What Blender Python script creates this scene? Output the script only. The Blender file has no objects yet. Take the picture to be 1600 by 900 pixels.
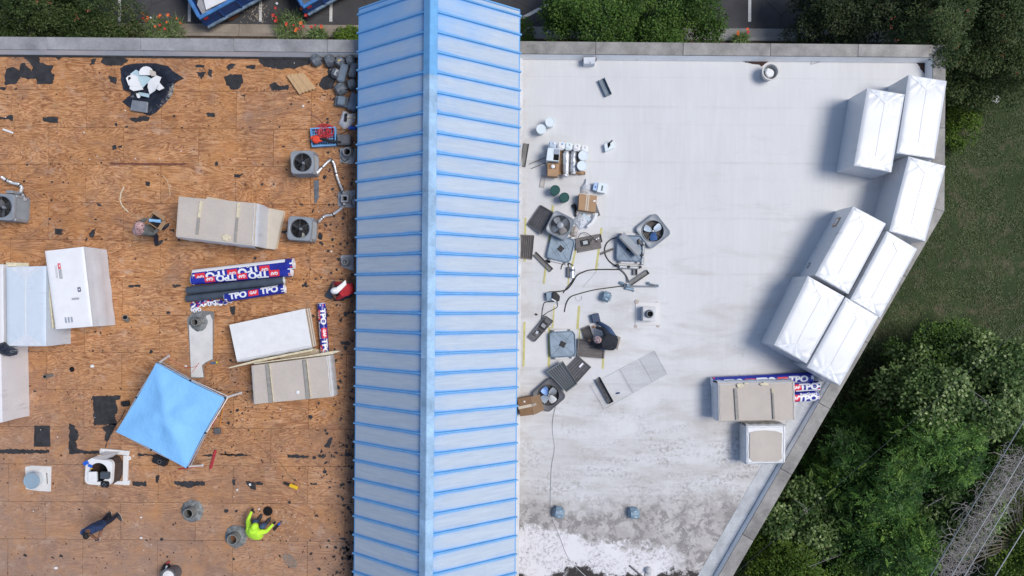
import bpy, bmesh, math, random
import numpy as np
from mathutils import Vector, Matrix
R = math.radians
rnd = random.Random(7)
sc = bpy.context.scene
C = sc.collection

# ---------------- camera, sky, sun, exposure ----------------
CAM_H = 22.5
cam_d = bpy.data.cameras.new('camera')
cam = bpy.data.objects.new('camera', cam_d); C.objects.link(cam)
cam.location = (0, 0, CAM_H); cam.rotation_euler = (0, 0, 0)
cam_d.sensor_width = 36; cam_d.lens = 24.3; cam_d.shift_y = 0.0125
cam_d.clip_start = 0.5; cam_d.clip_end = 2000
sc.camera = cam
SUN_EL, SUN_AZ = 57.0, 83.0        # azimuth clockwise from +Y (north)
world = bpy.data.worlds.new('World'); sc.world = world
world.use_nodes = True
wn = world.node_tree
bg = wn.nodes['Background']
sky = wn.nodes.new('ShaderNodeTexSky')
sky.sky_type = 'NISHITA'; sky.sun_disc = False
sky.sun_elevation = R(SUN_EL); sky.sun_rotation = R(SUN_AZ)
sky.air_density = 1.0; sky.dust_density = 1.3; sky.ozone_density = 1.0
wn.links.new(sky.outputs[0], bg.inputs[0]); bg.inputs[1].default_value = 0.12
sun_d = bpy.data.lights.new('sun', 'SUN'); sun_d.energy = 2.3; sun_d.angle = R(25)
sun_d.color = (1.0, 0.955, 0.89)
sun = bpy.data.objects.new('sun', sun_d); C.objects.link(sun)
sv = Vector((math.sin(R(SUN_AZ))*math.cos(R(SUN_EL)), math.cos(R(SUN_AZ))*math.cos(R(SUN_EL)), math.sin(R(SUN_EL))))
sun.rotation_euler = (-sv).to_track_quat('-Z', 'Y').to_euler(); sun.location = sv*60
sc.view_settings.view_transform = 'Standard'; sc.view_settings.look = 'None'
sc.view_settings.exposure = 0.18; sc.view_settings.gamma = 1.0
sc.cycles.max_bounces = 6

# ---------------- helpers ----------------
def P(px, py, z=0.0):
    """a point at height z given by where it lies in plan, 1600 px across 33.3 m of roof deck"""
    k = (CAM_H - z)/1080.0
    return Vector(((px-800)*k, (470-py)*k, z))
BR = R(-0.5)                                   # the building stands half a degree off the axes
def Bw(x, y, z=0.0):
    return Vector((x*math.cos(BR)-y*math.sin(BR), x*math.sin(BR)+y*math.cos(BR), z))

def lk(o): C.objects.link(o); return o
def tag(o, label=None, cat=None, group=None, kind=None):
    if label: o['label'] = label
    if cat: o['category'] = cat
    if group: o['group'] = group
    if kind: o['kind'] = kind
    return o
def thing(name, label, cat, loc=(0, 0, 0), group=None, rz=0):
    o = lk(bpy.data.objects.new(name, None)); o.location = loc; o.rotation_euler = (0, 0, rz)
    o.empty_display_size = .2
    return tag(o, label, cat, group)
def wpos(o):
    v = Vector(o.location)
    while o.parent: o = o.parent; v += Vector(o.location)
    return v

class MB:
    def __init__(s): s.v = []; s.f = []; s.m = []; s.uv = {}
    def add(s, vs, fs, mi=0, uvs=None):
        b = len(s.v); s.v += [tuple(v) for v in vs]
        for i, f in enumerate(fs):
            if uvs: s.uv[len(s.f)] = uvs[i]
            s.f.append([b+j for j in f]); s.m.append(mi)
        return s
    def hexa(s, lo, hi, mi=0):
        """solid between two loops of equal length"""
        n = len(lo); vs = list(lo)+list(hi)
        fs = [list(range(n))[::-1], list(range(n, 2*n))]
        fs += [[i, (i+1) % n, n+(i+1) % n, n+i] for i in range(n)]
        return s.add(vs, fs, mi)
    def prism(s, pts, z0, z1, mi=0):
        a = sum(pts[i][0]*pts[(i+1) % len(pts)][1]-pts[(i+1) % len(pts)][0]*pts[i][1] for i in range(len(pts)))
        if a < 0: pts = pts[::-1]
        return s.hexa([(p[0], p[1], z0) for p in pts], [(p[0], p[1], z1) for p in pts], mi)
    def box(s, c, size, rz=0, mi=0, tilt=None):
        """c = centre of the underside"""
        x, y, z = size[0]/2, size[1]/2, size[2]
        M = Matrix.Rotation(rz, 3, 'Z')
        if tilt: M = M @ Matrix.Rotation(tilt[0], 3, 'X') @ Matrix.Rotation(tilt[1], 3, 'Y')
        c = Vector(c)
        lo = [c+M @ Vector(q) for q in ((-x, -y, 0), (x, -y, 0), (x, y, 0), (-x, y, 0))]
        hi = [c+M @ Vector(q) for q in ((-x, -y, z), (x, -y, z), (x, y, z), (-x, y, z))]
        return s.hexa(lo, hi, mi)
    def bar(s, a, b, w, h, mi=0):
        a, b = Vector(a), Vector(b); d = (b-a).normalized()
        up = Vector((0, 0, 1)) if abs(d.z) < .95 else Vector((0, 1, 0))
        sd = d.cross(up).normalized(); up = sd.cross(d)
        q = [sd*(-w/2), sd*(w/2), sd*(w/2)+up*h, sd*(-w/2)+up*h]
        return s.hexa([a+t for t in q][::-1], [b+t for t in q][::-1], mi)
    def tube(s, path, r, n=6, mi=0):
        path = [Vector(p) for p in path]; rs = r if isinstance(r, (list, tuple)) else [r]*len(path)
        rings = []
        for i, p in enumerate(path):
            d = (path[min(i+1, len(path)-1)]-path[max(i-1, 0)])
            d = d.normalized() if d.length > 1e-9 else Vector((0, 0, 1))
            up = Vector((0, 0, 1)) if abs(d.z) < .9 else Vector((0, 1, 0))
            a = d.cross(up).normalized(); b = a.cross(d)
            rings.append([p+(a*math.cos(t)+b*math.sin(t))*rs[i] for t in [2*math.pi*k/n for k in range(n)]])
        vs = [v for q in rings for v in q]; fs = []
        for i in range(len(rings)-1):
            for k in range(n):
                fs.append([i*n+k, i*n+(k+1) % n, (i+1)*n+(k+1) % n, (i+1)*n+k])
        fs.append(list(range(n))[::-1]); fs.append([(len(rings)-1)*n+k for k in range(n)])
        return s.add(vs, fs, mi)
    def lathe(s, c, prof, n=24, mi=0, cap0=True, cap1=True, axis=None, sx=1):
        c = Vector(c); vs = []
        M = Vector((0, 0, 1)).rotation_difference(Vector(axis)).to_matrix() if axis else Matrix.Identity(3)
        for r, z in prof:
            vs += [c+M @ Vector((sx*r*math.cos(2*math.pi*k/n), r*math.sin(2*math.pi*k/n), z)) for k in range(n)]
        fs = [[i*n+k, i*n+(k+1) % n, (i+1)*n+(k+1) % n, (i+1)*n+k] for i in range(len(prof)-1) for k in range(n)]
        if cap0: fs.append(list(range(n))[::-1])
        if cap1: fs.append([(len(prof)-1)*n+k for k in range(n)])
        return s.add(vs, fs, mi)
    def loops(s, Ls, mi=0, cap0=False, cap1=False):
        n = len(Ls[0]); vs = [v for L in Ls for v in L]
        fs = [[i*n+k, i*n+(k+1) % n, (i+1)*n+(k+1) % n, (i+1)*n+k] for i in range(len(Ls)-1) for k in range(n)]
        if cap0: fs.append(list(range(n))[::-1])
        if cap1: fs.append([(len(Ls)-1)*n+k for k in range(n)])
        return s.add(vs, fs, mi)
    def build(s, name, mats, parent=None, smooth=False, bevel=0, origin=None, seg=1, sharp=35):
        if not isinstance(mats, (list, tuple)): mats = [mats]
        if parent is not None: off = wpos(parent)
        elif origin is not None: off = Vector(origin)
        else:
            a = np.array(s.v); off = Vector(((a[:, 0].min()+a[:, 0].max())/2, (a[:, 1].min()+a[:, 1].max())/2, a[:, 2].min()))
        me = bpy.data.meshes.new(name)
        me.from_pydata([(v[0]-off.x, v[1]-off.y, v[2]-off.z) for v in s.v], [], s.f)
        for m in mats: me.materials.append(m)
        if len(mats) > 1: me.polygons.foreach_set('material_index', s.m)
        if s.uv:
            ul = me.uv_layers.new(name='UVMap')
            for fi, uv in s.uv.items():
                p = me.polygons[fi]
                for k, li in enumerate(p.loop_indices): ul.data[li].uv = uv[k]
        if bevel or smooth:
            bm = bmesh.new(); bm.from_mesh(me)
            if bevel:
                es = [e for e in bm.edges if len(e.link_faces) == 2 and e.calc_face_angle(0) > R(30)]
                bmesh.ops.bevel(bm, geom=es, offset=bevel, segments=seg, affect='EDGES', clamp_overlap=True)
            if smooth:
                for f in bm.faces: f.smooth = True
                for e in bm.edges:
                    if len(e.link_faces) == 2 and e.calc_face_angle(0) > R(sharp): e.smooth = False
            bm.to_mesh(me); bm.free()
        me.update()
        o = lk(bpy.data.objects.new(name, me))
        if parent is not None: o.parent = parent
        else: o.location = off
        return o
def copy_tree(o, parent=None):
    c = o.copy(); C.objects.link(c)
    if parent is not None: c.parent = parent
    for ch in [x for x in list(o.children)]: copy_tree(ch, c)
    return c
def part(o, parent, loc=(0, 0, 0), rz=0):
    o.parent = parent; o.location = loc; o.rotation_euler = (0, 0, rz); return o

# ---------------- materials ----------------
class NT:
    def __init__(s, name):
        s.m = bpy.data.materials.new(name); s.m.use_nodes = True
        s.t = s.m.node_tree; s.n = s.t.nodes; s.b = s.n['Principled BSDF']
    def new(s, typ, **kw):
        n = s.n.new(typ)
        for k, v in kw.items():
            if k.startswith('i_'): n.inputs[int(k[2:])].default_value = v
            elif k == 'ins':
                for a, b in v.items(): n.inputs[a].default_value = b
            else: setattr(n, k, v)
        return n
    def l(s, a, b): s.t.links.new(a, b)
    def coord(s, kind='Object', scale=(1, 1, 1), rand=False):
        if kind == 'World': src = s.new('ShaderNodeNewGeometry').outputs['Position']
        else: src = s.new('ShaderNodeTexCoord').outputs[kind]
        if rand:
            oi = s.new('ShaderNodeObjectInfo'); mu = s.new('ShaderNodeVectorMath', operation='MULTIPLY')
            mu.inputs[1].default_value = (91.7, 57.3, 33.1)
            cb = s.new('ShaderNodeCombineXYZ')
            for i in range(3): s.l(oi.outputs['Random'], cb.inputs[i])
            s.l(cb.outputs[0], mu.inputs[0])
            ad = s.new('ShaderNodeVectorMath', operation='ADD'); s.l(src, ad.inputs[0]); s.l(mu.outputs[0], ad.inputs[1]); src = ad.outputs[0]
        if scale != (1, 1, 1):
            mp = s.new('ShaderNodeMapping'); mp.inputs['Scale'].default_value = scale; s.l(src, mp.inputs[0]); src = mp.outputs[0]
        return src
    def noise(s, vec, scale, detail=5, rough=.55, dist=0):
        n = s.new('ShaderNodeTexNoise'); s.l(vec, n.inputs['Vector'])
        n.inputs['Scale'].default_value = scale; n.inputs['Detail'].default_value = detail
        n.inputs['Roughness'].default_value = rough; n.inputs['Distortion'].default_value = dist
        return n.outputs['Fac']
    def ramp(s, fac, stops, interp='LINEAR'):
        r = s.new('ShaderNodeValToRGB'); r.color_ramp.interpolation = interp
        el = r.color_ramp.elements
        while len(el) < len(stops): el.new(.5)
        for e, (p, c) in zip(el, stops):
            e.position = p; e.color = (c, c, c, 1) if isinstance(c, (int, float)) else (*c, 1)
        s.l(fac, r.inputs[0]); return r.outputs[0]
    def mix(s, fac, a, b, mode='MIX'):
        m = s.new('ShaderNodeMix', data_type='RGBA', blend_type=mode)
        for sock, v in ((m.inputs[0], fac), (m.inputs[6], a), (m.inputs[7], b)):
            if isinstance(v, (int, float)): sock.default_value = v
            elif isinstance(v, tuple): sock.default_value = (*v, 1)
            else: s.l(v, sock)
        return m.outputs[2]
    def math(s, op, a, b=None):
        m = s.new('ShaderNodeMath', operation=op)
        for i, v in enumerate((a, b)):
            if v is None: continue
            if isinstance(v, (int, float)): m.inputs[i].default_value = v
            else: s.l(v, m.inputs[i])
        return m.outputs[0]
    def sep(s, vec):
        x = s.new('ShaderNodeSeparateXYZ'); s.l(vec, x.inputs[0]); return x.outputs
    def bump(s, h, strength=.3, dist=.02):
        b = s.new('ShaderNodeBump'); b.inputs['Strength'].default_value = strength; b.inputs['Distance'].default_value = dist
        s.l(h, b.inputs['Height']); s.l(b.outputs[0], s.b.inputs['Normal'])
    def out(s, col, rough=.6, metal=0, spec=.5):
        if isinstance(col, tuple): s.b.inputs['Base Color'].default_value = (*col, 1)
        else: s.l(col, s.b.inputs['Base Color'])
        if isinstance(rough, (int, float)): s.b.inputs['Roughness'].default_value = rough
        else: s.l(rough, s.b.inputs['Roughness'])
        s.b.inputs['Metallic'].default_value = metal
        s.b.inputs['Specular IOR Level'].default_value = spec
        return s.m
MC = {}
def M(name, col, rough=.6, metal=0, var=.15, vs=3., bump=0., bs=30., col2=None, spec=.5, stretch=(1, 1, 1), bd=.01):
    if name in MC: return MC[name]
    t = NT(name); v = t.coord('Object', stretch, rand=True)
    n = t.noise(v, vs, 6, .6)
    a = tuple(max(0, c*(1-var)) for c in col); b = col2 or tuple(min(1, c*(1+var)) for c in col)
    c = t.ramp(n, [(.3, a), (.7, b)])
    n2 = t.noise(v, vs*9, 4, .6)
    c = t.mix(.35, c, t.ramp(n2, [(.3, max(.5, 1-2.6*var)), (.7, 1.0)]), 'MULTIPLY') if var > .05 else c
    if bump: t.bump(t.noise(v, bs, 4, .6), bump, bd)
    MC[name] = t.out(c, rough, metal, spec); return MC[name]

def m_plywood():
    t = NT('weathered_plywood'); oi = t.new('ShaderNodeObjectInfo')
    v = t.coord('Object', (1, 1, 1), rand=True)
    vs_ = t.new('ShaderNodeMapping'); vs_.inputs['Scale'].default_value = (.42, 1.8, 1); t.l(v, vs_.inputs[0]); vx = vs_.outputs[0]
    big = t.noise(vx, 1.0, 4, .55, .9)
    wv = t.math('MULTIPLY', big, 30.0); fr = t.math('PINGPONG', wv, 1.0)          # rotary-cut cathedral grain
    fine = t.noise(vx, 17, 7, .8, 1.6)
    g = t.math('ADD', t.math('MULTIPLY', fr, .45), t.math('MULTIPLY', fine, .75))
    col = t.ramp(g, [(.20, (.145, .052, .026)), (.38, (.365, .160, .073)), (.58, (.555, .277, .130)), (.88, (.72, .415, .22))])
    # thin dark grain checks running along the sheet
    cs = t.new('ShaderNodeMapping'); cs.inputs['Scale'].default_value = (2.2, 18, 1); t.l(v, cs.inputs[0])
    ck = t.noise(cs.outputs[0], 2.6, 6, .75, .7)
    col = t.mix(t.ramp(ck, [(.53, 0.), (.62, .8)]), col, (.15, .062, .036))
    col = t.mix(.85, col, t.ramp(t.noise(v, 2.3, 7, .72), [(.3, .55), (.62, 1.)]), 'MULTIPLY')
    # knots
    kn = t.new('ShaderNodeTexVoronoi', feature='F1'); kn.inputs['Scale'].default_value = 2.2; t.l(vx, kn.inputs['Vector'])
    col = t.mix(t.ramp(kn.outputs['Distance'], [(.02, .8), (.06, 0.)]), col, (.2, .085, .04))
    # per sheet shade
    col = t.mix(.55, col, t.ramp(oi.outputs['Random'], [(0, (.70, .62, .55)), (.5, (.93, .88, .82)), (1, (1., 1., 1.))]), 'MULTIPLY')
    w = t.coord('World'); xyz = t.sep(w)
    # weathering: grey bloom toward the south west, rusty patches, pale footprints
    wn1 = t.noise(w, .22, 5, .6)
    s1 = t.math('SUBTRACT', t.math('MULTIPLY', xyz['Y'], -.085), .25)
    s2 = t.math('MULTIPLY', t.math('ADD', xyz['X'], 8.5), -.03)
    gm = t.math('ADD', t.math('ADD', s1, s2), t.math('SUBTRACT', wn1, .5))
    col = t.mix(t.ramp(gm, [(.0, 0.), (.7, .78)]), col, (.30, .215, .175))
    wn2 = t.noise(w, .9, 5, .65)
    col = t.mix(t.ramp(wn2, [(.46, 0.), (.70, .5)]), col, (.53, .245, .085))
    wn3 = t.noise(w, 1.7, 6, .7)
    col = t.mix(t.ramp(wn3, [(.56, 0.), (.76, .5)]), col, (.62, .49, .40))
    wn4 = t.noise(w, .55, 6, .75, .5)
    col = t.mix(t.ramp(wn4, [(.50, 0.), (.66, .6)]), col, (.25, .145, .10))
    # tar and dirt residue along the foot of the metal roof, eave shade painted in
    tar_and_shade = t.math('ADD', t.math('MULTIPLY', t.math('ADD', xyz['X'], 6.15), .75), t.math('MULTIPLY', t.math('SUBTRACT', t.noise(w, 1.4, 6, .75), .5), 1.7))
    col = t.mix(t.ramp(tar_and_shade, [(.0, 0.), (.9, .72)]), col, (.095, .07, .062))
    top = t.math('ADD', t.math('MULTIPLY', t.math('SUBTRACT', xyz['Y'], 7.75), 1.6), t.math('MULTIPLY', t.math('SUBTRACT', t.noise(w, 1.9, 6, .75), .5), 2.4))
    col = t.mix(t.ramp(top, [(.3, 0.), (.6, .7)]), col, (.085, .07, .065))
    # small dark stains
    vo = t.new('ShaderNodeTexVoronoi', feature='F1'); vo.inputs['Scale'].default_value = 3.1; t.l(w, vo.inputs['Vector'])
    ds = t.math('ADD', vo.outputs['Distance'], t.math('MULTIPLY', t.noise(w, 14, 3), .14))
    col = t.mix(t.ramp(ds, [(.13, .8), (.17, 0.)]), col, (.14, .055, .035))
    # nail heads rows every 40 cm
    t.bump(t.math('ADD', t.math('MULTIPLY', fine, .5), t.math('MULTIPLY', ck, .6)), .35, .012)
    return t.out(col, .85, 0, .25)
def m_membrane():
    t = NT('white_roof_membrane'); w = t.coord('World'); xyz = t.sep(w)
    ws = t.new('ShaderNodeMapping'); ws.inputs['Scale'].default_value = (1, .45, 1); t.l(w, ws.inputs[0])
    n1 = t.noise(ws.outputs[0], .35, 6, .6)
    col = t.ramp(n1, [(.3, (.575, .572, .575)), (.7, (.655, .657, .66))])
    we = t.new('ShaderNodeMapping'); we.inputs['Scale'].default_value = (6, .5, 1); t.l(w, we.inputs[0])
    nb = t.noise(we.outputs[0], 1.2, 5, .7)                      # brushed-on coating streaks
    col = t.mix(t.ramp(nb, [(.45, 0.), (.7, .25)]), col, (.74, .75, .76))
    # ponding dirt in horizontal bands
    wh = t.new('ShaderNodeMapping'); wh.inputs['Scale'].default_value = (.5, 1.9, 1); t.l(w, wh.inputs[0])
    nd = t.noise(wh.outputs[0], .8, 7, .68, .4)
    dirty = t.math('ADD', nd, t.math('ADD', t.math('MULTIPLY', xyz['Y'], -.016), t.math('MULTIPLY', t.math('ABSOLUTE', t.math('SUBTRACT', xyz['X'], 2.0)), -.004)))
    col = t.mix(t.ramp(dirty, [(.48, 0.), (.70, .55)]), col, (.40, .365, .34))
    # west strip along the metal roof
    ed = t.math('ADD', t.math('MULTIPLY', t.math('SUBTRACT', .95, xyz['X']), .9), t.math('MULTIPLY', t.math('SUBTRACT', t.noise(w, 2.6, 6, .75), .5), 2.4))
    col = t.mix(t.ramp(ed, [(.35, 0.), (1.0, .6)]), col, (.47, .42, .375))
    lapy = t.math('FRACT', t.math('MULTIPLY', t.math('ADD', t.math('ADD', xyz['Y'], t.math('MULTIPLY', xyz['X'], .0088)), 200-.29), 1/1.808))
    lp = t.math('MULTIPLY', t.ramp(lapy, [(.93, 0.), (.975, 1.), (.985, 1.), (1., .0)]), t.ramp(t.noise(wh.outputs[0], 1.6, 6, .7), [(.38, .0), (.62, .3)]))
    col = t.mix(lp, col, (.40, .36, .34))
    # speckled grime
    sp = t.noise(w, 9, 6, .8); sm = t.noise(w, .75, 5, .65)
    south = t.math('ADD', t.math('MULTIPLY', t.math('ADD', xyz['Y'], 2.6), -.085), t.math('SUBTRACT', sm, .5))
    east = t.math('MULTIPLY', t.math('SUBTRACT', xyz['X'], 3.2), .02)
    gr = t.math('ADD', south, east)
    gsp = t.math('MULTIPLY', t.ramp(gr, [(.05, 0.), (.36, 1.)]), t.math('MULTIPLY', t.ramp(sp, [(.46, 0.), (.60, .9)]), t.ramp(t.noise(wh.outputs[0], 1.5, 6, .7), [(.42, .0), (.56, 1.)])))
    col = t.mix(gsp, col, (.26, .235, .22))
    # grey film before the drain edge, then flaky white residue and black ponding silt
    yy = t.math('MULTIPLY', xyz['Y'], -1.0)
    wob = t.math('MULTIPLY', t.math('SUBTRACT', t.noise(w, .55, 6, .6), .5), 2.2)
    yw = t.math('ADD', t.math('ADD', yy, wob), t.math('MULTIPLY', t.math('SUBTRACT', t.noise(w, 3.5, 6, .75), .5), 1.1))
    xw = t.math('ADD', xyz['X'], t.math('MULTIPLY', wob, .9))
    film = t.ramp(t.math('MULTIPLY', yw, .1), [(.62, 0.), (.70, .85)])
    col = t.mix(film, col, t.mix(t.ramp(t.noise(w, 2.6, 10, .8, .4), [(.47, 0.), (.54, 1.)]), t.mix(t.ramp(t.noise(w, 1.1, 6, .7), [(.42, 0.), (.6, 1.)]), (.52, .49, .475), (.36, .335, .32)), (.205, .19, .18)))
    wh2 = t.math('MULTIPLY', t.ramp(t.math('MULTIPLY', t.math('ADD', yw, t.math('MULTIPLY', xw, -.12)), .1), [(.735, 0.), (.75, 1.)]), t.ramp(t.math('MULTIPLY', xw, .1), [(.50, 1.), (.56, 0.)]))
    flk = t.mix(t.ramp(sp, [(.40, 1.), (.52, 0.)]), (.72, .70, .715), (.27, .255, .26))
    flk = t.mix(t.ramp(t.noise(w, 1.3, 5, .6), [(.40, 0.), (.62, 1.)]), flk, (.74, .72, .735))
    col = t.mix(wh2, col, flk)
    blk = t.ramp(t.math('ADD', t.math('MULTIPLY', yw, .1), t.math('MULTIPLY', t.noise(w, 5, 5, .7), .05)), [(.895, 0.), (.91, 1.)])
    col = t.mix(blk, col, (.035, .028, .026))
    t.bump(t.noise(w, 22, 5, .6), .12, .01)
    return t.out(col, .55, 0, .35)
def m_panel():
    t = NT('chalky_blue_roof_paint'); uv = t.coord('UV'); x = t.sep(uv); oi = t.new('ShaderNodeObjectInfo')
    u = t.math('SUBTRACT', .5, t.math('ABSOLUTE', t.math('SUBTRACT', x['X'], .5)))     # 0 at the seams
    v = t.math('MULTIPLY', t.math('SUBTRACT', 1.0, x['Y']), 4.6)                         # 0 at the ridge
    v2 = t.math('MULTIPLY', x['Y'], 4.6)
    o = t.coord('Object', (1, 1, 1), rand=True)
    w = t.math('MULTIPLY', t.math('SUBTRACT', t.noise(o, 2.2, 5, .6), .5), .22)
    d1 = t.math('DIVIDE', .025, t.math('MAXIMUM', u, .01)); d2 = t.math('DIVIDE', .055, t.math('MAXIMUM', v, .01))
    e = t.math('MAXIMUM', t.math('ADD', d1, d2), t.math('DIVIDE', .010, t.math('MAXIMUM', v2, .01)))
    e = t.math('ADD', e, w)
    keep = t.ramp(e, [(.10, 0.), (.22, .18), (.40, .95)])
    st = t.new('ShaderNodeMapping'); st.inputs['Scale'].default_value = (.5, 9, 1); t.l(o, st.inputs[0])
    n = t.noise(st.outputs[0], 1.6, 6, .65)
    wp = t.coord('World'); wx = t.sep(wp)
    col = t.ramp(n, [(.3, (.385, .455, .55)), (.7, (.48, .55, .63))])
    north = t.math('ADD', t.math('MULTIPLY', t.math('SUBTRACT', wx['Y'], 3.5), .1), t.math('MULTIPLY', t.math('SUBTRACT', t.noise(wp, .45, 5, .6), .5), 1.6))
    west = t.math('MULTIPLY', t.math('ADD', wx['X'], 2.2), -.12)
    col = t.mix(t.ramp(t.math('ADD', north, west), [(.15, 0.), (.85, .8)]), col, (.17, .40, .76))
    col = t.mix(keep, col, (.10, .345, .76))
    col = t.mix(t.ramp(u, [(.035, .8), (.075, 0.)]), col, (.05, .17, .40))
    spt = t.noise(wp, 3.5, 6, .8); col = t.mix(t.ramp(spt, [(.58, 0.), (.75, .3)]), col, (.26, .33, .42))
    col = t.mix(.25, col, t.ramp(oi.outputs['Random'], [(0, .82), (1, 1.)]), 'MULTIPLY')
    t.bump(n, .08, .01)
    return t.out(col, .5, 0, .35)
def m_asphalt():
    t = NT('old_asphalt'); w = t.coord('World')
    c = t.ramp(t.noise(w, .6, 6, .6), [(.3, (.045, .045, .05)), (.7, (.085, .085, .09))])
    c = t.mix(t.ramp(t.noise(w, 45, 3, .7), [(.62, 0.), (.75, .6)]), c, (.2, .2, .2))
    wv = t.new('ShaderNodeTexVoronoi', feature='DISTANCE_TO_EDGE'); wv.inputs['Scale'].default_value = .7; t.l(w, wv.inputs['Vector'])
    c = t.mix(t.ramp(wv.outputs['Distance'], [(.0, .7), (.012, 0.)]), c, (.02, .02, .022))
    t.bump(t.noise(w, 60, 3), .3, .01)
    return t.out(c, .9, 0, .2)
def m_grass():
    t = NT('rough_lawn'); w = t.coord('World')
    c = t.ramp(t.noise(w, .5, 6, .65), [(.25, (.034, .050, .022)), (.5, (.054, .080, .033)), (.75, (.078, .112, .044))])
    c = t.mix(t.ramp(t.noise(w, 1.1, 7, .7, .3), [(.50, 0.), (.66, .85)]), c, (.185, .15, .105))
    c = t.mix(.6, c, t.ramp(t.noise(w, 22, 5, .75), [(.3, .55), (.7, 1.)]), 'MULTIPLY')
    t.bump(t.noise(w, 18, 5, .7), .8, .08)
    return t.out(c, .95, 0, .15)
def m_leaf(name, cols, rough=.5, sub=0):
    """cols: list of (pos, colour) read off a per-leaf tint"""
    t = NT(name); a = t.new('ShaderNodeAttribute', attribute_name='tint')
    w = t.coord('World'); n = t.noise(w, .8, 3, .6)
    f = t.math('ADD', t.math('MULTIPLY', a.outputs['Fac'], .80), t.math('MULTIPLY', n, .28))
    c = t.ramp(f, cols)
    m = t.out(c, rough, 0, .2)
    tr = t.new('ShaderNodeBsdfTranslucent'); t.l(c, tr.inputs[0])
    mx = t.new('ShaderNodeMixShader'); mx.inputs[0].default_value = .22
    t.l(t.b.outputs[0], mx.inputs[1]); t.l(tr.outputs[0], mx.inputs[2]); t.l(mx.outputs[0], t.n['Material Output'].inputs[0])
    return m
def m_wrap(name, col, crease=1.0, tint2=None, trans=0):
    t = NT(name); o = t.coord('Object', (1, 1, 1), rand=True)
    n = t.noise(o, 2.5, 5, .6, .6)
    c = t.ramp(n, [(.3, tuple(k*.95 for k in col)), (.7, col)])
    st = t.new('ShaderNodeMapping'); st.inputs['Scale'].default_value = (1.2, 5, 1.2); t.l(o, st.inputs[0])
    g = t.noise(st.outputs[0], 1.3, 5, .7); g2 = t.noise(o, .8, 2, .5)
    sm = t.math('MULTIPLY', t.ramp(g, [(.54, 0.), (.66, .55)]), t.ramp(g2, [(.50, 0.), (.56, 1.)]))
    c = t.mix(sm, c, (.42, .42, .44))                                    # print of the boards' ink and scuffs
    rd = t.new('ShaderNodeMapping'); rd.inputs['Scale'].default_value = (7, 2, 3); t.l(o, rd.inputs[0])
    t.bump(t.math('ADD', t.noise(rd.outputs[0], 1.6, 6, .65, 1.8), t.math('MULTIPLY', n, 1.5)), .2*crease, .03)
    return t.out(c, .3, 0, .5)
m_ply = m_plywood(); m_mem = m_membrane(); m_pan = m_panel(); m_asp = m_asphalt(); m_grs = m_grass()
m_rib = M('blue_seam_paint', (.145, .385, .70), .42, 0, .12, 3, spec=.5)
m_cope = M('grey_coping_metal', (.30, .30, .31), .6, 0, .28, 1.3, .15, 20, col2=(.40, .40, .405), stretch=(1, 1, 1))
m_copeE = M('grey_coping_metal_east', (.27, .255, .24), .65, 0, .3, 1.6, .15, 20, col2=(.42, .40, .375))
m_flash = M('white_edge_flashing', (.62, .62, .63), .5, 0, .15, 2)
m_stucco = M('beige_stucco', (.42, .38, .33), .9, 0, .1, 2, .3, 60)
m_felt = M('black_roofing_felt', (.030, .030, .034), .85, 0, .5, 5, .5, 40)
m_felt2 = M('brown_stain_strip', (.17, .06, .04), .9, 0, .3, 6)
m_conc = M('stained_concrete', (.30, .25, .20), .9, 0, .22, 1.2, .3, 50, col2=(.36, .31, .26))
m_concg = M('grey_concrete', (.27, .265, .26), .9, 0, .2, 1.2, .3, 50)
m_soil = M('mulch_soil', (.12, .085, .06), .95, 0, .5, 5, .8, 40, bd=.04)
m_line = M('white_road_paint', (.62, .62, .61), .8, 0, .2, 12, .2, 60)
m_bark = M('grey_bark', (.16, .13, .10), .9, 0, .3, 6, .6, 30)
m_white = M('white_paint', (.78, .78, .78), .5, 0, .06, 4)
m_wrapW = m_wrap('white_shrink_wrap', (.635, .655, .69), .12)
m_wrapB = m_wrap('bluish_film_wrap', (.61, .68, .76), .5)
m_wrapG = m_wrap('greyish_film_wrap', (.72, .715, .73), .6)
m_fold = M('clear_film_fold', (.68, .71, .76), .28, 0, .06, 3, .3, 14, spec=.6)
m_tan = M('tan_facer_board', (.53, .47, .415), .8, 0, .07, 1.5)
m_edge = M('foam_board_edge', (.66, .55, .40), .85, 0, .15, 12, stretch=(1, 1, 14))
m_cream = M('cream_foam_strip', (.72, .64, .46), .8, 0, .2, 9, .4, 30)
m_seam = M('wrap_seam_shadow', (.46, .48, .52), .5, 0, .1, 4)
m_gal = M('galvanised_sheet', (.36, .38, .40), .42, .55, .2, 4, .1, 10)
m_galD = M('dark_dusty_galvanised', (.17, .19, .215), .5, .4, .35, 5, .3, 12)
m_vent = M('blue_grey_vent_cap', (.26, .36, .44), .5, .25, .2, 5)
m_acg = M('grey_enamel_cabinet', (.29, .315, .345), .45, .1, .12, 4)
m_acd = M('dark_grey_louver', (.14, .14, .15), .6, .2, .25, 6, .2, 30)
m_acb = M('bluish_grey_base_pan', (.27, .34, .41), .45, .2, .15, 4)
m_brn = M('brown_grey_louver', (.165, .15, .145), .6, .15, .2, 6)
m_blk = M('black_plastic', (.015, .015, .018), .5, 0, .3, 6)
m_blkf = M('black_film', (.018, .021, .034), .28, 0, .4, 3, .9, 5, spec=.6, bd=.05)
m_hole = M('black_void', (.004, .004, .004), 1, 0, 0)
m_alu = M('aluminium', (.72, .76, .80), .3, .6, .1, 6)
m_blade = M('pale_metal_blade', (.62, .70, .78), .3, .35, .15, 5)
m_bladB = M('blue_metal_blade', (.10, .21, .46), .35, .2, .1, 5)
m_card = M('cardboard', (.42, .26, .145), .85, 0, .1, 4)
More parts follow.
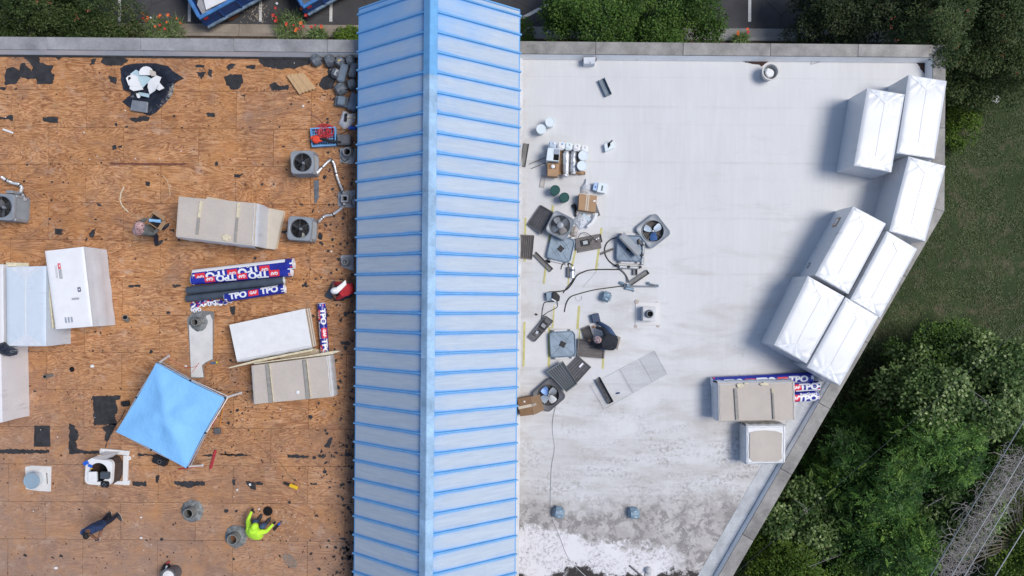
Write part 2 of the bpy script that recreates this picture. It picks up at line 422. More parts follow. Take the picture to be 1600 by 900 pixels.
m_card2 = M('dark_cardboard', (.25, .145, .075), .85, 0, .15, 4)
m_tape = M('packing_tape', (.58, .50, .40), .3, 0, .05)
m_foil = M('foil_sleeve', (.66, .67, .69), .3, .45, .25, 6, .9, 12, bd=.03)
m_pail = M('white_pail_plastic', (.70, .77, .80), .4, 0, .05)
m_grn = M('dark_green_lid', (.006, .075, .062), .35, 0, .15, 4)
m_yel = M('yellow_masking_tape', (.56, .52, .20), .7, 0, .15, 8)
m_mem2 = M('new_membrane_patch', (.66, .65, .65), .5, 0, .06, 2)
m_rubber = M('black_rubber', (.02, .02, .022), .6, 0, .2)
m_lead = M('grey_lead_boot', (.20, .21, .21), .65, .1, .55, 7, .5, 14, bd=.02)
m_leadD = M('dusty_boot_plate', (.30, .32, .35), .6, .1, .3, 5, .4, 20)
m_rust = M('rusty_inside', (.16, .07, .035), .9, 0, .3, 6)
m_pvc = M('grey_pipe', (.22, .225, .215), .6, 0, .2, 5)
m_lath = M('pine_lath', (.60, .47, .31), .8, 0, .12, 6, stretch=(8, 1, 1))
m_tent = M('light_blue_canopy_cloth', (.225, .51, .87), .7, 0, .05, 1.2, .5, 4.5, spec=.2, bd=.05)
m_red = M('red_plastic', (.42, .03, .045), .45, 0, .1)
m_redb = M('bright_red_plastic', (.80, .075, .035), .4, 0, .1)
m_hose = M('red_hose', (.56, .05, .06), .5, 0, .15)
m_blu = M('crate_blue_plastic', (.17, .40, .70), .5, 0, .12)
m_dblu = M('royal_blue_plastic', (.02, .11, .55), .4, 0, .1)
m_yell = M('yellow_tool_plastic', (.80, .50, .02), .4, 0, .1)
m_film = M('blue_printed_film', (.022, .035, .33), .32, 0, .25, 4, .6, 9, spec=.5, bd=.02)
m_prw = M('white_print', (.80, .81, .84), .4, 0, .05)
m_prr = M('red_print', (.72, .035, .055), .4, 0, .06)
m_slate = M('dark_slate_membrane', (.055, .075, .105), .6, 0, .2, 4, .2, 20)
m_trl = M('blue_trailer_paint', (.012, .062, .27), .42, 0, .25, 2.5)
m_trlr = M('blue_rim_paint', (.06, .20, .48), .5, 0, .3, 5)
m_skin = M('brown_skin', (.20, .095, .055), .5, 0, .08)
m_skin2 = M('tan_skin', (.36, .19, .12), .5, 0, .08)
m_navy = M('navy_cotton', (.022, .045, .12), .9, 0, .2, 8, .4, 20)
m_navyd = M('dark_navy_trousers', (.012, .018, .042), .9, 0, .25, 8)
m_denim = M('denim', (.055, .095, .19), .9, 0, .25, 10)
m_greyc = M('grey_shirt', (.12, .13, .125), .9, 0, .2, 8)
m_bshirt = M('black_shirt', (.016, .019, .027), .85, 0, .35, 8, .6, 10, bd=.03)
m_redsh = M('red_shirt', (.42, .018, .03), .85, 0, .2, 8)
m_neon = M('hi_vis_yellow_green', (.56, .98, .05), .8, 0, .06, 6)
m_sole = M('pale_sole', (.72, .66, .60), .7, 0, .05)
m_shoe = M('dark_shoe', (.03, .032, .038), .7, 0, .2)
m_hair = M('black_hair', (.012, .011, .012), .8, 0, .3, 20)
m_ltb = M('pale_blue_item', (.30, .55, .85), .5, 0, .1)
m_grnb = M('screen_glass', (.02, .025, .03), .15, 0, 0)
def m_pattern(name, a, b, c3, s=16):
    t = NT(name); o = t.coord('Object')
    n = t.noise(o, s, 3, .6, 1.5)
    return t.out(t.ramp(n, [(.38, a), (.46, b), (.54, c3), (.62, b)], 'CONSTANT'), .9)
m_band = m_pattern('pink_paisley_cloth', (.20, .085, .09), (.48, .30, .29), (.60, .42, .40))
m_band2 = m_pattern('patterned_cap_cloth', (.05, .05, .06), (.55, .47, .47), (.42, .10, .12), 13)
# ---------------- the building ----------------
GZ = -4.5
bld = thing('building', 'low building with a bare plywood roof, a blue metal gable and a white membrane roof', 'building', (0, 0, GZ))
bld_o = bld
# outline of the parapet (outer face) in the building's own axes; PZ = top of coping
PZ = .35
def ip(px, py, z):                       # plan point expressed in the building's unrotated axes
    p = P(px, py, z); a = -BR
    return Vector((p.x*math.cos(a)-p.y*math.sin(a), p.x*math.sin(a)+p.y*math.cos(a), z))
YN = ip(0, 57, PZ).y
XE = ip(1477, 200, PZ).x
cE = ip(1477, 330, PZ); cS = ip(1146, 900, PZ)
ds = (cS-cE).normalized(); YS = -14.0
endS = cE+ds*((YS-cE.y)/ds.y)
XW = -21.0
outer = [(XW, YN), (XE, YN), (XE, cE.y), (endS.x, YS), (XW, YS)]
def inset(poly, d):
    n = len(poly); res = []
    for i in range(n):
        p0, p1, p2 = Vector(poly[i-1]), Vector(poly[i]), Vector(poly[(i+1) % n])
        d1 = (p1-p0).normalized(); d2 = (p2-p1).normalized()
        n1 = Vector((d1.y, -d1.x)); n2 = Vector((d2.y, -d2.x))
        k = (n1+n2); k = k/(k.dot(n1)) if k.length > 1e-6 else n1
        res.append(tuple(p1+k*d))
    return res
CW = .40
inner = inset(outer, CW)
T_ = lambda poly, z: [Bw(x, y, z) for x, y in poly]
wall = MB(); wall.loops([T_(inset(outer, .04), GZ), T_(inset(outer, .04), PZ-.14), T_(inset(outer, CW-.05), PZ-.14), T_(inset(outer, CW-.05), -.02)], 0)
wall.build('wall', m_stucco, bld)
# coping pieces, each a section of metal with lips
cop_segs = []
def coping(a, b, ai, bi, n, mt, z=PZ):
    for i in range(n):
        t0, t1 = i/n, (i+1)/n; g = .003
        f = lambda p, q, t: (p[0]+(q[0]-p[0])*t, p[1]+(q[1]-p[1])*t)
        L = (Vector(b)-Vector(a)).length; e0 = t0+(g/L if i else 0); e1 = t1-(g/L if i < n-1 else 0)
        d_ = (Vector(b)-Vector(a)).normalized(); n_ = Vector((d_.y, -d_.x))*CW
        q = [f(a, b, e0), f(a, b, e1), tuple(Vector(f(a, b, e1))+n_) if i < n-1 else bi, tuple(Vector(f(a, b, e0))+n_) if i else ai]
        dz = rnd.uniform(-.003, .003)
        o = [Bw(x, y, z-.16) for x, y in q]; h = [Bw(x, y, z+dz-(.0 if k < 2 else .03)) for k, (x, y) in enumerate(q)]
        if (q[1][0]-q[0][0])*(q[2][1]-q[1][1])-(q[1][1]-q[0][1])*(q[2][0]-q[1][0]) < 0: o, h = o[::-1], h[::-1]
        m = MB(); m.hexa(o, h); m.build('coping', mt, bld, bevel=.012, smooth=True)
oN = [(XW, YN), (-3.2, YN), (XE, YN)]
xg = -3.0
coping((XW, YN), (xg, YN), (XW, YN-CW), (xg, YN-CW), 6, m_cope)
coping((xg, YN), outer[1], (xg, YN-CW), inner[1], 6, m_copeE)
coping(outer[1], outer[2], inner[1], inner[2], 2, m_copeE)
coping(outer[2], outer[3], inner[2], inner[3], 8, m_copeE)
coping(outer[3], outer[4], inner[3], inner[4], 10, m_copeE)
# white cant flashing inside the parapet
m_bflash = M('bright_white_flashing', (.86, .86, .86), .5, 0, .08, 2)
cant = MB(); i2 = inset(outer, CW+.012); i3 = inset(outer, CW+.06); i4 = inset(outer, CW+.07)
cant.loops([T_(i2, PZ-.03), T_(i3, .035), T_(i4, .012)]); cant.build('cant_flashing', m_bflash, bld, smooth=True)
cw_ = MB(); fa, fb = [Vector(inset(outer, CW+.075)[i]) for i in (2, 3)], [Vector(inset(outer, CW+.44)[i]) for i in (2, 3)]
cw_.hexa([Bw(fb[0].x, fb[0].y, -.02), Bw(fa[0].x, fa[0].y, -.02), Bw(fa[1].x, fa[1].y, -.02), Bw(fb[1].x, fb[1].y, -.02)], [Bw(fb[0].x, fb[0].y, .012), Bw(fa[0].x, fa[0].y, .12), Bw(fa[1].x, fa[1].y, .12), Bw(fb[1].x, fb[1].y, .012)]); cw_.build('sloping_flashing', M('dull_white_flashing', (.62, .63, .64), .55, 0, .2, 2), bld)
# the black service channel and little ledge on the left (stripped) side
stp = MB(); stp.hexa(*[[Bw(x, y, z) for x, y in ((XW, YN-CW-.13), (-4.6, YN-CW-.13), (-4.6, YN-CW-.065), (XW, YN-CW-.065))] for z in (.014, .03)])
stp.build('felt_edge_strip', m_felt, bld)
# structural deck under everything
dk = MB(); dk.hexa([Bw(x, y, -.3) for x, y in inset(outer, .2)][::-1], [Bw(x, y, -.022) for x, y in inset(outer, .2)][::-1])
dk.build('roof_slab', m_hole, bld)

# plywood deck: every sheet its own piece
pdk = thing('plywood_deck', None, None, (0, 0, 0)); pdk.parent = bld; pdk.location = (0, 0, -GZ)
meshes = {}
def sheet_mesh(w, h):
    k = (round(w, 2), round(h, 2))
    if k in meshes: return meshes[k]
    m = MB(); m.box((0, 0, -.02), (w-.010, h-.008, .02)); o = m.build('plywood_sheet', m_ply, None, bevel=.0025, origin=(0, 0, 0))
    meshes[k] = o.data; bpy.data.objects.remove(o); return meshes[k]
SH, SW = 1.219, 2.438
yt = ip(400, 143, 0).y
xs0 = ip(251, 300, 0).x
row = -5
rows = []
j = -2
while True:
    y1 = yt-(j-0)*SH; y0 = y1-SH
    if y1 < YS+.5: break
    if y0 > YN-CW: j += 1; continue
    y1c = min(y1, YN-CW-.05); y0c = max(y0, YS+.5)
    off = 0 if j % 2 == 0 else SW/2
    x = xs0+off-SW*12
    while x < -4.2:
        a, b = max(x, XW+.5), min(x+SW, -4.25)
        if b-a > .05 and y1c-y0c > .05:
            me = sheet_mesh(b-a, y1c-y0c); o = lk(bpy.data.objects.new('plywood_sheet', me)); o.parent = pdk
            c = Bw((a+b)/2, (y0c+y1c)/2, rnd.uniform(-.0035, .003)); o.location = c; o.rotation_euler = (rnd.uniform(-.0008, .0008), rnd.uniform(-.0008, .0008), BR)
        x += SW
    j += 1
# holes cut in the deck are modelled as dark shallow wells with a rim
def poly_mesh(pts, z=.004, th=.004, jag=0, seed=0):
    r_ = random.Random(seed); out = []
    n = len(pts)
    for i in range(n):
        a, b = Vector(pts[i]), Vector(pts[(i+1) % n]); L = (b-a).length
        k = max(1, int(L/2.6)) if jag else 1
        for q in range(k):
            p = a+(b-a)*(q/k)
            if jag and q: p += Vector((r_.uniform(-jag, jag), r_.uniform(-jag, jag)))
            out.append(p)
    w = [P(p[0], p[1], 0) for p in out]
    return [(p.x, p.y) for p in w]
patches = [
 [(25,84),(61,84),(62,97),(72,101),(84,103),(80,112),(86,118),(82,131),(58,132),(56,122),(45,124),(32,120),(25,131),(8,133),(7,118),(12,107),(22,105),(31,110),(33,99),(38,98),(50,112),(51,104),(44,95),(30,86)],
 [(160,88),(175,86),(195,88),(200,96),(190,103),(165,102),(158,98)], [(140,100),(145,92),(150,91),(147,101),(141,102)],
 [(350,120),(362,116),(378,117),(380,128),(374,138),(362,140),(353,132)], [(305,102),(320,101),(319,106),(307,106)],
 [(306,112),(322,112),(316,124),(310,119)], [(326,107),(332,110),(331,121),(325,117)], [(354,104),(362,99),(369,101),(364,107),(358,111)],
 [(384,102),(400,102),(398,108),(386,107)], [(84,84),(95,86),(103,84),(117,85),(114,90),(100,89),(92,94)],
 [(404,88),(485,86),(484,100),(470,104),(460,108),(452,106),(440,109),(428,107),(412,104),(405,97)],
 [(421,132),(430,128),(437,134),(451,133),(450,141),(424,141)],
 [(498,132),(505,120),(512,118),(514,98),(520,100),(520,112),(527,120),(520,138),(507,141),(500,136)],
 [(67,183),(92,183),(91,192),(68,190)], [(0,182),(10,183),(14,180),(20,180),(21,189),(10,186),(0,187)],
 [(202,185),(216,184),(218,181),(234,182),(232,189),(216,190),(212,192)],
 [(86,357),(98,358),(96,367),(86,366)], [(139,365),(144,359),(150,357),(147,370),(141,371)], [(150,316),(155,318),(161,323),(153,322)],
 [(366,272),(381,272),(374,278),(366,277)], [(264,358),(272,357),(273,364)], [(201,445),(220,445),(219,449),(201,449)], [(269,445),(283,445),(282,448),(271,449)],
 [(359,479),(368,478),(367,492),(363,492),(360,487)],
 [(145,618),(189,618),(188,623),(181,625),(184,640),(180,650),(183,665),(175,663),(147,665)], [(189,627),(199,626),(200,634),(190,634)],
 [(54,665),(78,665),(79,698),(53,698)], [(108,661),(115,664),(124,680),(118,690),(120,700),(132,704),(155,705),(154,709),(108,709)],
 [(-20,701),(77,703),(77,708),(0,709),(-20,709)], [(160,668),(172,662),(183,662),(176,676),(168,690),(163,688),(166,676)],
 [(207,752),(229,753),(230,759),(215,760),(207,757)], [(272,752),(321,752),(321,758),(310,759),(296,762),(283,760),(273,756)],
 [(243,746),(247,742),(250,743),(247,755),(243,753)], [(384,751),(400,754),(399,766),(392,764),(386,757)],
 [(449,710),(484,712),(480,716),(450,715)], [(496,712),(500,709),(504,713),(499,715)], [(530,711),(551,709),(545,713),(530,712)],
 [(506,698),(514,685),(520,683),(518,692),(511,700)], [(530,757),(537,754),(540,758),(533,761)],
 [(531,534),(545,533),(544,539),(534,539)], [(440,360),(453,361),(453,365),(440,364)], [(484,755),(495,754),(495,758),(486,757)],
 [(215,709),(235,710),(246,712),(245,714),(230,712),(216,712)], [(316,711),(330,709),(333,713),(320,713)], [(340,709),(352,711),(380,709),(395,712),(360,713)],
 [(363,749),(369,749),(368,758),(364,758)], [(537,488),(540,486),(543,494),(537,494)], [(400,753),(407,752),(407,758),(401,758)],
 [(175,4+225),(181,226),(182,233),(176,235)], [(184,229),(192,226),(190,231)], [(0,136),(10,137),(8,141),(0,140)],
 [(170,118),(182,121),(181,132),(172,128)], [(322,177),(334,176),(336,183),(325,183)], [(375,148),(384,148),(382,152)],
]
for i, p in enumerate(patches):
    q = poly_mesh(p, jag=1.15 if i not in (16, 23, 26) else .15, seed=i)
    m = MB(); m.prism(q, .0035, .008); m.build('felt_patch', m_felt, pdk)
m = MB(); m.prism(poly_mesh([(172,254),(230,255),(290,255),(290,258),(240,258),(172,257)], jag=.4, seed=99), .0035, .006); m.build('dark_wood_strip', m_felt2, pdk)
# countless chips of felt and tar stuck to the deck: one object
m_brown_chip = M('brown_tar_spot', (.11, .045, .03), .9, 0, .3, 9)
def scatter_chips():
    r_ = random.Random(3); V = []; F = []
    def chip(px, py, s, z=.0035):
        c = P(px, py, 0); n = r_.choice((4, 5, 6, 7)); b = len(V); a0 = r_.uniform(0, 6.3); st = r_.uniform(.35, 1)
        ca, sa = math.cos(a0), math.sin(a0)
        for k in range(n):
            t = 2*math.pi*k/n; rr = s*r_.uniform(.55, 1.2); x, y = rr*math.cos(t), rr*st*math.sin(t)
            V.append((c.x+x*ca-y*sa, c.y+x*sa+y*ca, z+.0035))
        F.append(list(range(b, b+n)))
    for k in range(900): chip(r_.uniform(-60, 555), r_.uniform(84, 930), abs(r_.gauss(0, 1))*.015+.009)
    for k in range(560):
        x = 553-abs(r_.gauss(0, 38)); chip(x, r_.uniform(86, 930), abs(r_.gauss(0, 1))*.035+.012)
    for k in range(330): chip(r_.gauss(370, 45), r_.gauss(640, 60), abs(r_.gauss(0, 1))*.018+.012)
    for rowy in (138, 199, 257, 286, 316, 345, 374, 403, 433, 491, 520, 550, 607, 640, 709, 755, 797, 842, 870):
        x = -40
        while x < 550:
            x += r_.uniform(7, 30)
            if r_.random() < .55: chip(x, rowy+.009*x-2+r_.gauss(0, 1.6), abs(r_.gauss(0, 1))*.028+.018)
    for cx, cy, s_, n in ((540, 130, 22, 30), (545, 690, 12, 22), (545, 860, 16, 40), (480, 440, 10, 14), (370, 470, 8, 8)):
        for k in range(n): chip(cx+r_.gauss(0, s_*.6), cy+r_.gauss(0, s_), abs(r_.gauss(0, 1))*.04+.015)
    me = bpy.data.meshes.new('tar_chips'); me.from_pydata(V, [], F); me.materials.append(m_felt)
    o = lk(bpy.data.objects.new('tar_chips', me)); me.materials.append(m_brown_chip); [setattr(p_, 'material_index', 1) for p_ in me.polygons if r_.random() < .5 and p_.area < .004]; tag(o, 'small chips of black felt and tar littering the plywood deck', 'debris', kind='stuff')
    V.clear(); F.clear()
    for k in range(110): chip(r_.uniform(-20, 555), r_.uniform(90, 900), r_.uniform(.012, .03), .005)
    for k in range(60): chip(r_.gauss(460, 30), r_.gauss(815, 30), r_.uniform(.008, .02), .005)
    me = bpy.data.meshes.new('white_chips'); me.from_pydata(V, [], F); me.materials.append(m_white)
    o = lk(bpy.data.objects.new('white_chips', me)); tag(o, 'tiny white plastic and paint chips scattered over the plywood', 'debris', kind='stuff')
scatter_chips()

# membrane sheets on the right roof, lapped like shingles toward the south
mrf = thing('membrane_roof', None, None); mrf.parent = bld; mrf.location = (0, 0, -GZ)
inn = [Vector(p) for p in inset(outer, CW+.03)]
def xe(y):                        # east edge at building y
    y = min(y, inn[1].y)
    return inn[1].x if y > inn[2].y else inn[2].x+(inn[3].x-inn[2].x)*(y-inn[2].y)/(inn[3].y-inn[2].y)
ys = [inn[0].y, ip(900, 117, 0).y, ip(900, 190, 0).y, ip(900, 277, 0).y, ip(900, 365, 0).y, ip(900, 459, 0).y, ip(900, 545, 0).y, ip(900, 632, 0).y, ip(900, 718, 0).y, ip(900, 804, 0).y, ip(900, 892, 0).y, YS+.5]
for i in range(len(ys)-1):
    a, b = ys[i], ys[i+1]; lap = .06
    x0 = -.6; top, bot = a, b-lap
    mids = [y for y in (inn[2].y,) if bot < y < top]
    q = [(x0, bot), (xe(bot), bot)]+[(xe(y), y) for y in mids]+[(xe(top), top), (x0, top)]
    m = MB(); lo = [Bw(x, y, -.02) for x, y in q]
    hi = [Bw(x, y, (.006 if abs(y-bot) < 1e-6 else .001)) for x, y in q]
    m.hexa(lo, hi); m.build('membrane_sheet', m_mem, mrf)
# flashing upstand against the foot of the blue roof
m = MB(); m.hexa([Bw(x, y, z) for x, y, z in ((-.3, YS+.5, 0), (.30, YS+.5, .008), (.30, YN-CW, .008), (-.3, YN-CW, 0))], [Bw(x, y, z) for x, y, z in ((-.3, YS+.5, .35), (.02, YS+.5, .35), (.02, YN-CW, .35), (-.3, YN-CW, .35))])
m.build('base_flashing', m_flash, bld)

# ---------------- blue standing-seam gable roof ----------------
GR = thing('metal_roof', None, None); GR.parent = bld; GR.location = (0, 0, -GZ)
EZ, RZ_ = 1.0, 2.75
XL, XR, XM = -4.84, .17, -2.40
YG = 9.02                                    # gable end projects past the parapet
sp = 29.0*21.5/1080
off_y = ip(560, 719.0, EZ).y
ny0 = int((YG-off_y)/sp)
ribs = [off_y+sp*k for k in range(-12, ny0+1) ]
ribs = [y for y in ribs if y < YG-.06]
lines = [YS-.3]+ [y for y in ribs if y > YS] + [YG]
def slope(side):
    xe_, zs = (XL, EZ) if side < 0 else (XR, EZ)
    nrm = Vector(((RZ_-EZ), 0, abs(XM-xe_))).normalized(); nrm.x *= side
    me_cache = {}
    for i in range(len(lines)-1):
        y0, y1 = lines[i], lines[i+1]
        n = 1
        m = MB()
        def pt(t, y, d): # t 0 eave .. 1 ridge
            p = Vector((xe_+(XM-xe_)*t, y, EZ+(RZ_-EZ)*t))+nrm*d
            return Bw(p.x, p.y, p.z)
        cols_ = [(0, 0), (.5, 0), (1, 0)]
        ts = [0, .25, .5, .75, 1]; yy = [y0+.004, y0+.03, (y0+y1)/2, y1-.03, y1-.004]; dd = [0, 0, -.008+rnd.uniform(-.003, .002), 0, 0]
        vs = [pt(t, y, d*(4*t*(1-t)*.8+.2)) for t in ts for y, d in zip(yy, dd)]
        vs += [pt(t, y, -.03) for t in (0, 1) for y in (yy[0], yy[-1])]
        fs = []; uvs = []
        for a in range(4):
            for b in range(4):
                f = [a*5+b, a*5+b+1, (a+1)*5+b+1, (a+1)*5+b]
                u = [((yy[q % 5]-y0)/(y1-y0), ts[q//5]) for q in f]
                if side > 0: f = f[::-1]; u = u[::-1]
                fs.append(f); uvs.append(u)
        fs.append([0, 20, 27-1, 25-0] if False else [0, 1, 2, 3, 4, 26, 25] if side > 0 else [0, 25, 26, 4, 3, 2, 1]); uvs.append([(0, 0)]*7)
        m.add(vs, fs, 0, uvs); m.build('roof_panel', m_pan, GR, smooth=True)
        if i > 0:
            y = y0; m = MB()
            lo = [pt(-.014, y-.032, -.006), pt(-.014, y+.032, -.006), pt(.972, y+.032, -.006), pt(.972, y-.032, -.006)]
            hi = [pt(-.014, y-.021, .055), pt(-.014, y+.021, .055), pt(.966, y+.021, .055), pt(.966, y-.021, .055)]
            if side > 0: lo, hi = lo[::-1], hi[::-1]
            m.hexa(lo, hi); m.build('standing_seam', m_rib, GR, bevel=.005)
slope(-1); slope(1)
# ridge cap in lapped lengths, eave trim, gable trim and the closed wall under the roof
ang = math.atan2(RZ_-EZ, XM-XL)
cuts = [YS-.3, ip(670, 812, RZ_).y, ip(670, 560, RZ_).y, ip(670, 300, RZ_).y, ip(670, 117, RZ_).y, YG+.03]
for i in range(len(cuts)-1):
    y0, y1 = cuts[i], cuts[i+1]; m = MB(); z = RZ_+.05; dz = .0025*(i % 2)
    wd = .20
    sec = [(-wd, -wd*math.tan(ang)-.0), (-wd+.004, -wd*math.tan(ang)+.03), (-.012, .03), (.012, .03), (wd-.004, -wd*math.tan(ang)+.03), (wd, -wd*math.tan(ang))]
    lo = [Bw(XM+a, y0+.001, z+b+dz) for a, b in sec]; hi = [Bw(XM+a, y1-.001, z+b+dz) for a, b in sec]
    m.hexa(lo, hi); m.build('ridge_cap', m_rib if i == 4 else M('faded_ridge_paint', (.31, .48, .68), .5, 0, .3, 1.4), GR)
for xx, s in ((XL, -1), (XR, 1)):
    m = MB(); m.hexa([Bw(xx+s*.012, y, z) for y, z in ((YS-.3, EZ-.16), (YG, EZ-.16), (YG, EZ-.01), (YS-.3, EZ-.01))], [Bw(xx-s*.01, y, z) for y, z in ((YS-.3, EZ-.16), (YG, EZ-.16), (YG, EZ-.01), (YS-.3, EZ-.01))])
    m.build('eave_trim', m_rib, GR)
    t0, t1 = (xx, EZ), (XM, RZ_)
    m = MB(); q = [(t0[0], t0[1]-.18), (t1[0], t1[1]-.18), (t1[0], t1[1]+.035), (t0[0], t0[1]+.035)]
    if s > 0: q = q[::-1]
    m.hexa([Bw(x, YG-.01, z) for x, z in q], [Bw(x, YG+.03, z) for x, z in q]); m.build('gable_trim', m_rib, GR)
m = MB()
for x0, x1 in ((XL+.42, XL+.52), (XR-.52, XR-.42)):
    m.hexa([Bw(x, y, -.02) for x, y in ((x0, YS), (x1, YS), (x1, YN-.1), (x0, YN-.1))], [Bw(x, y, EZ+.2) for x, y in ((x0, YS), (x1, YS), (x1, YN-.1), (x0, YN-.1))])
for y in (YN-.25, YG-.5): m.hexa([Bw(XL+.2, y, -4.5 if y > YN else -.02), Bw(XR-.2, y, -4.5 if y > YN else -.02), Bw(XM, y, -4.4 if y > YN else 0)][:2]+[Bw(XR-.2, y, EZ), Bw(XM, y, RZ_-.15), Bw(XL+.2, y, EZ)],
      [Bw(XL+.2, y+.1, -4.5 if y > YN else -.02), Bw(XR-.2, y+.1, -4.5 if y > YN else -.02)]+[Bw(XR-.2, y+.1, EZ), Bw(XM, y+.1, RZ_-.15), Bw(XL+.2, y+.1, EZ)])
m.build('clerestory_wall', m_stucco, bld)

# ---------------- ground, parking lot, kerb and bed ----------------
def sheet(name, mt, pts, z, label=None, n=1):
    m = MB(); m.prism(pts, z-.3, z); return tag(m.build(name, mt), kind='structure')
gm = MB(); gm.add([(-400, -400, GZ), (400, -400, GZ), (400, 400, GZ), (-400, 400, GZ)], [[0, 1, 2, 3]]); tag(gm.build('ground', m_grs, origin=(0, 0, GZ)), kind='structure')
ylot = 10.72
m = MB(); m.hexa([Bw(x, y, GZ-.2) for x, y in ((-120, ylot), (12.6, ylot-.02), (12.6, 60), (-120, 60))], [Bw(x, y, GZ+.012) for x, y in ((-120, ylot), (12.6, ylot-.02), (12.6, 60), (-120, 60))])
tag(m.build('parking_lot', m_asp), kind='structure')
# gutter pan and kerb in cast lengths
x = -26.0; k = 0
krb = tag(lk(bpy.data.objects.new('kerb', None)), kind='structure'); krb.location = (0, ylot-.3, GZ)
while x < 16.5:
    L = 3.05; mt = m_conc if x < -3 else m_concg
    m = MB(); m.hexa([Bw(a, b, GZ-.2) for a, b in ((x+.006, ylot-.36), (x+L-.006, ylot-.36), (x+L-.006, ylot-.004), (x+.006, ylot-.004))], [Bw(a, b, GZ+.018) for a, b in ((x+.006, ylot-.36), (x+L-.006, ylot-.36), (x+L-.006, ylot-.004), (x+.006, ylot-.004))])
    m.build('gutter_slab', mt, krb, bevel=.01)
    m = MB(); m.hexa([Bw(a, b, GZ-.2) for a, b in ((x+.006, ylot-.54), (x+L-.006, ylot-.54), (x+L-.006, ylot-.364), (x+.006, ylot-.364))], [Bw(a, b, GZ+.14) for a, b in ((x+.006, ylot-.53), (x+L-.006, ylot-.53), (x+L-.006, ylot-.39), (x+.006, ylot-.39))])
    m.build('kerb_stone', mt, krb, bevel=.015)
    x += L
m = MB(); m.hexa([Bw(a, b, GZ-.2) for a, b in ((-26, YN), (16.6, YN), (16.6, ylot-.545), (-26, ylot-.545))], [Bw(a, b, GZ+.06) for a, b in ((-26, YN), (16.6, YN), (16.6, ylot-.545), (-26, ylot-.545))])
tag(m.build('planting_bed', m_soil), kind='structure')
mk = tag(lk(bpy.data.objects.new('parking_markings', None)), kind='structure'); mk.location = (0, 0, GZ)
for x in (188, 297, 408, 518, 78, -32, 1172, 1282, 1062, 952):
    p = P(x, 38, GZ); m = MB(); m.box((p.x, p.y+2.75, GZ+.0125), (.115, 5.3, .004), BR); m.build('stall_line', m_line, mk)
a, b = P(811, 31, GZ), P(862, 4, GZ); b = b+(b-a)*1.4; m = MB(); m.bar(Vector((a.x, a.y, GZ+.0125)), Vector((b.x, b.y, GZ+.0125)), .12, .004); m.build('hatch_line', m_line, mk)

# ---------------- vegetation ----------------
npr = np.random.RandomState(11)
def leaf_mesh(name, pos, L, W, dirs, ups, tint, mat_, parent, kind=None, droop=.15):
    n = len(pos); d = dirs/np.linalg.norm(dirs, axis=1)[:, None]
    s = np.cross(d, ups); s /= (np.linalg.norm(s, axis=1)[:, None]+1e-9); u = np.cross(s, d)
    L = np.asarray(L).reshape(-1, 1)*np.ones((n, 1)); W = np.asarray(W).reshape(-1, 1)*np.ones((n, 1))
    v = np.empty((n, 4, 3)); v[:, 0] = pos; v[:, 1] = pos+d*L*.45+s*W*.5+u*L*.06; v[:, 2] = pos+d*L-u*L*droop; v[:, 3] = pos+d*L*.45-s*W*.5+u*L*.06
    off = wpos(parent) if parent else Vector((0, 0, 0)); v -= np.array(off)
    me = bpy.data.meshes.new(name); me.vertices.add(n*4); me.vertices.foreach_set('co', v.reshape(-1).astype(np.float32))
    me.loops.add(n*4); me.loops.foreach_set('vertex_index', np.arange(n*4, dtype=np.int32))
    me.polygons.add(n); me.polygons.foreach_set('loop_start', np.arange(0, n*4, 4, dtype=np.int32)); me.polygons.foreach_set('loop_total', np.full(n, 4, np.int32))
    me.update(calc_edges=True)
    at = me.attributes.new('tint', 'FLOAT', 'POINT'); at.data.foreach_set('value', np.repeat(tint, 4).astype(np.float32))
    me.materials.append(mat_); o = lk(bpy.data.objects.new(name, me))
    if parent: o.parent = parent
    if kind: o['kind'] = kind
    return o
LEAF = {
 'myrtle': m_leaf('crape_myrtle_leaf', [(.0, (.014, .026, .010)), (.3, (.035, .062, .018)), (.6, (.075, .115, .034)), (.85, (.12, .15, .06)), (1, (.20, .14, .07))]),
 'bright': m_leaf('bright_leaf', [(.0, (.014, .036, .010)), (.35, (.045, .10, .018)), (.65, (.10, .19, .034)), (1, (.19, .28, .06))]),
 'vine': m_leaf('pale_vine_leaf', [(.0, (.014, .034, .010)), (.35, (.055, .11, .028)), (.62, (.15, .23, .07)), (1, (.48, .56, .28))]),
 'frond': m_leaf('compound_leaf', [(.0, (.010, .032, .010)), (.35, (.035, .095, .022)), (.65, (.10, .21, .04)), (1, (.26, .42, .08))]),
 'dark': m_leaf('dark_hedge_leaf', [(.0, (.012, .024, .011)), (.45, (.036, .062, .022)), (.85, (.08, .10, .045)), (1, (.16, .08, .05))]),
 'lime': m_leaf('lime_shrub_leaf', [(.0, (.03, .07, .012)), (.5, (.09, .16, .02)), (1, (.22, .30, .035))]),
}
def clumps_in(px0, py0, px1, py1, z0, z1, n, shape='ell', rmin=.3, rmax=.7, edge=None):
    """clump centres of a crown whose plan box is given at the mean height"""
    zc = (z0+z1)/2; a, b = P(px0, py0, zc), P(px1, py1, zc); cx, cy = (a.x+b.x)/2, (a.y+b.y)/2; rx, ry = abs(b.x-a.x)/2, abs(a.y-b.y)/2
    out = []
    while len(out) < n:
        u, v = npr.uniform(-1, 1, 2); rr = u*u+v*v
        if shape == 'ell' and rr > 1: continue
        dome = math.sqrt(max(0, 1-min(1, rr*.85)))
        z = z0+(z1-z0)*dome*npr.uniform(.35, 1.0)
        r = npr.uniform(rmin, rmax)
        x, y = cx+u*rx, cy+v*ry; z -= (z1-z0)*.45*max(0, math.sin(x*2.1+y*1.3)*math.sin(y*2.7-x*.8))
        if edge and not edge(x, y): continue
        out.append((x, y, z, r))
    return out
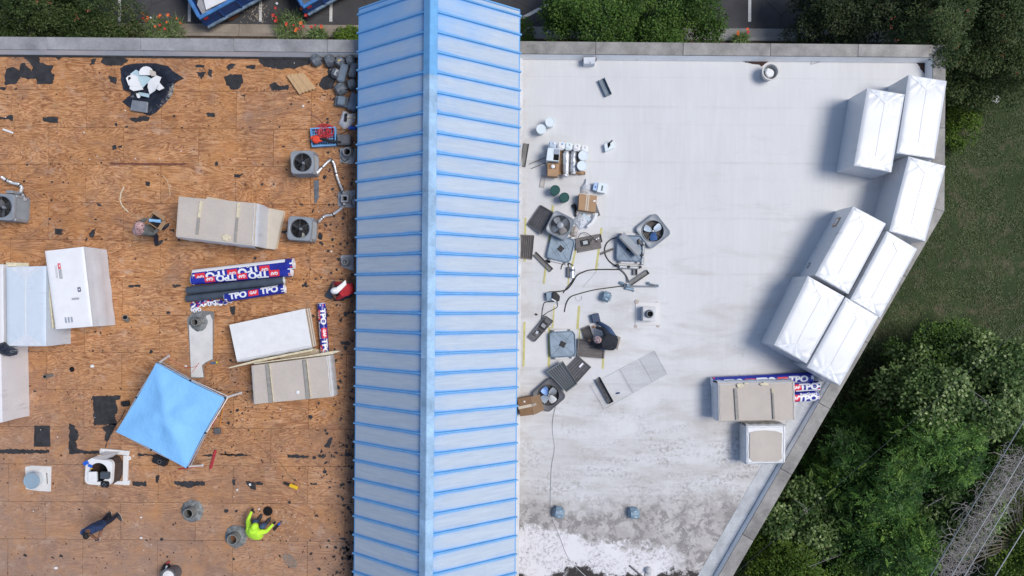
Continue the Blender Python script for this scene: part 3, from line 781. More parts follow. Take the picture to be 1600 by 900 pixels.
def tree(name, label, cat, clumps, kind, nper, ll, lw, base=None, group=None, trunk_r=.12, sprig=False, ks=2.0):
    cl = np.array(clumps); cx, cy = cl[:, 0].mean(), cl[:, 1].mean()
    b = Vector(base) if base else Vector((cx, cy, GZ))
    t = thing(name, label, cat, b, group)
    m = MB(); top = Vector((cx, cy, GZ+(cl[:, 2].mean()-GZ)*.55)); mid = (b+top)/2+Vector((npr.uniform(-.1, .1), npr.uniform(-.1, .1), 0))
    m.tube([b, mid, top], [trunk_r, trunk_r*.8, trunk_r*.6], 7)
    idx = npr.permutation(len(cl))[:min(len(cl), 16)]
    for i in idx:
        c = Vector(cl[i][:3]); q = (top+c)/2+Vector((npr.uniform(-.2, .2), npr.uniform(-.2, .2), npr.uniform(-.1, .2)))
        m.tube([top-Vector((0, 0, .1)), q, c], [trunk_r*.42, trunk_r*.25, .012], 5)
    m.build('trunk', m_bark, t, smooth=True)
    pos = []; dr = []; up = []; tn = []; LL = []; WW = []
    for (x, y, z, r) in clumps:
        k = int(nper*(r/.5)**2) if not sprig else int(nper*(r/.5)**1.5)
        k = max(6, k)
        v = npr.normal(size=(k, 3)); v[:, 2] = np.abs(v[:, 2])*1.0-.25; v /= np.linalg.norm(v, axis=1)[:, None]
        rad = r*npr.uniform(.55, 1.12, size=(k, 1)); p = np.array([x, y, z])+v*rad*np.array([1, 1, .7])
        ct = npr.uniform(-.22, .22)
        h = npr.normal(size=(k, 3)); h[:, 2] *= .35
        d = v*.8+h*.8; d[:, 2] -= .1
        u = np.tile([0., 0., 1.], (k, 1))+npr.normal(size=(k, 3))*.45
        tt = np.clip(npr.normal(.42+ct, .2, size=k), 0, 1)
        if not sprig:
            pos.append(p); dr.append(d); up.append(u); tn.append(tt); LL.append(ll*npr.uniform(.7, 1.3, k)); WW.append(lw*npr.uniform(.7, 1.3, k))
        else:
            d[:, 2] = d[:, 2]*.5+.05; d /= np.linalg.norm(d, axis=1)[:, None]; s = np.cross(d, u); s /= np.linalg.norm(s, axis=1)[:, None]
            SL = npr.uniform(.22, .42, size=(k, 1))
            q_ = p-np.array([0, 0, .06]); k4 = npr.permutation(np.repeat(np.arange(k), 9)); pos.append(p[k4]+npr.normal(size=(len(k4), 3))*r*.28); dr.append(npr.normal(size=(len(k4), 3))*np.array([1, 1, .4])); up.append(u[k4]); tn.append(np.clip(tt[k4]+npr.normal(size=len(k4))*.12, 0, 1)); LL.append(npr.uniform(.06, .12, len(k4))); WW.append(npr.uniform(.035, .06, len(k4)))
            for j in range(7):
                f = (j+1)/7.5; q = p+d*SL*f+np.array([0, 0, -1])*SL*(f**2)*.25
                for sg in (-1, 1):
                    pos.append(q); dr.append(d*.55+s*sg); up.append(u); tn.append(tt+npr.uniform(-.05, .05, k)); w = math.sin(math.pi*(.2+.7*f))
                    LL.append(ll*w*npr.uniform(.85, 1.15, k)); WW.append(lw*npr.uniform(.85, 1.15, k))
            pos.append(p+d*SL-np.array([0, 0, .25])*SL); dr.append(d); up.append(u); tn.append(tt); LL.append(np.full(k, ll)); WW.append(np.full(k, lw))
    leaf_mesh('crown', np.concatenate(pos), np.concatenate(LL), np.concatenate(WW), np.concatenate(dr), np.concatenate(up), np.clip(np.concatenate(tn), 0, 1), LEAF[kind], t)
    return t
# along the north wall
g1 = 'crape myrtles along the north wall'
tree('crape_myrtle', 'large crape myrtle at the far left above the plywood roof, with a few red blooms', 'tree', clumps_in(-70, -60, 100, 85, -3.6, -.9, 70, rmin=.35, rmax=.7), 'myrtle', 430, .085, .045, group=g1)
tree('crape_myrtle', 'crape myrtle between the far left tree and the first white stall line', 'tree', clumps_in(60, -50, 188, 78, -3.9, -1.3, 52, rmin=.3, rmax=.6), 'myrtle', 430, .085, .045, group=g1)
tree('crape_myrtle', 'bright green crape myrtle just right of the blue gable, left of its twin', 'tree', clumps_in(862, -60, 1000, 85, -3.8, -1.0, 62, rmin=.32, rmax=.62), 'bright', 430, .09, .05, group=g1)
tree('crape_myrtle', 'bright green crape myrtle right of its twin, beside the empty dark stall', 'tree', clumps_in(972, -50, 1124, 80, -3.9, -1.1, 62, rmin=.32, rmax=.62), 'bright', 430, .09, .05, group=g1)
tree('crape_myrtle', 'dark crape myrtle at the left end of the big thicket by the roof corner', 'tree', clumps_in(1246, -40, 1350, 76, -3.9, -1.4, 48, rmin=.3, rmax=.6), 'dark', 400, .085, .045, group=g1)
tree('crape_myrtle', 'dark crape myrtle in the middle of the thicket behind the parapet', 'tree', clumps_in(1325, -60, 1450, 84, -3.6, -.8, 58, rmin=.3, rmax=.65), 'dark', 420, .085, .045, group=g1)
tree('crape_myrtle', 'tall crape myrtle whose branches hang over the roof corner parapet', 'tree', clumps_in(1425, 5, 1500, 112, -1.2, 1.2, 34, rmin=.25, rmax=.45)+clumps_in(1425, -60, 1520, 60, -2.5, .2, 40, rmin=.35, rmax=.6), 'myrtle', 420, .085, .045, base=P(1470, 5, GZ), group=g1)
tree('crape_myrtle', 'broad crape myrtle at the upper right beyond the roof corner', 'tree', clumps_in(1485, -50, 1640, 90, -3.0, .0, 90, rmin=.35, rmax=.7), 'myrtle', 420, .085, .045, group=g1)
tree('crape_myrtle', 'lower crape myrtle beside the east parapet above the lawn', 'tree', clumps_in(1482, 60, 1640, 150, -3.6, -1.2, 70, rmin=.35, rmax=.6), 'myrtle', 400, .085, .045, group=g1)
def low_plant(name, label, cat, px0, py0, px1, py1, h, n, kind, ll, lw, nper=80, shape='ell', r=(.1, .25)):
    return tree(name, label, cat, clumps_in(px0, py0, px1, py1, GZ+.1, GZ+h, n, shape, r[0], r[1]), kind, nper, ll, lw, trunk_r=.02)
low_plant('shrub', 'small clipped yellow-green shrub against the left side of the blue gable', 'shrub', 522, 42, 566, 80, .9, 26, 'lime', .06, .035, 900)
low_plant('shrub', 'dull green shrub with yellow tips just right of the blue gable end', 'shrub', 806, 32, 834, 84, .9, 22, 'lime', .07, .04, 700)
low_plant('ground_shrub', 'light green weedy shrub at the foot of the east wall by the corner', 'shrub', 1484, 150, 1530, 232, .7, 34, 'lime', .09, .05, 420, r=(.15, .32))
low_plant('ground_shrub', 'grey-green weeds at the foot of the slanting east wall', 'shrub', 1330, 530, 1385, 640, .7, 22, 'dark', .09, .045, 240, r=(.15, .3))
# daylilies with orange flowers
def lilies(label, px0, py0, px1, py1, nfl, seed):
    r_ = random.Random(seed); c = P((px0+px1)/2, (py0+py1)/2, GZ); t = thing('daylily_clump', label, 'flowers', (c.x, c.y, GZ), 'daylilies in the bed')
    n = 520; a, b = P(px0, py0, GZ), P(px1, py1, GZ)
    pos = np.stack([npr.uniform(a.x+.15, b.x-.15, n), npr.uniform(b.y, a.y-.1, n), np.full(n, GZ+.1)+npr.uniform(0, .3, n)], 1)
    d = npr.normal(size=(n, 3)); d[:, 2] = np.abs(d[:, 2])*.5+.2; u = npr.normal(size=(n, 3))*.3+np.array([0, 0, 1])
    leaf_mesh('foliage', pos, npr.uniform(.22, .42, n), npr.uniform(.014, .026, n), d, u, npr.uniform(.2, .9, n), LEAF['vine'], t)
    for k in range(nfl):
        x, y = r_.uniform(a.x, b.x), r_.uniform(b.y+.2, a.y+.1); z = GZ+r_.uniform(.45, .75)
        col = M('orange_petal', (.80, .16, .03), .5, 0, .15) if r_.random() < .6 else M('red_petal', (.62, .04, .03), .5, 0, .15)
        m = MB(); c0 = Vector((x, y, z)); s_ = r_.uniform(.045, .085); m.tube([(x, y, z-.4), (x, y, z)], .006, 4)
        for q in range(6):
            an = q*math.pi/3+r_.uniform(-.2, .2); dd = Vector((math.cos(an), math.sin(an), .35)); sd = Vector((-math.sin(an), math.cos(an), 0))
            m.add([c0, c0+dd*s_*.6+sd*s_*.3, c0+dd*s_+Vector((0, 0, -.02)), c0+dd*s_*.6-sd*s_*.3], [[0, 1, 2, 3]])
        m.build('flower', col, t)
lilies('clump of orange daylilies left of the big blue trailer', 228, 32, 296, 62, 13, 1)
lilies('clump of red and orange daylilies with grassy leaves below the second trailer', 430, 24, 484, 66, 15, 2)
lilies('few low orange daylilies between the clump and the clipped shrub', 486, 52, 515, 62, 4, 3)
lilies('few red daylilies at the kerb below the right-hand stall line', 1140, 60, 1165, 70, 5, 4)
# the wooded slope in the lower right
g2 = 'wild trees on the slope below the roof'
def east_of(x, y):   # keep clear of the wall
    q = x*math.cos(-BR)-y*math.sin(-BR), x*math.sin(-BR)+y*math.cos(-BR)
    if q[1] > cE.y: return q[0] > XE+.5
    ex = cE.x+(endS.x-cE.x)*(q[1]-cE.y)/(endS.y-cE.y); return q[0] > ex+.9
SL = [
 ('vine_covered_tree', 'vine-draped tree with pale silvery leaves in the middle of the slope', 1395, 560, 1500, 690, -3.4, -.6, 60, 'vine', False),
 ('vine_covered_tree', 'vine-draped tree at the right edge with pale round leaves', 1485, 540, 1620, 680, -3.2, -.4, 80, 'vine', False),
 ('wild_tree', 'dark green tree at the top of the thicket next to the lawn', 1420, 515, 1560, 600, -3.9, -1.6, 55, 'bright', False),
 ('compound_leaf_tree', 'feathery tree in the middle of the slope right of the slanting parapet', 1310, 690, 1440, 800, -3.2, -.4, 60, 'frond', True),
 ('compound_leaf_tree', 'feathery tree below the silvery vines', 1400, 640, 1520, 760, -3.0, -.3, 62, 'frond', True),
 ('compound_leaf_tree', 'bright feathery tree at the bottom beside the power lines', 1340, 800, 1460, 910, -3.0, -.3, 62, 'frond', True),
 ('vine_covered_tree', 'vine-draped tree at the bottom right of the slanting parapet end', 1190, 770, 1320, 860, -3.8, -1.5, 55, 'vine', False),
 ('wild_tree', 'yellow-green tree at the bottom edge near the parapet end', 1175, 840, 1290, 960, -3.6, -1.0, 60, 'lime', False),
 ('wild_tree', 'green tree at the bottom edge in the middle of the thicket', 1280, 850, 1390, 960, -3.5, -1.2, 55, 'bright', False),
 ('wild_tree', 'green tree crossed by the leftmost power line', 1440, 740, 1560, 860, -3.6, -1.2, 60, 'vine', False),
 ('wild_tree', 'bright green tree in the far lower right corner beyond the dead vines', 1540, 760, 1660, 950, -3.8, -1.4, 70, 'lime', False),
 ('wild_tree', 'green tree at the right edge above the dead vines', 1540, 660, 1660, 770, -3.6, -1.2, 50, 'bright', False),
 ('sapling', 'sapling with bright leaves in the dark gap by the parapet', 1255, 725, 1330, 790, -4.0, -2.6, 22, 'frond', True),
 ('sapling', 'low leafy sapling between the lawn and the parapet near the stacked boards', 1318, 640, 1370, 700, -4.2, -3.2, 18, 'frond', True),
]
for nm, lb, x0, y0, x1, y1, z0, z1, n, kd, spg in SL:
    cl = clumps_in(x0, y0, x1, y1, z0, z1, n, 'ell', .3, .62, east_of)
    tree(nm, lb, 'tree', cl, kd, 24 if spg else (230 if kd == 'vine' else 300), .11 if spg else (.12 if kd == 'vine' else .10), .034 if spg else (.10 if kd == 'vine' else .055), group=g2, sprig=spg)
def understory():
    n = 26000; x = npr.uniform(8, 21, n); y = npr.uniform(-13, -1.2, n)
    keep = np.array([east_of(a, b) for a, b in zip(x, y)]); x, y = x[keep], y[keep]
    # leave the lawn itself to the grass
    k2 = (y < -2.2-.0*x) ; x, y = x[k2], y[k2]; n = len(x)
    pos = np.stack([x, y, GZ+npr.uniform(.05, .7, n)], 1); d = npr.normal(size=(n, 3)); d[:, 2] *= .4; u = npr.normal(size=(n, 3))*.5+np.array([0, 0, 1])
    o = leaf_mesh('undergrowth', pos, .13, .07, d, u, np.clip(npr.normal(.3, .15, n), 0, 1), LEAF['dark'], None); tag(o, 'dark weedy undergrowth covering the ground beneath the wild trees', 'undergrowth', kind='stuff')
understory()
def lawn():
    n = 120000; x = npr.uniform(10.5, 22, n); y = npr.uniform(-9, 10.2, n)
    q = P(1479, 100, GZ)
    keep = np.array([east_of(a, b) for a, b in zip(x, y)]); x, y = x[keep], y[keep]
    bare = np.sin(x*2.3+np.sin(y*1.9)*1.5)*np.sin(y*1.7-x*.9+1.3*np.sin(x*3.1)); kk = (bare < .22) | (npr.uniform(size=len(x)) < .18); x, y = x[kk], y[kk]; n = len(x)
    cl = (np.sin(x*1.7+y*.6)+np.sin(y*2.3-x*.7)+npr.normal(size=n)*1.2)
    pos = np.stack([x, y, np.full(n, GZ)], 1); d = npr.normal(size=(n, 3)); d[:, 2] = np.abs(d[:, 2])*.35+.15
    u = npr.normal(size=(n, 3))*.4+np.array([0, 0, 1])
    o = leaf_mesh('grass', pos, npr.uniform(.06, .15, n), npr.uniform(.012, .03, n), d, u, np.clip(.42+.1*cl/2+npr.normal(size=n)*.12, 0, 1), LEAF['lawn'], None)
    tag(o, 'patchy mown grass of the lawn beside the east wall', 'grass', kind='stuff')
LEAF['lawn'] = m_leaf('grass_blade', [(.0, (.045, .058, .030)), (.42, (.11, .148, .062)), (.75, (.18, .215, .10)), (1, (.32, .29, .20))])
lawn()
def blossoms():
    n = 150; pos = np.stack([npr.uniform(9, 21, n), npr.uniform(7.6, 14, n), npr.uniform(-1.0, .2, n)], 1)
    n2 = 25; p2 = np.stack([npr.uniform(-20, -14, n2), npr.uniform(9.5, 13, n2), npr.uniform(-1.5, -.6, n2)], 1)
    pos = np.concatenate([pos[pos[:, 0] > 12.5], p2]); rep = 5; pos = np.repeat(pos, rep, 0)+npr.normal(size=(len(pos)*rep, 3))*.035; n = len(pos)
    o = leaf_mesh('blossoms', pos, .05, .045, npr.normal(size=(n, 3)), npr.normal(size=(n, 3))*.4+np.array([0, 0, 1]), npr.uniform(0, 1, n), m_leaf('coral_blossom', [(0, (.22, .05, .03)), (1, (.40, .13, .09))]), None)
    tag(o, 'tiny coral blossoms sprinkled over the crape myrtle crowns', 'blossoms', kind='stuff')
blossoms()
# tangle of dead grey vine on the right
def dead_vine():
    r_ = random.Random(5); t = thing('dead_vine_mass', 'tangle of leafless grey vine stems under the power lines at right', 'dead vines', P(1530, 820, GZ))
    m = MB()
    for k in range(900):
        px = r_.gauss(0, 1); f = r_.random(); cx = 1478+(1600-1478)*f+r_.gauss(0, 13); cy = 900-(900-715)*f*1.0+r_.gauss(0, 15)
        z = -1.3+r_.gauss(0, .35); p = P(cx, cy, z); a = r_.uniform(0, 6.3); path = [p]; cv = r_.uniform(-.9, .9)
        for s_ in range(5):
            a += cv; p = p+Vector((math.cos(a), math.sin(a), r_.uniform(-.4, .4)))*r_.uniform(.06, .17); path.append(p)
        m.tube(path, r_.uniform(.004, .008), 3)
    m.build('stems', M('dead_vine_bark', (.34, .31, .30), .9, 0, .2), t, smooth=True)['kind'] = 'stuff'
    m = MB(); b = P(1530, 820, GZ); m.tube([b, b+Vector((.1, 0, 1.6)), b+Vector((0, .2, 2.9))], [.08, .06, .03], 6); m.build('trunk', m_bark, t)
    m = MB()
    for k in range(14):
        f = k/13; m.tube([b+Vector((0, .1, 2.2)), P(1478+122*f, 900-185*f, -1.5)], [.03, .01], 4)
    m.build('limbs', m_bark, t)
dead_vine()
# bare twigs poking out of the green
def twigs():
    r_ = random.Random(15)
    for lb, a, b in (('bare pale branch poking out of the vines right of the parapet end', (1245, 783), (1262, 800)), ('bare pale branch above the feathery tree', (1450, 790), (1478, 775)), ('long bare pale branch at the bottom of the thicket', (1265, 885), (1312, 868)), ('bare pale branch in the silvery vines', (1518, 610), (1548, 640))):
        z = -.7; p, q = P(*a, z), P(*b, z+.2); t = thing('bare_branch', lb, 'branch', (p.x, p.y, z-.2)); m = MB(); m.tube([p-Vector((0, 0, .3)), p, (p+q)/2+Vector((.05, .05, .05)), q], [.012, .009, .007, .004], 5)
        for k in range(5):
            c = p.lerp(q, r_.uniform(.2, 1)); m.tube([c, c+Vector((r_.uniform(-.2, .2), r_.uniform(-.2, .2), .1))], [.005, .003], 4)
        m.build('stem', M('dead_vine_bark', (.34, .31, .30)), t)
twigs()
# power lines crossing the corner
def wire(label, a, b, z, r, mt, sag=.0, ext=30):
    p, q = P(*a, z), P(*b, z); d = (q-p).normalized(); p0, q0 = p-d*ext, q+d*ext; n = 24; path = []
    for i in range(n+1):
        t = i/n; path.append(p0.lerp(q0, t)+Vector((0, 0, -sag*4*t*(1-t)+sag)))
    m = MB(); m.tube(path, r, 6); tag(m.build('power_line', mt, smooth=True), label, 'power line', 'power lines over the slope')
m_wire = M('weathered_wire', (.30, .31, .33), .5, .3, .1); m_wired = M('dark_wire', (.10, .12, .14), .5, .2, .1)
wire('leftmost of the power lines, a dark cable over the trees', (1454, 900), (1589, 675), 2.5, .018, m_wired)
wire('second power line from the left, over the dead vines', (1487, 900), (1600, 711), 2.5, .013, m_wire)
wire('third power line from the left, right side of the dead vines', (1507, 900), (1600, 747), 2.6, .013, m_wire)
wire('rightmost power line, in the far lower right corner', (1555, 900), (1600, 827), 2.4, .016, m_wire)
wire('thin dark cable threading the tree tops toward the parapet', (1200, 852), (1390, 688), -.5, .003, m_wired, ext=8)
def groundpoly(pts, z): return [tuple(P(x, y, z).xy) for x, y in pts]
m = MB(); m.prism(groundpoly([(1544, 149), (1562, 151), (1561, 157), (1556, 163), (1546, 157)], GZ), GZ+.02, GZ+.05); tag(m.build('litter_sheet', m_white), 'crumpled white sheet lying on the lawn at upper right', 'litter')
# ---------------- wrapped and open packs of roof insulation ----------------
def lerp(a, b, t): return a+(b-a)*t
def top_grid(q, nu, nv, fz):
    """grid of points over quad q (4 world xy corners at z) with relief fz(u,v)"""
    vs = []
    for j in range(nv+1):
        for i in range(nu+1):
            u, v = i/nu, j/nv
            p = q[0].lerp(q[1], u).lerp(q[3].lerp(q[2], u), v); vs.append(Vector((p.x, p.y, p.z+fz(u, v))))
    return vs
def wrapped_pack(label, px, h, mt=None, group='white wrapped packs on the white roof', seam=True, prints=True, fold_ends=(0, 1), z0=.0, seamw=.012, base_px=None, seed=1):
    """px: four plan corners of the top going round, long sides 1-2 and 3-0. Wrapped bundle of boards."""
    mt = mt or m_wrapW
    r_ = random.Random(seed)
    q = [P(x, y, z0+h) for x, y in px]
    c = sum(q, Vector())/4; t = thing('wrapped_insulation_pack', label, 'insulation pack', (c.x, c.y, z0), group)
    m = MB(); n = 28; nl = 40
    ph = [r_.uniform(0, 6.3) for _ in range(8)]
    def relief(u, v):
        e = min(u, 1-u, v, 1-v)
        z = -.026*math.exp(-e*30)
        for s in (0, 1):                                   # pleats radiating from the folded ends
            vv = v if s == 0 else 1-v
            if s in fold_ends and vv < .26:
                a = math.atan2(vv+.01, u-.5); rr = math.hypot(u-.5, vv*1.6)
                z += .0045*math.sin(a*15+ph[s])*math.exp(-((vv-.1)/.1)**2)+.0025*math.sin(a*31+ph[s+2])*math.exp(-((vv-.12)/.09)**2)
        z += .003*math.sin(u*3+v*5+ph[4])*math.sin(v*9+ph[5])
        return z
    vs = top_grid(q, n, nl, relief); fs = [[j*(n+1)+i, j*(n+1)+i+1, (j+1)*(n+1)+i+1, (j+1)*(n+1)+i] for j in range(nl) for i in range(n)]
    # skirt: walk round the rim and drop to the deck with a slight wobble
    rim = [i for i in range(n+1)]+[(j)*(n+1)+n for j in range(1, nl+1)]+[nl*(n+1)+i for i in range(n-1, -1, -1)]+[j*(n+1) for j in range(nl-1, 0, -1)]
    a2 = sum(q[i].x*q[(i+1) % 4].y-q[(i+1) % 4].x*q[i].y for i in range(4))
    rings = [rim]; base = len(vs); k = len(rim)
    for lv in range(1, 9):
        f = lv/8; ring = []
        for ii, r0 in enumerate(rim):
            p = vs[r0]; d = Vector((p.x-c.x, p.y-c.y, 0)).normalized(); wob = .004*math.sin(ii*.55+f*3+ph[6])+.007*math.sin(ii*.19-f*5+ph[7])
            vs.append(Vector((p.x, p.y, z0+(h-.03)*(1-f)))+d*wob*math.sin(math.pi*f)); ring.append(len(vs)-1)
        rings.append(ring)
    for a, b in zip(rings[:-1], rings[1:]):
        for i in range(k): fs.append([a[i], b[i], b[(i+1) % k], a[(i+1) % k]])
    if a2 < 0: fs = [f[::-1] for f in fs]
    m.add(vs, fs); w = m.build('wrap', mt, t, smooth=True, sharp=60)
    if seam:
        m = MB(); ctr = lambda u, v: q[0].lerp(q[1], u).lerp(q[3].lerp(q[2], u), v)+Vector((0, 0, relief(u, v)+.003))
        pts = [ctr(.5+.004*math.sin(v_*9), v_) for v_ in [.09+.82*i/14 for i in range(15)]]
        for a, b in zip(pts[:-1], pts[1:]):
            s_ = (b-a).cross(Vector((0, 0, 1))).normalized()*seamw/2; m.add([a-s_, a+s_, b+s_, b-s_], [[0, 1, 2, 3]])
        m.build('seam', m_seam, w)
    for s in fold_ends:                                    # the triangular end flap
        e = .012 if s == 0 else .988; a_ = .16 if s == 0 else .84
        g = lambda u, v: q[0].lerp(q[1], u).lerp(q[3].lerp(q[2], u), v)+Vector((0, 0, relief(u, v)+.006))
        m = MB(); A, B, D = g(.06, e), g(.94, e), g(.5, a_); nf = 10; V = []; F = []
        for i in range(nf+1):
            for j in range(4):
                p0 = A.lerp(B, i/nf); d_ = D.lerp(p0, 1-j/3*.96); V.append(d_+Vector((0, 0, .008*math.sin(i*2.1+j+ph[s])*(1-j/3)+.004)))
        for i in range(nf):
            for j in range(3): F.append([i*4+j, (i+1)*4+j, (i+1)*4+j+1, i*4+j+1])
        if (a2 > 0) != (s == 0): F = [f[::-1] for f in F]
        m.add(V, F); m.build('end_fold', m_fold, w, smooth=True, sharp=60)
    return t, w, q, relief
WP = [
 ('white wrapped pack furthest left of the top pair near the roof corner', [(1355.6,137.3),(1414.4,147.1),(1393.3,268.9),(1334.9,258.2)]),
 ('white wrapped pack nearest the roof corner, right of the top pair', [(1420.4,116.7),(1480,126.2),(1461,247.8),(1401.8,238.9)]),
 ('white wrapped pack alone by the bend of the east parapet', [(1420.4,244),(1478.4,258.9),(1446.3,377),(1390,361)]),
 ('white wrapped pack with a small brown label on its left side', [(1333.8,322),(1385,349.3),(1326,459.5),(1274,430)]),
 ('white wrapped pack touching the slanting parapet below the bend', [(1386.5,361),(1434,389),(1376,496.5),(1329,468)]),
 ('white wrapped pack furthest left of the bottom pair', [(1263,431),(1320,463),(1260.8,568),(1210,539)]),
 ('white wrapped pack at the bottom, against the parapet above the blue rolls', [(1322,464.5),(1373,495),(1313,602.5),(1261.5,574)]),
]
packs = []
for i, (lb, q) in enumerate(WP): packs.append(wrapped_pack(lb, q, 1.22, seed=i+1))
# label and stamp on the side of the fourth pack
def side_label(pk, i0, i1, f0, f1, z0, z1, mt, name='label'):
    t, w, q, _ = pk; a, b = q[i0].lerp(q[i1], f0), q[i0].lerp(q[i1], f1); c = sum(q, Vector())/4
    n = (b-a).cross(Vector((0, 0, 1))).normalized(); 
    if n.dot(a-c) < 0: n = -n
    o = n*.024; m = MB(); A = Vector((a.x, a.y, z0))+o; B = Vector((b.x, b.y, z0))+o
    m.hexa([A-n*.02, B-n*.02, Vector((B.x, B.y, z1))-n*.02, Vector((A.x, A.y, z1))-n*.02], [A, B, Vector((B.x, B.y, z1)), Vector((A.x, A.y, z1))])
    return m.build(name, mt, w)
side_label(packs[3], 0, 3, .14, .27, .5, .75, m_card); side_label(packs[3], 0, 3, .16, .25, .54, .70, m_prw) 
for k in range(3): side_label(packs[3], 0, 3, .80+.03*k, .815+.03*k, .25, .40, m_acg, 'stamp')
wb = MB(); p = P(1361, 277, 0); wb.box((p.x, p.y, .006), (.19, .09, .08)); tag(wb.build('wood_block', m_lath, bevel=.004), 'short wood block under the bottom edge of the leftmost corner pack', 'wood block')

# left roof, wrapped stacks
gl = 'packs at the left edge of the plywood roof'
B_ = wrapped_pack('white pack with a printed red label, right of the bluish pack', [(69.3,392.2),(129.6,385.5),(144,510),(86,514.5)], 1.22, M('white_printed_board', (.80, .80, .82), .5, 0, .05, 3), gl, seam=False, fold_ends=(), seed=21)
C_ = wrapped_pack('pack in bluish film with a white centre seam', [(9,417),(71,415.5),(71,541),(10,541)], 1.22, m_wrapB, gl, seamw=.03, seed=22)
D_ = wrapped_pack('white pack cut off by the left edge of the picture, below the bluish pack', [(-62,548),(.5,544),(3,660),(-60,672)], 1.22, m_wrapG, gl, seed=23)
E_ = wrapped_pack('pack of which only a strip shows at the left edge, beside the bluish pack', [(-56,412),(4,413),(5,541),(-55,541)], 1.22, m_wrapG, gl, seed=24)
for ch in C_[1].children:
    if ch.name.startswith('seam'): ch.data.materials[0] = m_white
# faint ribbing of the printed film and the maker's label on the white pack
t, w, q, rel = B_
gp = lambda u, v, d=.004: q[0].lerp(q[1], u).lerp(q[3].lerp(q[2], u), v)+Vector((0, 0, d+rel(u, v)))
for k in range(16):
    u = .05+k*.058; m = MB(); a, b = gp(u, .03), gp(u, .97); m.bar(a-Vector((0, 0, .003)), b-Vector((0, 0, .003)), .012, .005); m.build('rib', M('white_rib', (.74, .74, .77), .5, 0, .03), w)
def text_mesh(s, size, mt, bold=.0, name='lettering', sub=False):
    cu = bpy.data.curves.new('txt', 'FONT'); cu.body = s; cu.size = size; cu.offset = bold; cu.resolution_u = 3
    cu.align_x = 'CENTER'; cu.align_y = 'CENTER'
    o = bpy.data.objects.new('txt', cu); C.objects.link(o); bpy.context.view_layer.update()
    me = bpy.data.meshes.new_from_object(o.evaluated_get(bpy.context.evaluated_depsgraph_get())); bpy.data.objects.remove(o)
    vs = [tuple(v.co) for v in me.vertices]; fs = [list(p.vertices) for p in me.polygons]; bpy.data.meshes.remove(me)
    return vs, fs
def flat_patch(parent, gfun, u0, u1, v0, v1, mt, d, name='print'):
    m = MB(); m.add([gfun(u0, v0, d), gfun(u1, v0, d), gfun(u1, v1, d), gfun(u0, v1, d)], [[0, 1, 2, 3]]); o = m.build(name, mt, parent)
    return o
flat_patch(w, gp, .30, .37, .175, .245, m_prr, .012); flat_patch(w, gp, .305, .385, .25, .37, M('label_grey', (.40, .40, .42)), .012, 'label')
flat_patch(w, gp, .328, .35, .19, .225, m_prw, .0135)
for k in range(4): flat_patch(w, gp, .315+.016*k, .323+.016*k, .255, .36, m_prw if k % 2 else M('label_dark', (.2, .2, .22)), .0135, 'print')
for k in range(3): flat_patch(w, gp, .22+.02*k, .228+.02*k, .19+.02*(k % 2), .36, M('label_grey', (.40, .40, .42)), .012, 'print')
flat_patch(w, gp, .74, .82, .50, .555, M('dark_blue_scrap', (.03, .05, .13)), .016, 'print'); flat_patch(w, gp, .765, .795, .515, .54, m_prw, .018)
flat_patch(w, gp, .55, .75, .625, .65, M('label_grey', (.40, .40, .42)), .012, 'print')
for k in range(3): flat_patch(w, gp, .30+.08*k, .35+.08*k, .86, .93, m_alu, .012, 'print')
# folded clear film on the east side of the white pack
a, b = q[1], q[2]; out = Vector((1, .12, 0)); m = MB(); V = []; F = []
for i in range(13):
    f = i/12
    for j in range(7):
        g = j/6; p = a.lerp(b, f); V.append((p.x+.026+.035*math.exp(-((g-.5)/.12)**2)*(1-.6*math.exp(-((f)/.12)**2))+.01*math.sin(i*1.3+j), p.y, .02+(1.17)*(1-g)))
for i in range(12):
    for j in range(6): F.append([i*7+j, i*7+j+1, (i+1)*7+j+1, (i+1)*7+j])
m.add(V, F); m.build('side_film', m_fold, w, smooth=True, sharp=80)
# yellow-edged lath leaning between the two packs
m = MB(); m.bar(P(77, 432, 1.0), P(85, 513, .9), .035, .07); tag(m.build('lath', m_cream), 'thin cream lath standing between the bluish pack and the white printed pack', 'lath')
m = MB(); pp = P(60, 413, 1.0); m.bar(P(10, 413, .95), P(45, 414, .95), .12, .02); tag(m.build('lath', m_cream), 'short cream strip at the top edge of the bluish pack', 'lath')

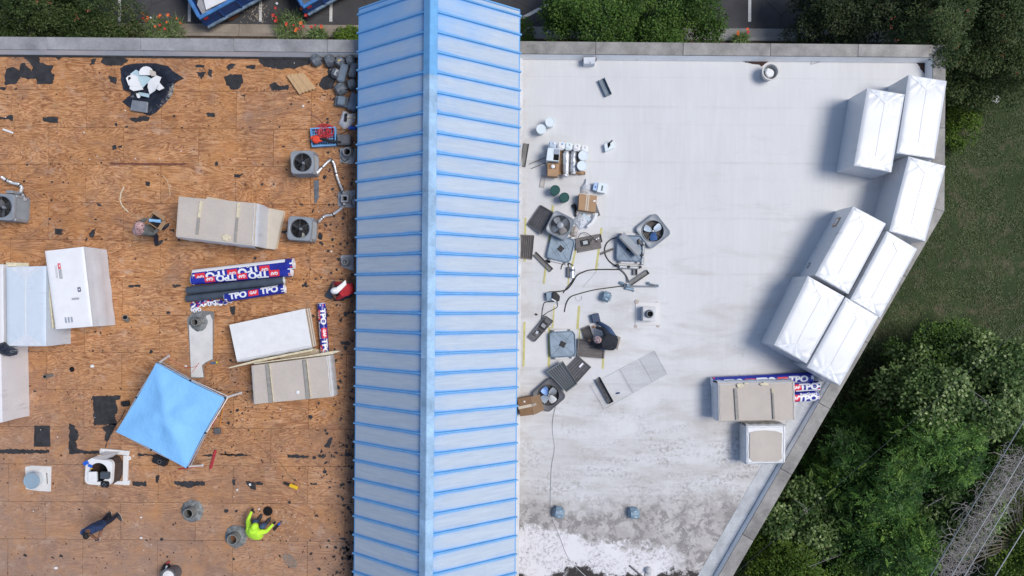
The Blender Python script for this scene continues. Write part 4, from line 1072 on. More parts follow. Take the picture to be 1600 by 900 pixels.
def open_stack(label, px, h, n, top_mt, group, wrap_sides=(), edge_mt=None, jit=.02, z0=0, battens=(), name='insulation_stack', inset_px=None, wraph=1.0, wmt=None):
    """stack of loose boards; px plan corners of the top board at z0+h"""
    q = [P(x, y, z0+h) for x, y in px]; c = sum(q, Vector())/4; t = thing(name, label, 'board stack', (c.x, c.y, z0), group)
    r_ = random.Random(sum(int(a) for a, b in px)); th = h/n; edge_mt = edge_mt or m_edge
    for k in range(n):
        last = k == n-1; dx, dy = (0, 0) if last else (r_.uniform(-jit, jit), r_.uniform(-jit, jit))
        m = MB(); m.prism([(p.x+dx, p.y+dy) for p in q], z0+.004+k*th, z0+(k+1)*th-.004)
        o = m.build('board', [edge_mt, top_mt], t, bevel=.004)
        for pl in o.data.polygons: pl.material_index = 1 if abs(pl.normal.z) > .9 else 0
    for (i0, i1) in wrap_sides:                            # torn film still hugging some sides
        a, b = q[i0], q[i1]; nn = (b-a).cross(Vector((0, 0, 1))).normalized()
        if nn.dot(a-c) < 0: nn = -nn
        m = MB(); V = []; F = []; ni, nj = 16, 8
        for i in range(ni+1):
            for j in range(nj+1):
                f = i/ni; g = j/nj; p = a.lerp(b, f); z = z0+.01+(h+.01)*g
                bl = .03+.04*math.sin(math.pi*g)*abs(math.sin(i*.9+g*2))
                if j == nj: p = p-nn*(.045+.010*math.sin(i*1.1)); bl = 0; z = z0+h+.012
                V.append(Vector((p.x, p.y, z))+nn*bl)
        for i in range(ni):
            for j in range(nj): F.append([i*(nj+1)+j, (i+1)*(nj+1)+j, (i+1)*(nj+1)+j+1, i*(nj+1)+j+1])
        m.add(V, F); m.build('torn_wrap', wmt or m_wrapW, t, smooth=True, sharp=70)
    for (x0, y0, x1, y1, wd, mt) in battens:
        a, b = P(x0, y0, z0+h+.004), P(x1, y1, z0+h+.004); m = MB(); m.bar(a, b, wd, .035); m.build('batten', mt, t, bevel=.003)
    return t, q
m_batg = M('grey_batten', (.33, .31, .28), .8, 0, .2, 8)
gs = 'opened stacks of insulation boards'
tA, qA = open_stack('tall tan stack above the blue rolls with two pale battens on top', [(279,307),(400,317.5),(396.5,384.5),(274.5,369.5)], 1.2, 12, m_tan, gs, wrap_sides=((1, 2), (2, 3), (3, 0)), battens=((315,314,311,340,.08,m_cream),(311,341,308.5,366,.075,m_batg),(373,317,371.5,340,.075,m_cream),(371,341,368,378,.07,m_batg)))
open_stack('low stack of pale boards sticking out behind the tall tan stack', [(322,308),(443,330.5),(430,390),(330,378)], .18, 3, M('pale_facer', (.56, .50, .42), .8, 0, .08), gs, jit=.03)
tF, qF = open_stack('stack with a clean white top sheet between the flashing strip and the upright blue roll', [(358,507.5),(477,482),(487.5,542),(370,564.5)], .52, 7, m_white, gs, wrap_sides=((2, 3),), edge_mt=M('brown_board_edges', (.48, .36, .24), .85, 0, .2, 12, stretch=(1, 1, 14)))
tG, qG = open_stack('tan stack with white film on its right end, by the blue canopy', [(393,571.5),(512.4,556),(518.6,620),(397,631.5)], .66, 8, m_tan, gs, wrap_sides=((1, 2), (3, 0)), battens=((417.5,569,423.5,629,.10,m_batg),(421.5,568.5,428,628,.02,m_cream),(475.5,562,481.5,623,.10,m_batg),(479.5,562,486,622,.02,m_cream)))
tH, qH = open_stack('tan topped stack with torn cream foam on the white roof', [(1122,599),(1241,596.5),(1242.5,656),(1123,657.5)], .72, 9, m_tan, gs, wrap_sides=((3, 0), (0, 1), (1, 2)), battens=((1149,607,1152,656,.10,m_batg),(1206.5,608,1209,655,.06,m_batg),(1206.5,607,1207,614,.07,m_cream)))
tI, qI = open_stack('small white stack with a tan sheet on top, below the tan topped stack', [(1166.5,666),(1227,665),(1226,722.5),(1166.5,724.5)], .62, 7, m_white, gs, wrap_sides=((3, 0), (0, 1), (1, 2), (2, 3)), edge_mt=m_white)
q = [P(x, y, .63) for x, y in ((1171.5,676),(1180,674),(1195,672.5),(1212,673.5),(1222,677),(1221,708),(1222,717),(1214,720.5),(1177,721),(1171,716))]
m = MB(); m.prism([(a.x, a.y) for a in q], .632, .64); m.build('facer_sheet', m_tan, tI)
for k, (x, y, sx, sy) in enumerate(((1156, 602, .22, .14), (1194, 600, .28, .12), (1166, 599, .16, .05))):
    p = P(x, y, .74); m = MB(); r_ = random.Random(k); m.prism([(p.x+sx*.5*math.cos(a)*r_.uniform(.7, 1.2), p.y+sy*.5*math.sin(a)*r_.uniform(.6, 1.3)) for a in [i*math.pi/6 for i in range(12)]], .735, .775); m.build('torn_foam', m_cream, tH, bevel=.006, smooth=True)
p = P(465, 613, .67); m = MB(); m.lathe((p.x, p.y, .663), [(.05, 0), (.06, .012), (.03, .03)], 10); m.build('foam_blob', m_white, tG)
p = P(355, 371, 1.21); m = MB()
for x, y, s_ in ((352, 371, .11), (358, 371.5, .07), (354, 375, .05), (349, 370, .05)):
    p = P(x, y, 1.21); m.lathe((p.x, p.y, 1.205), [(s_, 0), (s_*.9, .02), (s_*.4, .035)], 8)
m.build('foam_crumbs', m_cream, tA)
# loose thin sheets standing between the two middle stacks
def plank(label, pts, z0, z1, mt, name='loose_board', cat='board'):
    m = MB(); m.prism([tuple(P(x, y, z1).xy) for x, y in pts], z0, z1); return tag(m.build(name, mt, bevel=.003), label, cat, 'loose boards between the stacks')
plank('longest thin pale board jutting out left between the white and tan stacks', [(357,574),(400,562.5),(491,544.5),(487,548.5),(440,558),(358,575.5)], .30, .50, m_cream)
plank('pair of thin boards leaning along the top edge of the tan stack', [(396,567.5),(480,556),(523,548),(532,548.6),(519,553.5),(440,563),(397,569)], .50, .66, m_cream)
plank('cut board lying on the deck in the gap beside the upright blue roll', [(430,556),(492,545),(514,550),(440,561)], .01, .10, m_edge)

# ---------------- rolls of membrane in printed film ----------------
def map_roll(vs, a, ax, sd, up, r, s0, th0, flip=1, d=.004):
    out = []
    for x, y, _ in vs:
        th = th0+flip*y/r; out.append(a+ax*(s0+flip*x)+(sd*math.sin(th)+up*math.cos(th))*(r+d))
    return out
def roll(label, p0, p1, r, z=None, group='rolls of membrane in blue printed film', pat=(), mt=None, seed=0, core=True, name='membrane_roll', cz=0.0):
    z = r+.006+cz if z is None else z
    a, b = P(p0[0], p0[1], z), P(p1[0], p1[1], z); ax = (b-a).normalized(); L = (b-a).length; sd = ax.cross(Vector((0, 0, 1))).normalized(); up = Vector((0, 0, 1))
    t = thing(name, label, 'roll', ((a.x+b.x)/2, (a.y+b.y)/2, cz), group)
    r_ = random.Random(seed); m = MB(); n = 28; rings = []; K = 24
    for i in range(K+1):
        s = L*i/K; ring = []
        for k in range(n):
            th = 2*math.pi*k/n; w = r*(1+.010*math.sin(th*5+i*.9)+.008*math.sin(th*2-i*1.7)) if mt is None else r
            ring.append(a+ax*s+(sd*math.sin(th)+up*math.cos(th))*w)
        rings.append(ring)
    m.loops(rings, 0, False, False); body = m.build('film' if mt is None else 'sheet', mt or m_film, t, smooth=True)
    for e, sgn in ((a, -1), (b, 1)):
        m = MB(); m.lathe(e, [(r*.985, -.004), (r*.97, .012), (r*.55, .03), (r*.30, .012), (r*.28, -.05)] if mt is None else [(r*.985, -.004), (r*.96, .004), (r*.45, .004), (r*.42, -.05)], 18, axis=ax*sgn, cap0=False); m.build('end', m_prw if mt is None else m_pail, t, smooth=True)
    if mt is None:
        for e in (0, L):
            for k in range(5):
                th = r_.uniform(-1.5, 1.5); rect(t, a, ax, sd, up, r, e+(-.02 if e else .02)+(-.06 if e else .0), e+(.0 if e else .08), th, th+.25, m_prr if k % 2 else m_prw, .005)
    for typ, s, th, fl in pat:
        if typ == 'GAF':
            rect(t, a, ax, sd, up, r, s-.165, s+.165, th-.66, th+.66, m_prr, .0055)
            vs, fs = text_mesh('GAF', .125, None, .005); put(t, vs, fs, a, ax, sd, up, r, s, th, fl, m_prw, .008)
        elif typ == 'TPO':
            vs, fs = text_mesh('TPO', r*1.75, None, r*.085); put(t, [(x*1.12, y, 0) for x, y, _ in vs], fs, a, ax, sd, up, r, s, th, fl, m_prw, .006)
        elif typ == 'EG':
            vs, fs = text_mesh('EverGuard', .125, None, .006); put(t, vs, fs, a, ax, sd, up, r, s, th, fl, m_prw, .006)
        elif typ == 'band':
            rect(t, a, ax, sd, up, r, s[0], s[1], th[0], th[1], m_prw, .010)
    return t
def rect(t, a, ax, sd, up, r, s0, s1, t0, t1, mt, d):
    m = MB(); n = max(4, int(abs(t1-t0)/.15)); K = max(1, int((s1-s0)/.3)); V = []; F = []
    for j in range(K+1):
        for k in range(n+1):
            th = t0+(t1-t0)*k/n; V.append(a+ax*(s0+(s1-s0)*j/K)+(sd*math.sin(th)+up*math.cos(th))*(r+d))
    for j in range(K):
        for k in range(n): F.append([j*(n+1)+k, (j+1)*(n+1)+k, (j+1)*(n+1)+k+1, j*(n+1)+k+1])
    m.add(V, F); return m.build('print', mt, t, smooth=True)
def put(t, vs, fs, a, ax, sd, up, r, s, th, fl, mt, d):
    # refine so that letters follow the curve
    me = bpy.data.meshes.new('x'); me.from_pydata(vs, [], fs); bm = bmesh.new(); bm.from_mesh(me)
    bmesh.ops.triangulate(bm, faces=bm.faces)
    for _ in range(2):
        es = [e for e in bm.edges if abs(e.verts[0].co.y-e.verts[1].co.y) > r*.22]
        if not es: break
        bmesh.ops.subdivide_edges(bm, edges=es, cuts=1); bmesh.ops.triangulate(bm, faces=bm.faces)
    vs = [tuple(v.co) for v in bm.verts]; bm.verts.index_update(); fs = [[v.index for v in f.verts] for f in bm.faces]; bm.free(); bpy.data.meshes.remove(me)
    # fl=1 reads left-to-right seen from the south; letters' tops point to -sd (north)
    out = []
    for x, y, _ in vs:
        tt = th-fl*y/r; out.append(a+ax*(s+fl*x)+(sd*math.sin(tt)+up*math.cos(tt))*(r+d))
    m = MB(); m.add(out, fs); return m.build('lettering', mt, t)
def pattern(L, off, th, fl, extra=True, skip=()):
    out = []; s = off; k = 0
    while s < L-.1:
        if k % 2 == 0:
            if .16 < s < L-.16: out.append(('GAF', s, th, fl))
            s += .52
        else:
            if .35 < s < L-.35: out.append(('TPO', s, th, fl))
            s += .52
        k += 1
    if extra:
        s = off+.52
        while s < L-.4: out.append(('EG', s, th-.95, fl)); s += 1.04
    return out
rl = 'rolls of membrane in blue printed film'
roll('blue printed roll with a white strip along its top, uppermost of the left roof bundle', (304,430), (459,412), .185, pat=pattern(3.1, .25, .5, -1)+[('band', (.0, 3.0), (-1.05, -.35), 1)], seed=1)
roll('blue printed roll lying between the uppermost roll and the dark rolls', (301,437.5), (456,424), .165, pat=pattern(3.1, .62, .15, -1), seed=2, z=.175)
roll('upper dark slate roll with a white core end, in the left roof bundle', (293,454), (444,438), .125, mt=m_slate, group='dark slate rolls', seed=3, cz=.09)
roll('lower dark slate roll partly under loose printed film', (292,466.5), (443,450), .12, mt=m_slate, group='dark slate rolls', seed=4, cz=.03)
roll('blue printed roll at the bottom right of the left roof bundle', (353,465), (445,451), .15, pat=pattern(1.9, .95, -.1, 1)+[('TPO', .45, .0, 1)], seed=5, cz=.03)
# crumpled empty film trailing off the last roll
def crumpled_film():
    t = thing('crumpled_film', 'crumpled empty blue and white printed film trailing below the dark rolls', 'plastic film', P(330, 473, 0)); r_ = random.Random(8)
    m = MB(); V = []; F = []; N = 26
    for i in range(N+1):
        f = i/N; x = 300+68*f; y = lerp(480, 466, f**1.0)-3*math.sin(f*6); wd = lerp(8.5, 4, f)*(.75+.25*math.sin(i*1.9))
        for j in range(7):
            g = j/6-.5; V.append(P(x+r_.uniform(-.6, .6), y+g*2*wd+r_.uniform(-.5, .5), 0)+Vector((0, 0, .03+.12*(1-abs(g)*1.7)*(.6+.4*math.sin(i*2.3+j*1.7))+.015)))
    mi = []
    for i in range(N):
        for j in range(6): F.append([i*7+j, (i+1)*7+j, (i+1)*7+j+1, i*7+j+1])
    m.add(V, F); o = m.build('film', [m_film, m_prw, m_prr], t)
    for k, pl in enumerate(o.data.polygons):
        q = r_.random(); j = k % 6; pl.material_index = 1 if (j == 5 or q < .28) else (2 if q < .42 else 0)
    for s_, (x, y) in (('TPO', (330, 474)), ('TPO', (307, 485)),):
        vs, fs = text_mesh(s_, .15, None, .008); c = P(x, y, .2); M_ = Matrix.Rotation(R(14), 3, 'Z'); m = MB(); m.add([c+M_ @ Vector(v)+Vector((0, 0, -.03)) for v in vs], fs); m.build('lettering', m_prw, t)
crumpled_film()
roll('short blue printed roll standing alone in line with the white topped stack end', (502.5,474.5), (507.5,549), .135, pat=[('TPO', .42, -.35, 1), ('GAF', .95, -.45, 1), ('TPO', 1.40, -.35, 1), ('GAF', .36, .85, 1), ('EG', .85, .75, 1), ('GAF', 1.5, .85, 1)], seed=6)
roll('blue printed roll lying behind the tan topped stack on the white roof, longest showing', (1112,597), (1268,589), .16, pat=pattern(3.3, .15, .25, 1, False)+[('band', (1.0, 3.1), (.95, 1.25), 1)], seed=7, cz=.0)
roll('middle blue printed roll poking out right of the tan topped stack', (1130,612), (1278,602.5), .16, pat=[('TPO', 2.72, .0, 1), ('GAF', 2.30, .0, 1), ('band', (2.3, 3.1), (.6, .95), 1)], seed=8)
roll('lowest blue printed roll poking out right of the tan topped stack', (1130,629), (1276.5,618), .165, pat=[('TPO', 2.68, .35, 1), ('EG', 2.72, -.55, 1), ('GAF', 2.25, .1, 1), ('band', (2.3, 3.05), (.95, 1.25), 1)], seed=9)

# ---------------- condensing units ----------------
def rsq(cx, cy, hx, hy, cr, rot, n=8):
    pts = []
    for qx, qy, a0 in ((1, 1, 0), (-1, 1, 90), (-1, -1, 180), (1, -1, 270)):
        for k in range(n): a = R(a0+90*k/(n-1)); pts.append((qx*(hx-cr)+cr*math.cos(a), qy*(hy-cr)+cr*math.sin(a)))
    L = [math.dist(pts[i], pts[(i+1) % len(pts)]) for i in range(len(pts))]; tot = sum(L); N = n*5; out = []; acc = 0; i = 0
    for k in range(N):
        tg = tot*k/N
        while acc+L[i] < tg: acc += L[i]; i += 1
        f = (tg-acc)/max(L[i], 1e-9); a, b = pts[i], pts[(i+1) % len(pts)]; out.append((a[0]+(b[0]-a[0])*f, a[1]+(b[1]-a[1])*f))
    c, s = math.cos(rot), math.sin(rot); return [(cx+x*c-y*s, cy+x*s+y*c) for x, y in out]
def circ_match(pts, cx, cy, r):
    out = []
    for x, y in pts: a = math.atan2(y-cy, x-cx); out.append((cx+r*math.cos(a), cy+r*math.sin(a)))
    return out
def fan(parent, cx, cy, z, r, nb, mt, rot=0, hub_mt=None, hub=.17, pitch=.06, mats=None, wd=.62, name='blade'):
    for k in range(nb):
        a0 = rot+2*math.pi*k/nb; m = MB(); V = []; F = []
        for i in range(5):
            f = .18+.80*i/4; w = wd*(.55+.5*f)*(1 if i < 4 else .82)
            for j in range(4):
                g = j/3-.5; aa = a0+g*w/max(f, .3)*.9; V.append((cx+r*f*math.cos(aa), cy+r*f*math.sin(aa), z+g*pitch*2+.012*math.cos(g*4)))
        for i in range(4):
            for j in range(3): F.append([i*4+j, (i+1)*4+j, (i+1)*4+j+1, i*4+j+1])
        m.add(V, F); m.build(name, (mats[k % len(mats)] if mats else mt), parent, smooth=True, sharp=60)
    m = MB(); m.lathe((cx, cy, z-.05), [(r*hub, 0), (r*hub, .085), (r*hub*.8, .1)], 20); m.build('hub', hub_mt or m_acg, parent, smooth=True)
def condenser(label, px, py, rot, size=.74, h=.62, top=(0, 0), blades=m_alu, frot=.3, group='condensing units on the plywood roof', scrap=None):
    c = P(px, py, h); s = size/2; t = thing('condensing_unit', label, 'air conditioner', (c.x, c.y, 0), group)
    o = rsq(c.x, c.y, s, s, .12, rot); o2 = rsq(c.x, c.y, s-.035, s-.035, .10, rot); ci = circ_match(o, c.x, c.y, s*.80)
    Z = lambda L, z: [Vector((x, y, z)) for x, y in L]
    m = MB(); m.loops([Z(o, h-.10), Z(o, h-.02), Z(rsq(c.x, c.y, s-.012, s-.012, .11, rot), h), Z(circ_match(o, c.x, c.y, s*.86), h+.004), Z(ci, h-.012), Z(ci, h-.16)]); m.build('top_panel', m_acg, t, smooth=True)
    m = MB(); m.loops([Z(o2, .05), Z(o2, h-.1)]); m.build('coil', m_acd, t, smooth=True)
    m = MB(); m.loops([Z(rsq(c.x, c.y, s, s, .12, rot), .004), Z(o, .06), Z(o2, .062)], cap0=True); m.build('base_pan', m_acg, t)
    # louvred guard: horizontal wires and corner posts
    m = MB()
    for k in range(11):
        z = .09+k*(h-.22)/10; a = rsq(c.x, c.y, s-.006, s-.006, .115, rot); b = rsq(c.x, c.y, s-.03, s-.03, .10, rot); m.loops([Z(b, z+.012), Z(a, z), Z(a, z+.012), Z(b, z+.018)])
    gd = m.build('side_guard', m_acg, t); gd['kind'] = 'stuff'
    for sx, sy in ((1, 1), (-1, 1), (-1, -1), (1, -1)):
        cc, ss = math.cos(rot), math.sin(rot); x, y = sx*(s-.05), sy*(s-.05); m = MB(); m.box((c.x+x*cc-y*ss, c.y+x*ss+y*cc, .05), (.1, .1, h-.15), rot); m.build('corner_post', m_acg, t, bevel=.02)
    m = MB(); m.lathe((c.x, c.y, h-.34), [(s*.80, 0), (s*.80, .2)], 28, cap1=False); m.build('fan_well', m_hole, t)
    fan(t, c.x, c.y, h-.15, s*.74, 3, m_acd, frot, hub_mt=m_acg, wd=.85, mats=blades)
    m = MB()
    for k in range(6):
        rr = s*.80*(k+1)/6.5; m.tube([(c.x+rr*math.cos(a), c.y+rr*math.sin(a), h-.012) for a in [2*math.pi*q/32 for q in range(33)]], .003, 3)
    for k in range(6): a = rot+math.pi/6+k*math.pi/3; m.tube([(c.x+.05*math.cos(a), c.y+.05*math.sin(a), h-.01), (c.x+s*.84*math.cos(a), c.y+s*.84*math.sin(a), h-.006)], .004, 3)
    m.build('fan_guard', m_acd, t)
    if scrap:
        m = MB(); cx, cy = c.x+scrap[0], c.y+scrap[1]; m.prism([(cx-.13, cy-.08), (cx-.07, cy+.09), (cx+.08, cy+.09), (cx+.15, cy-.05), (cx+.05, cy-.12)], h-.29, h-.28); m.build('leaf_debris', M('pale_debris', (.55, .55, .52), .8, 0, .2), t)
    return t
condenser('grey condensing unit by the metal roof, upper of the two', 472, 253.5, R(2), .735, .66, blades=[m_blk, m_blk, m_acd])
condenser('lower grey condensing unit by the metal roof, a pale scrap on its fan', 468, 357, R(-4), .76, .66, scrap=(-.03, -.2), blades=[m_blk])
t = condenser('grey condensing unit cut by the left edge of the picture', 1, 323, R(-3), .84, .72, blades=[m_blk, m_acd, m_acd])
p = P(12, 298, .4); m = MB(); m.box((p.x+.12, p.y-.05, .06), (.2, .1, .45)); m.build('service_box', m_acg, t, bevel=.01)

# insulated refrigerant lines, wrapped in white tape
def line_set(label, pts, r, mt, black=True, name='insulated_pipe', seed=0):
    P3 = [P(x, y, z) for x, y, z in pts]
    # smooth the path
    path = []
    for i in range(len(P3)-1):
        for k in range(4):
            t_ = k/4; p0 = P3[max(i-1, 0)]; p1 = P3[i]; p2 = P3[i+1]; p3 = P3[min(i+2, len(P3)-1)]
            path.append(.5*((2*p1)+(p2-p0)*t_+(2*p0-5*p1+4*p2-p3)*t_*t_+(3*p1-p0-3*p2+p3)*t_**3))
    path.append(P3[-1]); c = path[len(path)//2]
    t = thing(name, label, 'pipe', (c.x, c.y, 0)); r_ = random.Random(seed); m = MB()
    m.tube(path, [r*r_.uniform(.92, 1.1) for _ in path], 8); m.build('sleeve', mt, t, smooth=True)
    if black:
        m = MB(); m.tube([q+Vector((.012, .05, -.01)) for q in path], .014, 5); m.build('liquid_line', m_rubber, t, smooth=True)
        for k in range(4, len(path)-1, 9):
            d = (path[k+1]-path[k]).normalized(); m = MB(); m.tube([path[k], path[k]+d*.035], r*1.15, 8); m.build('tape_band', m_rubber, t)
    return t
line_set('white wrapped refrigerant line curving from the upper condensing unit to the pipe box', [(494,272,.25),(503,262,.2),(510,255,.15),(516,250.5,.12),(521,254,.1),(524,264,.1),(527,277,.1),(532,290,.12),(537,301,.25)], .042, m_foil, seed=1)
line_set('white wrapped refrigerant line curving from the lower condensing unit to the pipe box', [(498,347,.22),(503,341,.12),(509,337,.1),(517,336,.1),(526,331,.1),(535,324,.15),(538,318,.28)], .042, m_foil, seed=2)
line_set('white wrapped refrigerant line bent behind the condensing unit at the left edge', [(2,276,.35),(9,281,.3),(20,286,.22),(29,288,.16),(34,293,.14),(33,300,.14),(37,306,.2),(39,312,.3)], .05, m_foil, seed=3)
def cord(label, pts, r, mt, z=.012, name='cable', cat='cable', closed=False):
    P3 = [P(a[0], a[1], a[2] if len(a) > 2 else z) for a in pts]; path = []
    for i in range(len(P3)-1):
        for k in range(5):
            t_ = k/5; p0 = P3[max(i-1, 0)]; p1 = P3[i]; p2 = P3[i+1]; p3 = P3[min(i+2, len(P3)-1)]
            path.append(.5*((2*p1)+(p2-p0)*t_+(2*p0-5*p1+4*p2-p3)*t_*t_+(3*p1-p0-3*p2+p3)*t_**3))
    path.append(P3[-1]); m = MB(); m.tube(path, r, 5); return tag(m.build(name, mt, smooth=True), label, cat)
cord('thin black cable from the pipe box to the eave', [(536,322,.1),(538,340),(545,360),(552,378),(556,386)], .007, m_rubber)
cord('thin brown wire looping between the two refrigerant lines', [(498,262),(515,259),(528,265),(536,282)], .006, m_card2)

# pipe boots and flashing plates beside the metal roof
def plate_boot(label, pts, cx, cy, r, hp, mt=m_leadD, square=False, z=.0, name='pipe_flashing', extra=()):
    c = P(cx, cy, hp); b = c.copy(); t = thing(name, label, 'roof flashing', (b.x, b.y, 0), 'pipe flashings on the plywood roof')
    m = MB(); m.prism([tuple(P(x, y, .02).xy) for x, y in pts], .004+z, .022+z); m.build('base_plate', mt, t, bevel=.006)
    if square:
        Z = lambda s_, zz: [Vector((c.x+a*s_, c.y+d*s_, zz)) for a, d in ((1, 1), (-1, 1), (-1, -1), (1, -1))]
        m = MB(); m.loops([Z(r+.06, .02), Z(r+.03, .06), Z(r+.02, hp-.01), Z(r+.02, hp), Z(r-.03, hp), Z(r-.03, hp-.2)]); m.build('curb', mt, t)
        m = MB(); m.prism([(v.x, v.y) for v in Z(r-.028, 0)], hp-.2, hp-.18); m.build('opening', m_hole, t)
    else:
        m = MB(); m.lathe((c.x, c.y, .02), [(r*1.7, 0), (r*1.25, .05), (r*1.08, hp*.6), (r, hp-.02), (r*.98, hp), (r*.8, hp), (r*.78, hp-.25)], 22, cap0=False, cap1=False); m.build('collar', mt, t, smooth=True)
        m = MB(); m.lathe((c.x, c.y, hp-.22), [(r*.8, 0), (r*.8, .01)], 16); m.build('opening', m_hole, t)
    return t
plate_boot('square pipe flashing with a round black pipe, topmost beside the metal roof', [(531,231),(556,232),(556,243),(552,256),(545,256),(531,253)], 542, 237, .135, .26)
plate_boot('flashing with a square black pipe box where both refrigerant lines end', [(528,299),(555,297),(554.5,324.5),(532,324),(528,321)], 538.5, 310, .10, .22, square=True)
plate_boot('lowest pipe flashing beside the metal roof, with a slanting lower edge', [(532,399),(552.5,398),(552.5,423.5),(545,421),(533,416)], 538.5, 409, .105, .22)
cord('black cord lying over the topmost pipe flashing', [(532,245,.05),(538,252,.05),(545,247,.05),(553,236,.05),(549,230,.05)], .014, m_rubber)
cord('black cord hanging beside the square pipe box', [(556,305,.05),(551,309,.05),(549,318,.05),(553,323,.05)], .01, m_rubber)
m = MB(); m.prism([tuple(P(x, y, 0).xy) for x, y in ((490.5,282),(498.5,282),(498,305),(499,307),(496,313),(494.5,318),(491.5,318))], .006, .02); tag(m.build('metal_strip', m_galD), 'torn grey metal strip lying between the two condensing units', 'metal strip')

# round lead boots in the middle and bottom of the deck
def lead_boot(label, cx, cy, R0, r, hp, seed, inner=m_hole, name='pipe_boot'):
    c = P(cx, cy, 0); t = thing(name, label, 'pipe boot', (c.x, c.y, 0), 'round pipe boots'); r_ = random.Random(seed)
    n = 26; jag = [r_.uniform(.94, 1.05) for _ in range(n)]
    L = []
    for f, z in ((1, .006), (.95, .03), (.72, .045), (.5, .09)): L.append([c+Vector((R0*f*jag[k]*math.cos(2*math.pi*k/n), R0*f*jag[k]*math.sin(2*math.pi*k/n), z+.008*math.sin(k*2.4+f*7)*(f > .6)*.6+.004)) for k in range(n)])
    L.append([c+Vector((r*1.15*math.cos(2*math.pi*k/n), r*1.15*math.sin(2*math.pi*k/n), .13)) for k in range(n)])
    m = MB(); m.loops(L); m.build('skirt', m_lead, t, smooth=True, sharp=50)
    m = MB(); m.lathe((c.x, c.y, .1), [(r*1.12, 0), (r, .06), (r, hp-.1), (r*.82, hp-.1), (r*.8, .0)], 22, cap0=False, cap1=False); m.build('pipe', m_pvc, t, smooth=True)
    m = MB(); m.lathe((c.x, c.y, .09), [(r*.81, 0), (r*.81, .01)], 16); m.build('opening', inner, t)
    return t
lead_boot('round grey pipe boot in the open deck right of the man with the phone', 301, 798, .37, .165, .33, 3)
lead_boot('round grey pipe boot touching the worker in the hi-vis top, rusty inside', 369, 838, .37, .17, .33, 5, m_rust)
def stub(label, cx, cy, tx, ty, r, h):
    a = P(cx, cy, 0); b = P(tx, ty, h); t = thing('pipe_stub', label, 'pipe', (a.x, a.y, 0), 'cut pipe stubs'); m = MB(); m.tube([a, b], r, 14)
    m.build('pipe', m_pvc, t, smooth=True); d = (b-a).normalized(); m = MB(); m.tube([b-d*.01, b+d*.003], r*.8, 12); m.build('opening', m_hole, t)
stub('short grey pipe stub right of the white printed pack', 199, 500, 195.5, 496, .085, .22)
stub('thin grey pipe stub leaning left in the deck below the black bag', 81, 586, 70, 588.5, .06, .40)
def hole(label, cx, cy, r):
    c = P(cx, cy, 0); t = thing('deck_hole', label, 'hole', (c.x, c.y, 0)); m = MB(); m.lathe((c.x, c.y, .0035), [(r, 0), (r, .002)], 24); m.build('opening', m_hole, t)
    m = MB(); m.lathe((c.x, c.y, .003), [(r, 0), (r, .008), (r*1.06, .008), (r*1.07, 0)], 24, cap0=False, cap1=False); m.build('rim', m_felt2, t)
hole('round black hole sawn in the deck above the hi-vis worker', 418.5, 798.5, .15)
hole('small round hole in the deck left of the blue canopy', 112.5, 577, .082)

# boot on the cut-out white membrane strip
t = thing('membrane_offcut', 'long white membrane strip with a torn notched lower end, under the blue rolls', 'membrane strip', P(315, 540, 0))
m = MB(); m.prism([tuple(P(x, y, .03).xy) for x, y in ((292,498),(300,488),(310,484.5),(334,487),(333,562),(324,566),(317,571),(319,590.5),(298,590.5),(296,548))], .006, .02); m.build('backing', M('grey_felt_backing', (.22, .22, .22), .9, 0, .3), t)
m = MB(); m.prism([tuple(P(x, y, .03).xy) for x, y in ((295,508),(304,500),(318,495),(328,491),(332,500),(332,561),(321,566),(315,571),(318,589.5),(298.5,589.5),(297,548))], .021, .032); m.build('membrane', M('dirty_white_membrane', (.66, .645, .63), .7, 0, .1), t, bevel=.003)
tb = lead_boot('grey rubber boot with an open pipe at the head of the white strip', 311, 503, .32, .12, .32, 9)
cord('thin red and black wires tangled over the foot of the white strip', [(256,553,.02),(272,566,.02),(290,574,.03),(305,573,.05),(311,567,.05),(303,578,.04),(299,583,.04)], .006, m_hose)
m = MB(); p = P(334, 567, 0); m.box((p.x, p.y, .006), (.16, .07, .05), R(8)); o = tag(m.build('spray_can', M('blue_can', (.10, .16, .30), .4, .2), bevel=.01), 'small blue can with a yellow cap right of the white strip', 'can')
m = MB(); p = P(339.5, 566, 0); m.box((p.x, p.y, .006), (.04, .06, .05), R(8)); m.build('cap', M('yellow_green_cap', (.6, .6, .05)), o)

# ---------------- debris sheets and scrap on the black plastic ----------------
def black_sheet():
    t = thing('plastic_sheet', 'spread black plastic sheet near the north parapet holding white metal scrap', 'plastic sheet', P(235, 138, 0)); r_ = random.Random(4)
    out = [(188,107),(200,101),(222,99),(243,99),(262,103),(270,111),(288,123),(273,131),(271,145),(260,160),(244,176),(234,181),(222,176),(207,172),(191,159),(203,151),(205,144),(193,141),(189,125)]
    c = Vector((232, 140)); K = 9; V = []; F = []
    n = len(out)*2; ring0 = []
    for i in range(len(out)): a = Vector(out[i]); b = Vector(out[(i+1) % len(out)]); ring0 += [a, (a+b)/2+Vector((r_.uniform(-1, 1), r_.uniform(-1, 1)))]
    for k in range(K+1):
        f = 1-k/K*.97
        for i, p in enumerate(ring0):
            q = c+(p-c)*f; z = .012+(.0 if k == 0 else .09*abs(math.sin(i*1.31+k*.9))*math.sin(math.pi*min(1, k/4.0))+r_.uniform(0, .03)); V.append(P(q.x, q.y, 0)+Vector((0, 0, z)))
    for k in range(K):
        for i in range(n): F.append([k*n+i, k*n+(i+1) % n, (k+1)*n+(i+1) % n, (k+1)*n+i])
    F.append([K*n+i for i in range(n)])
    a = P(*ring0[0], 0); m = MB(); m.add(V, [f[::-1] for f in F]); m.build('film', m_blkf, t, smooth=True, sharp=70)
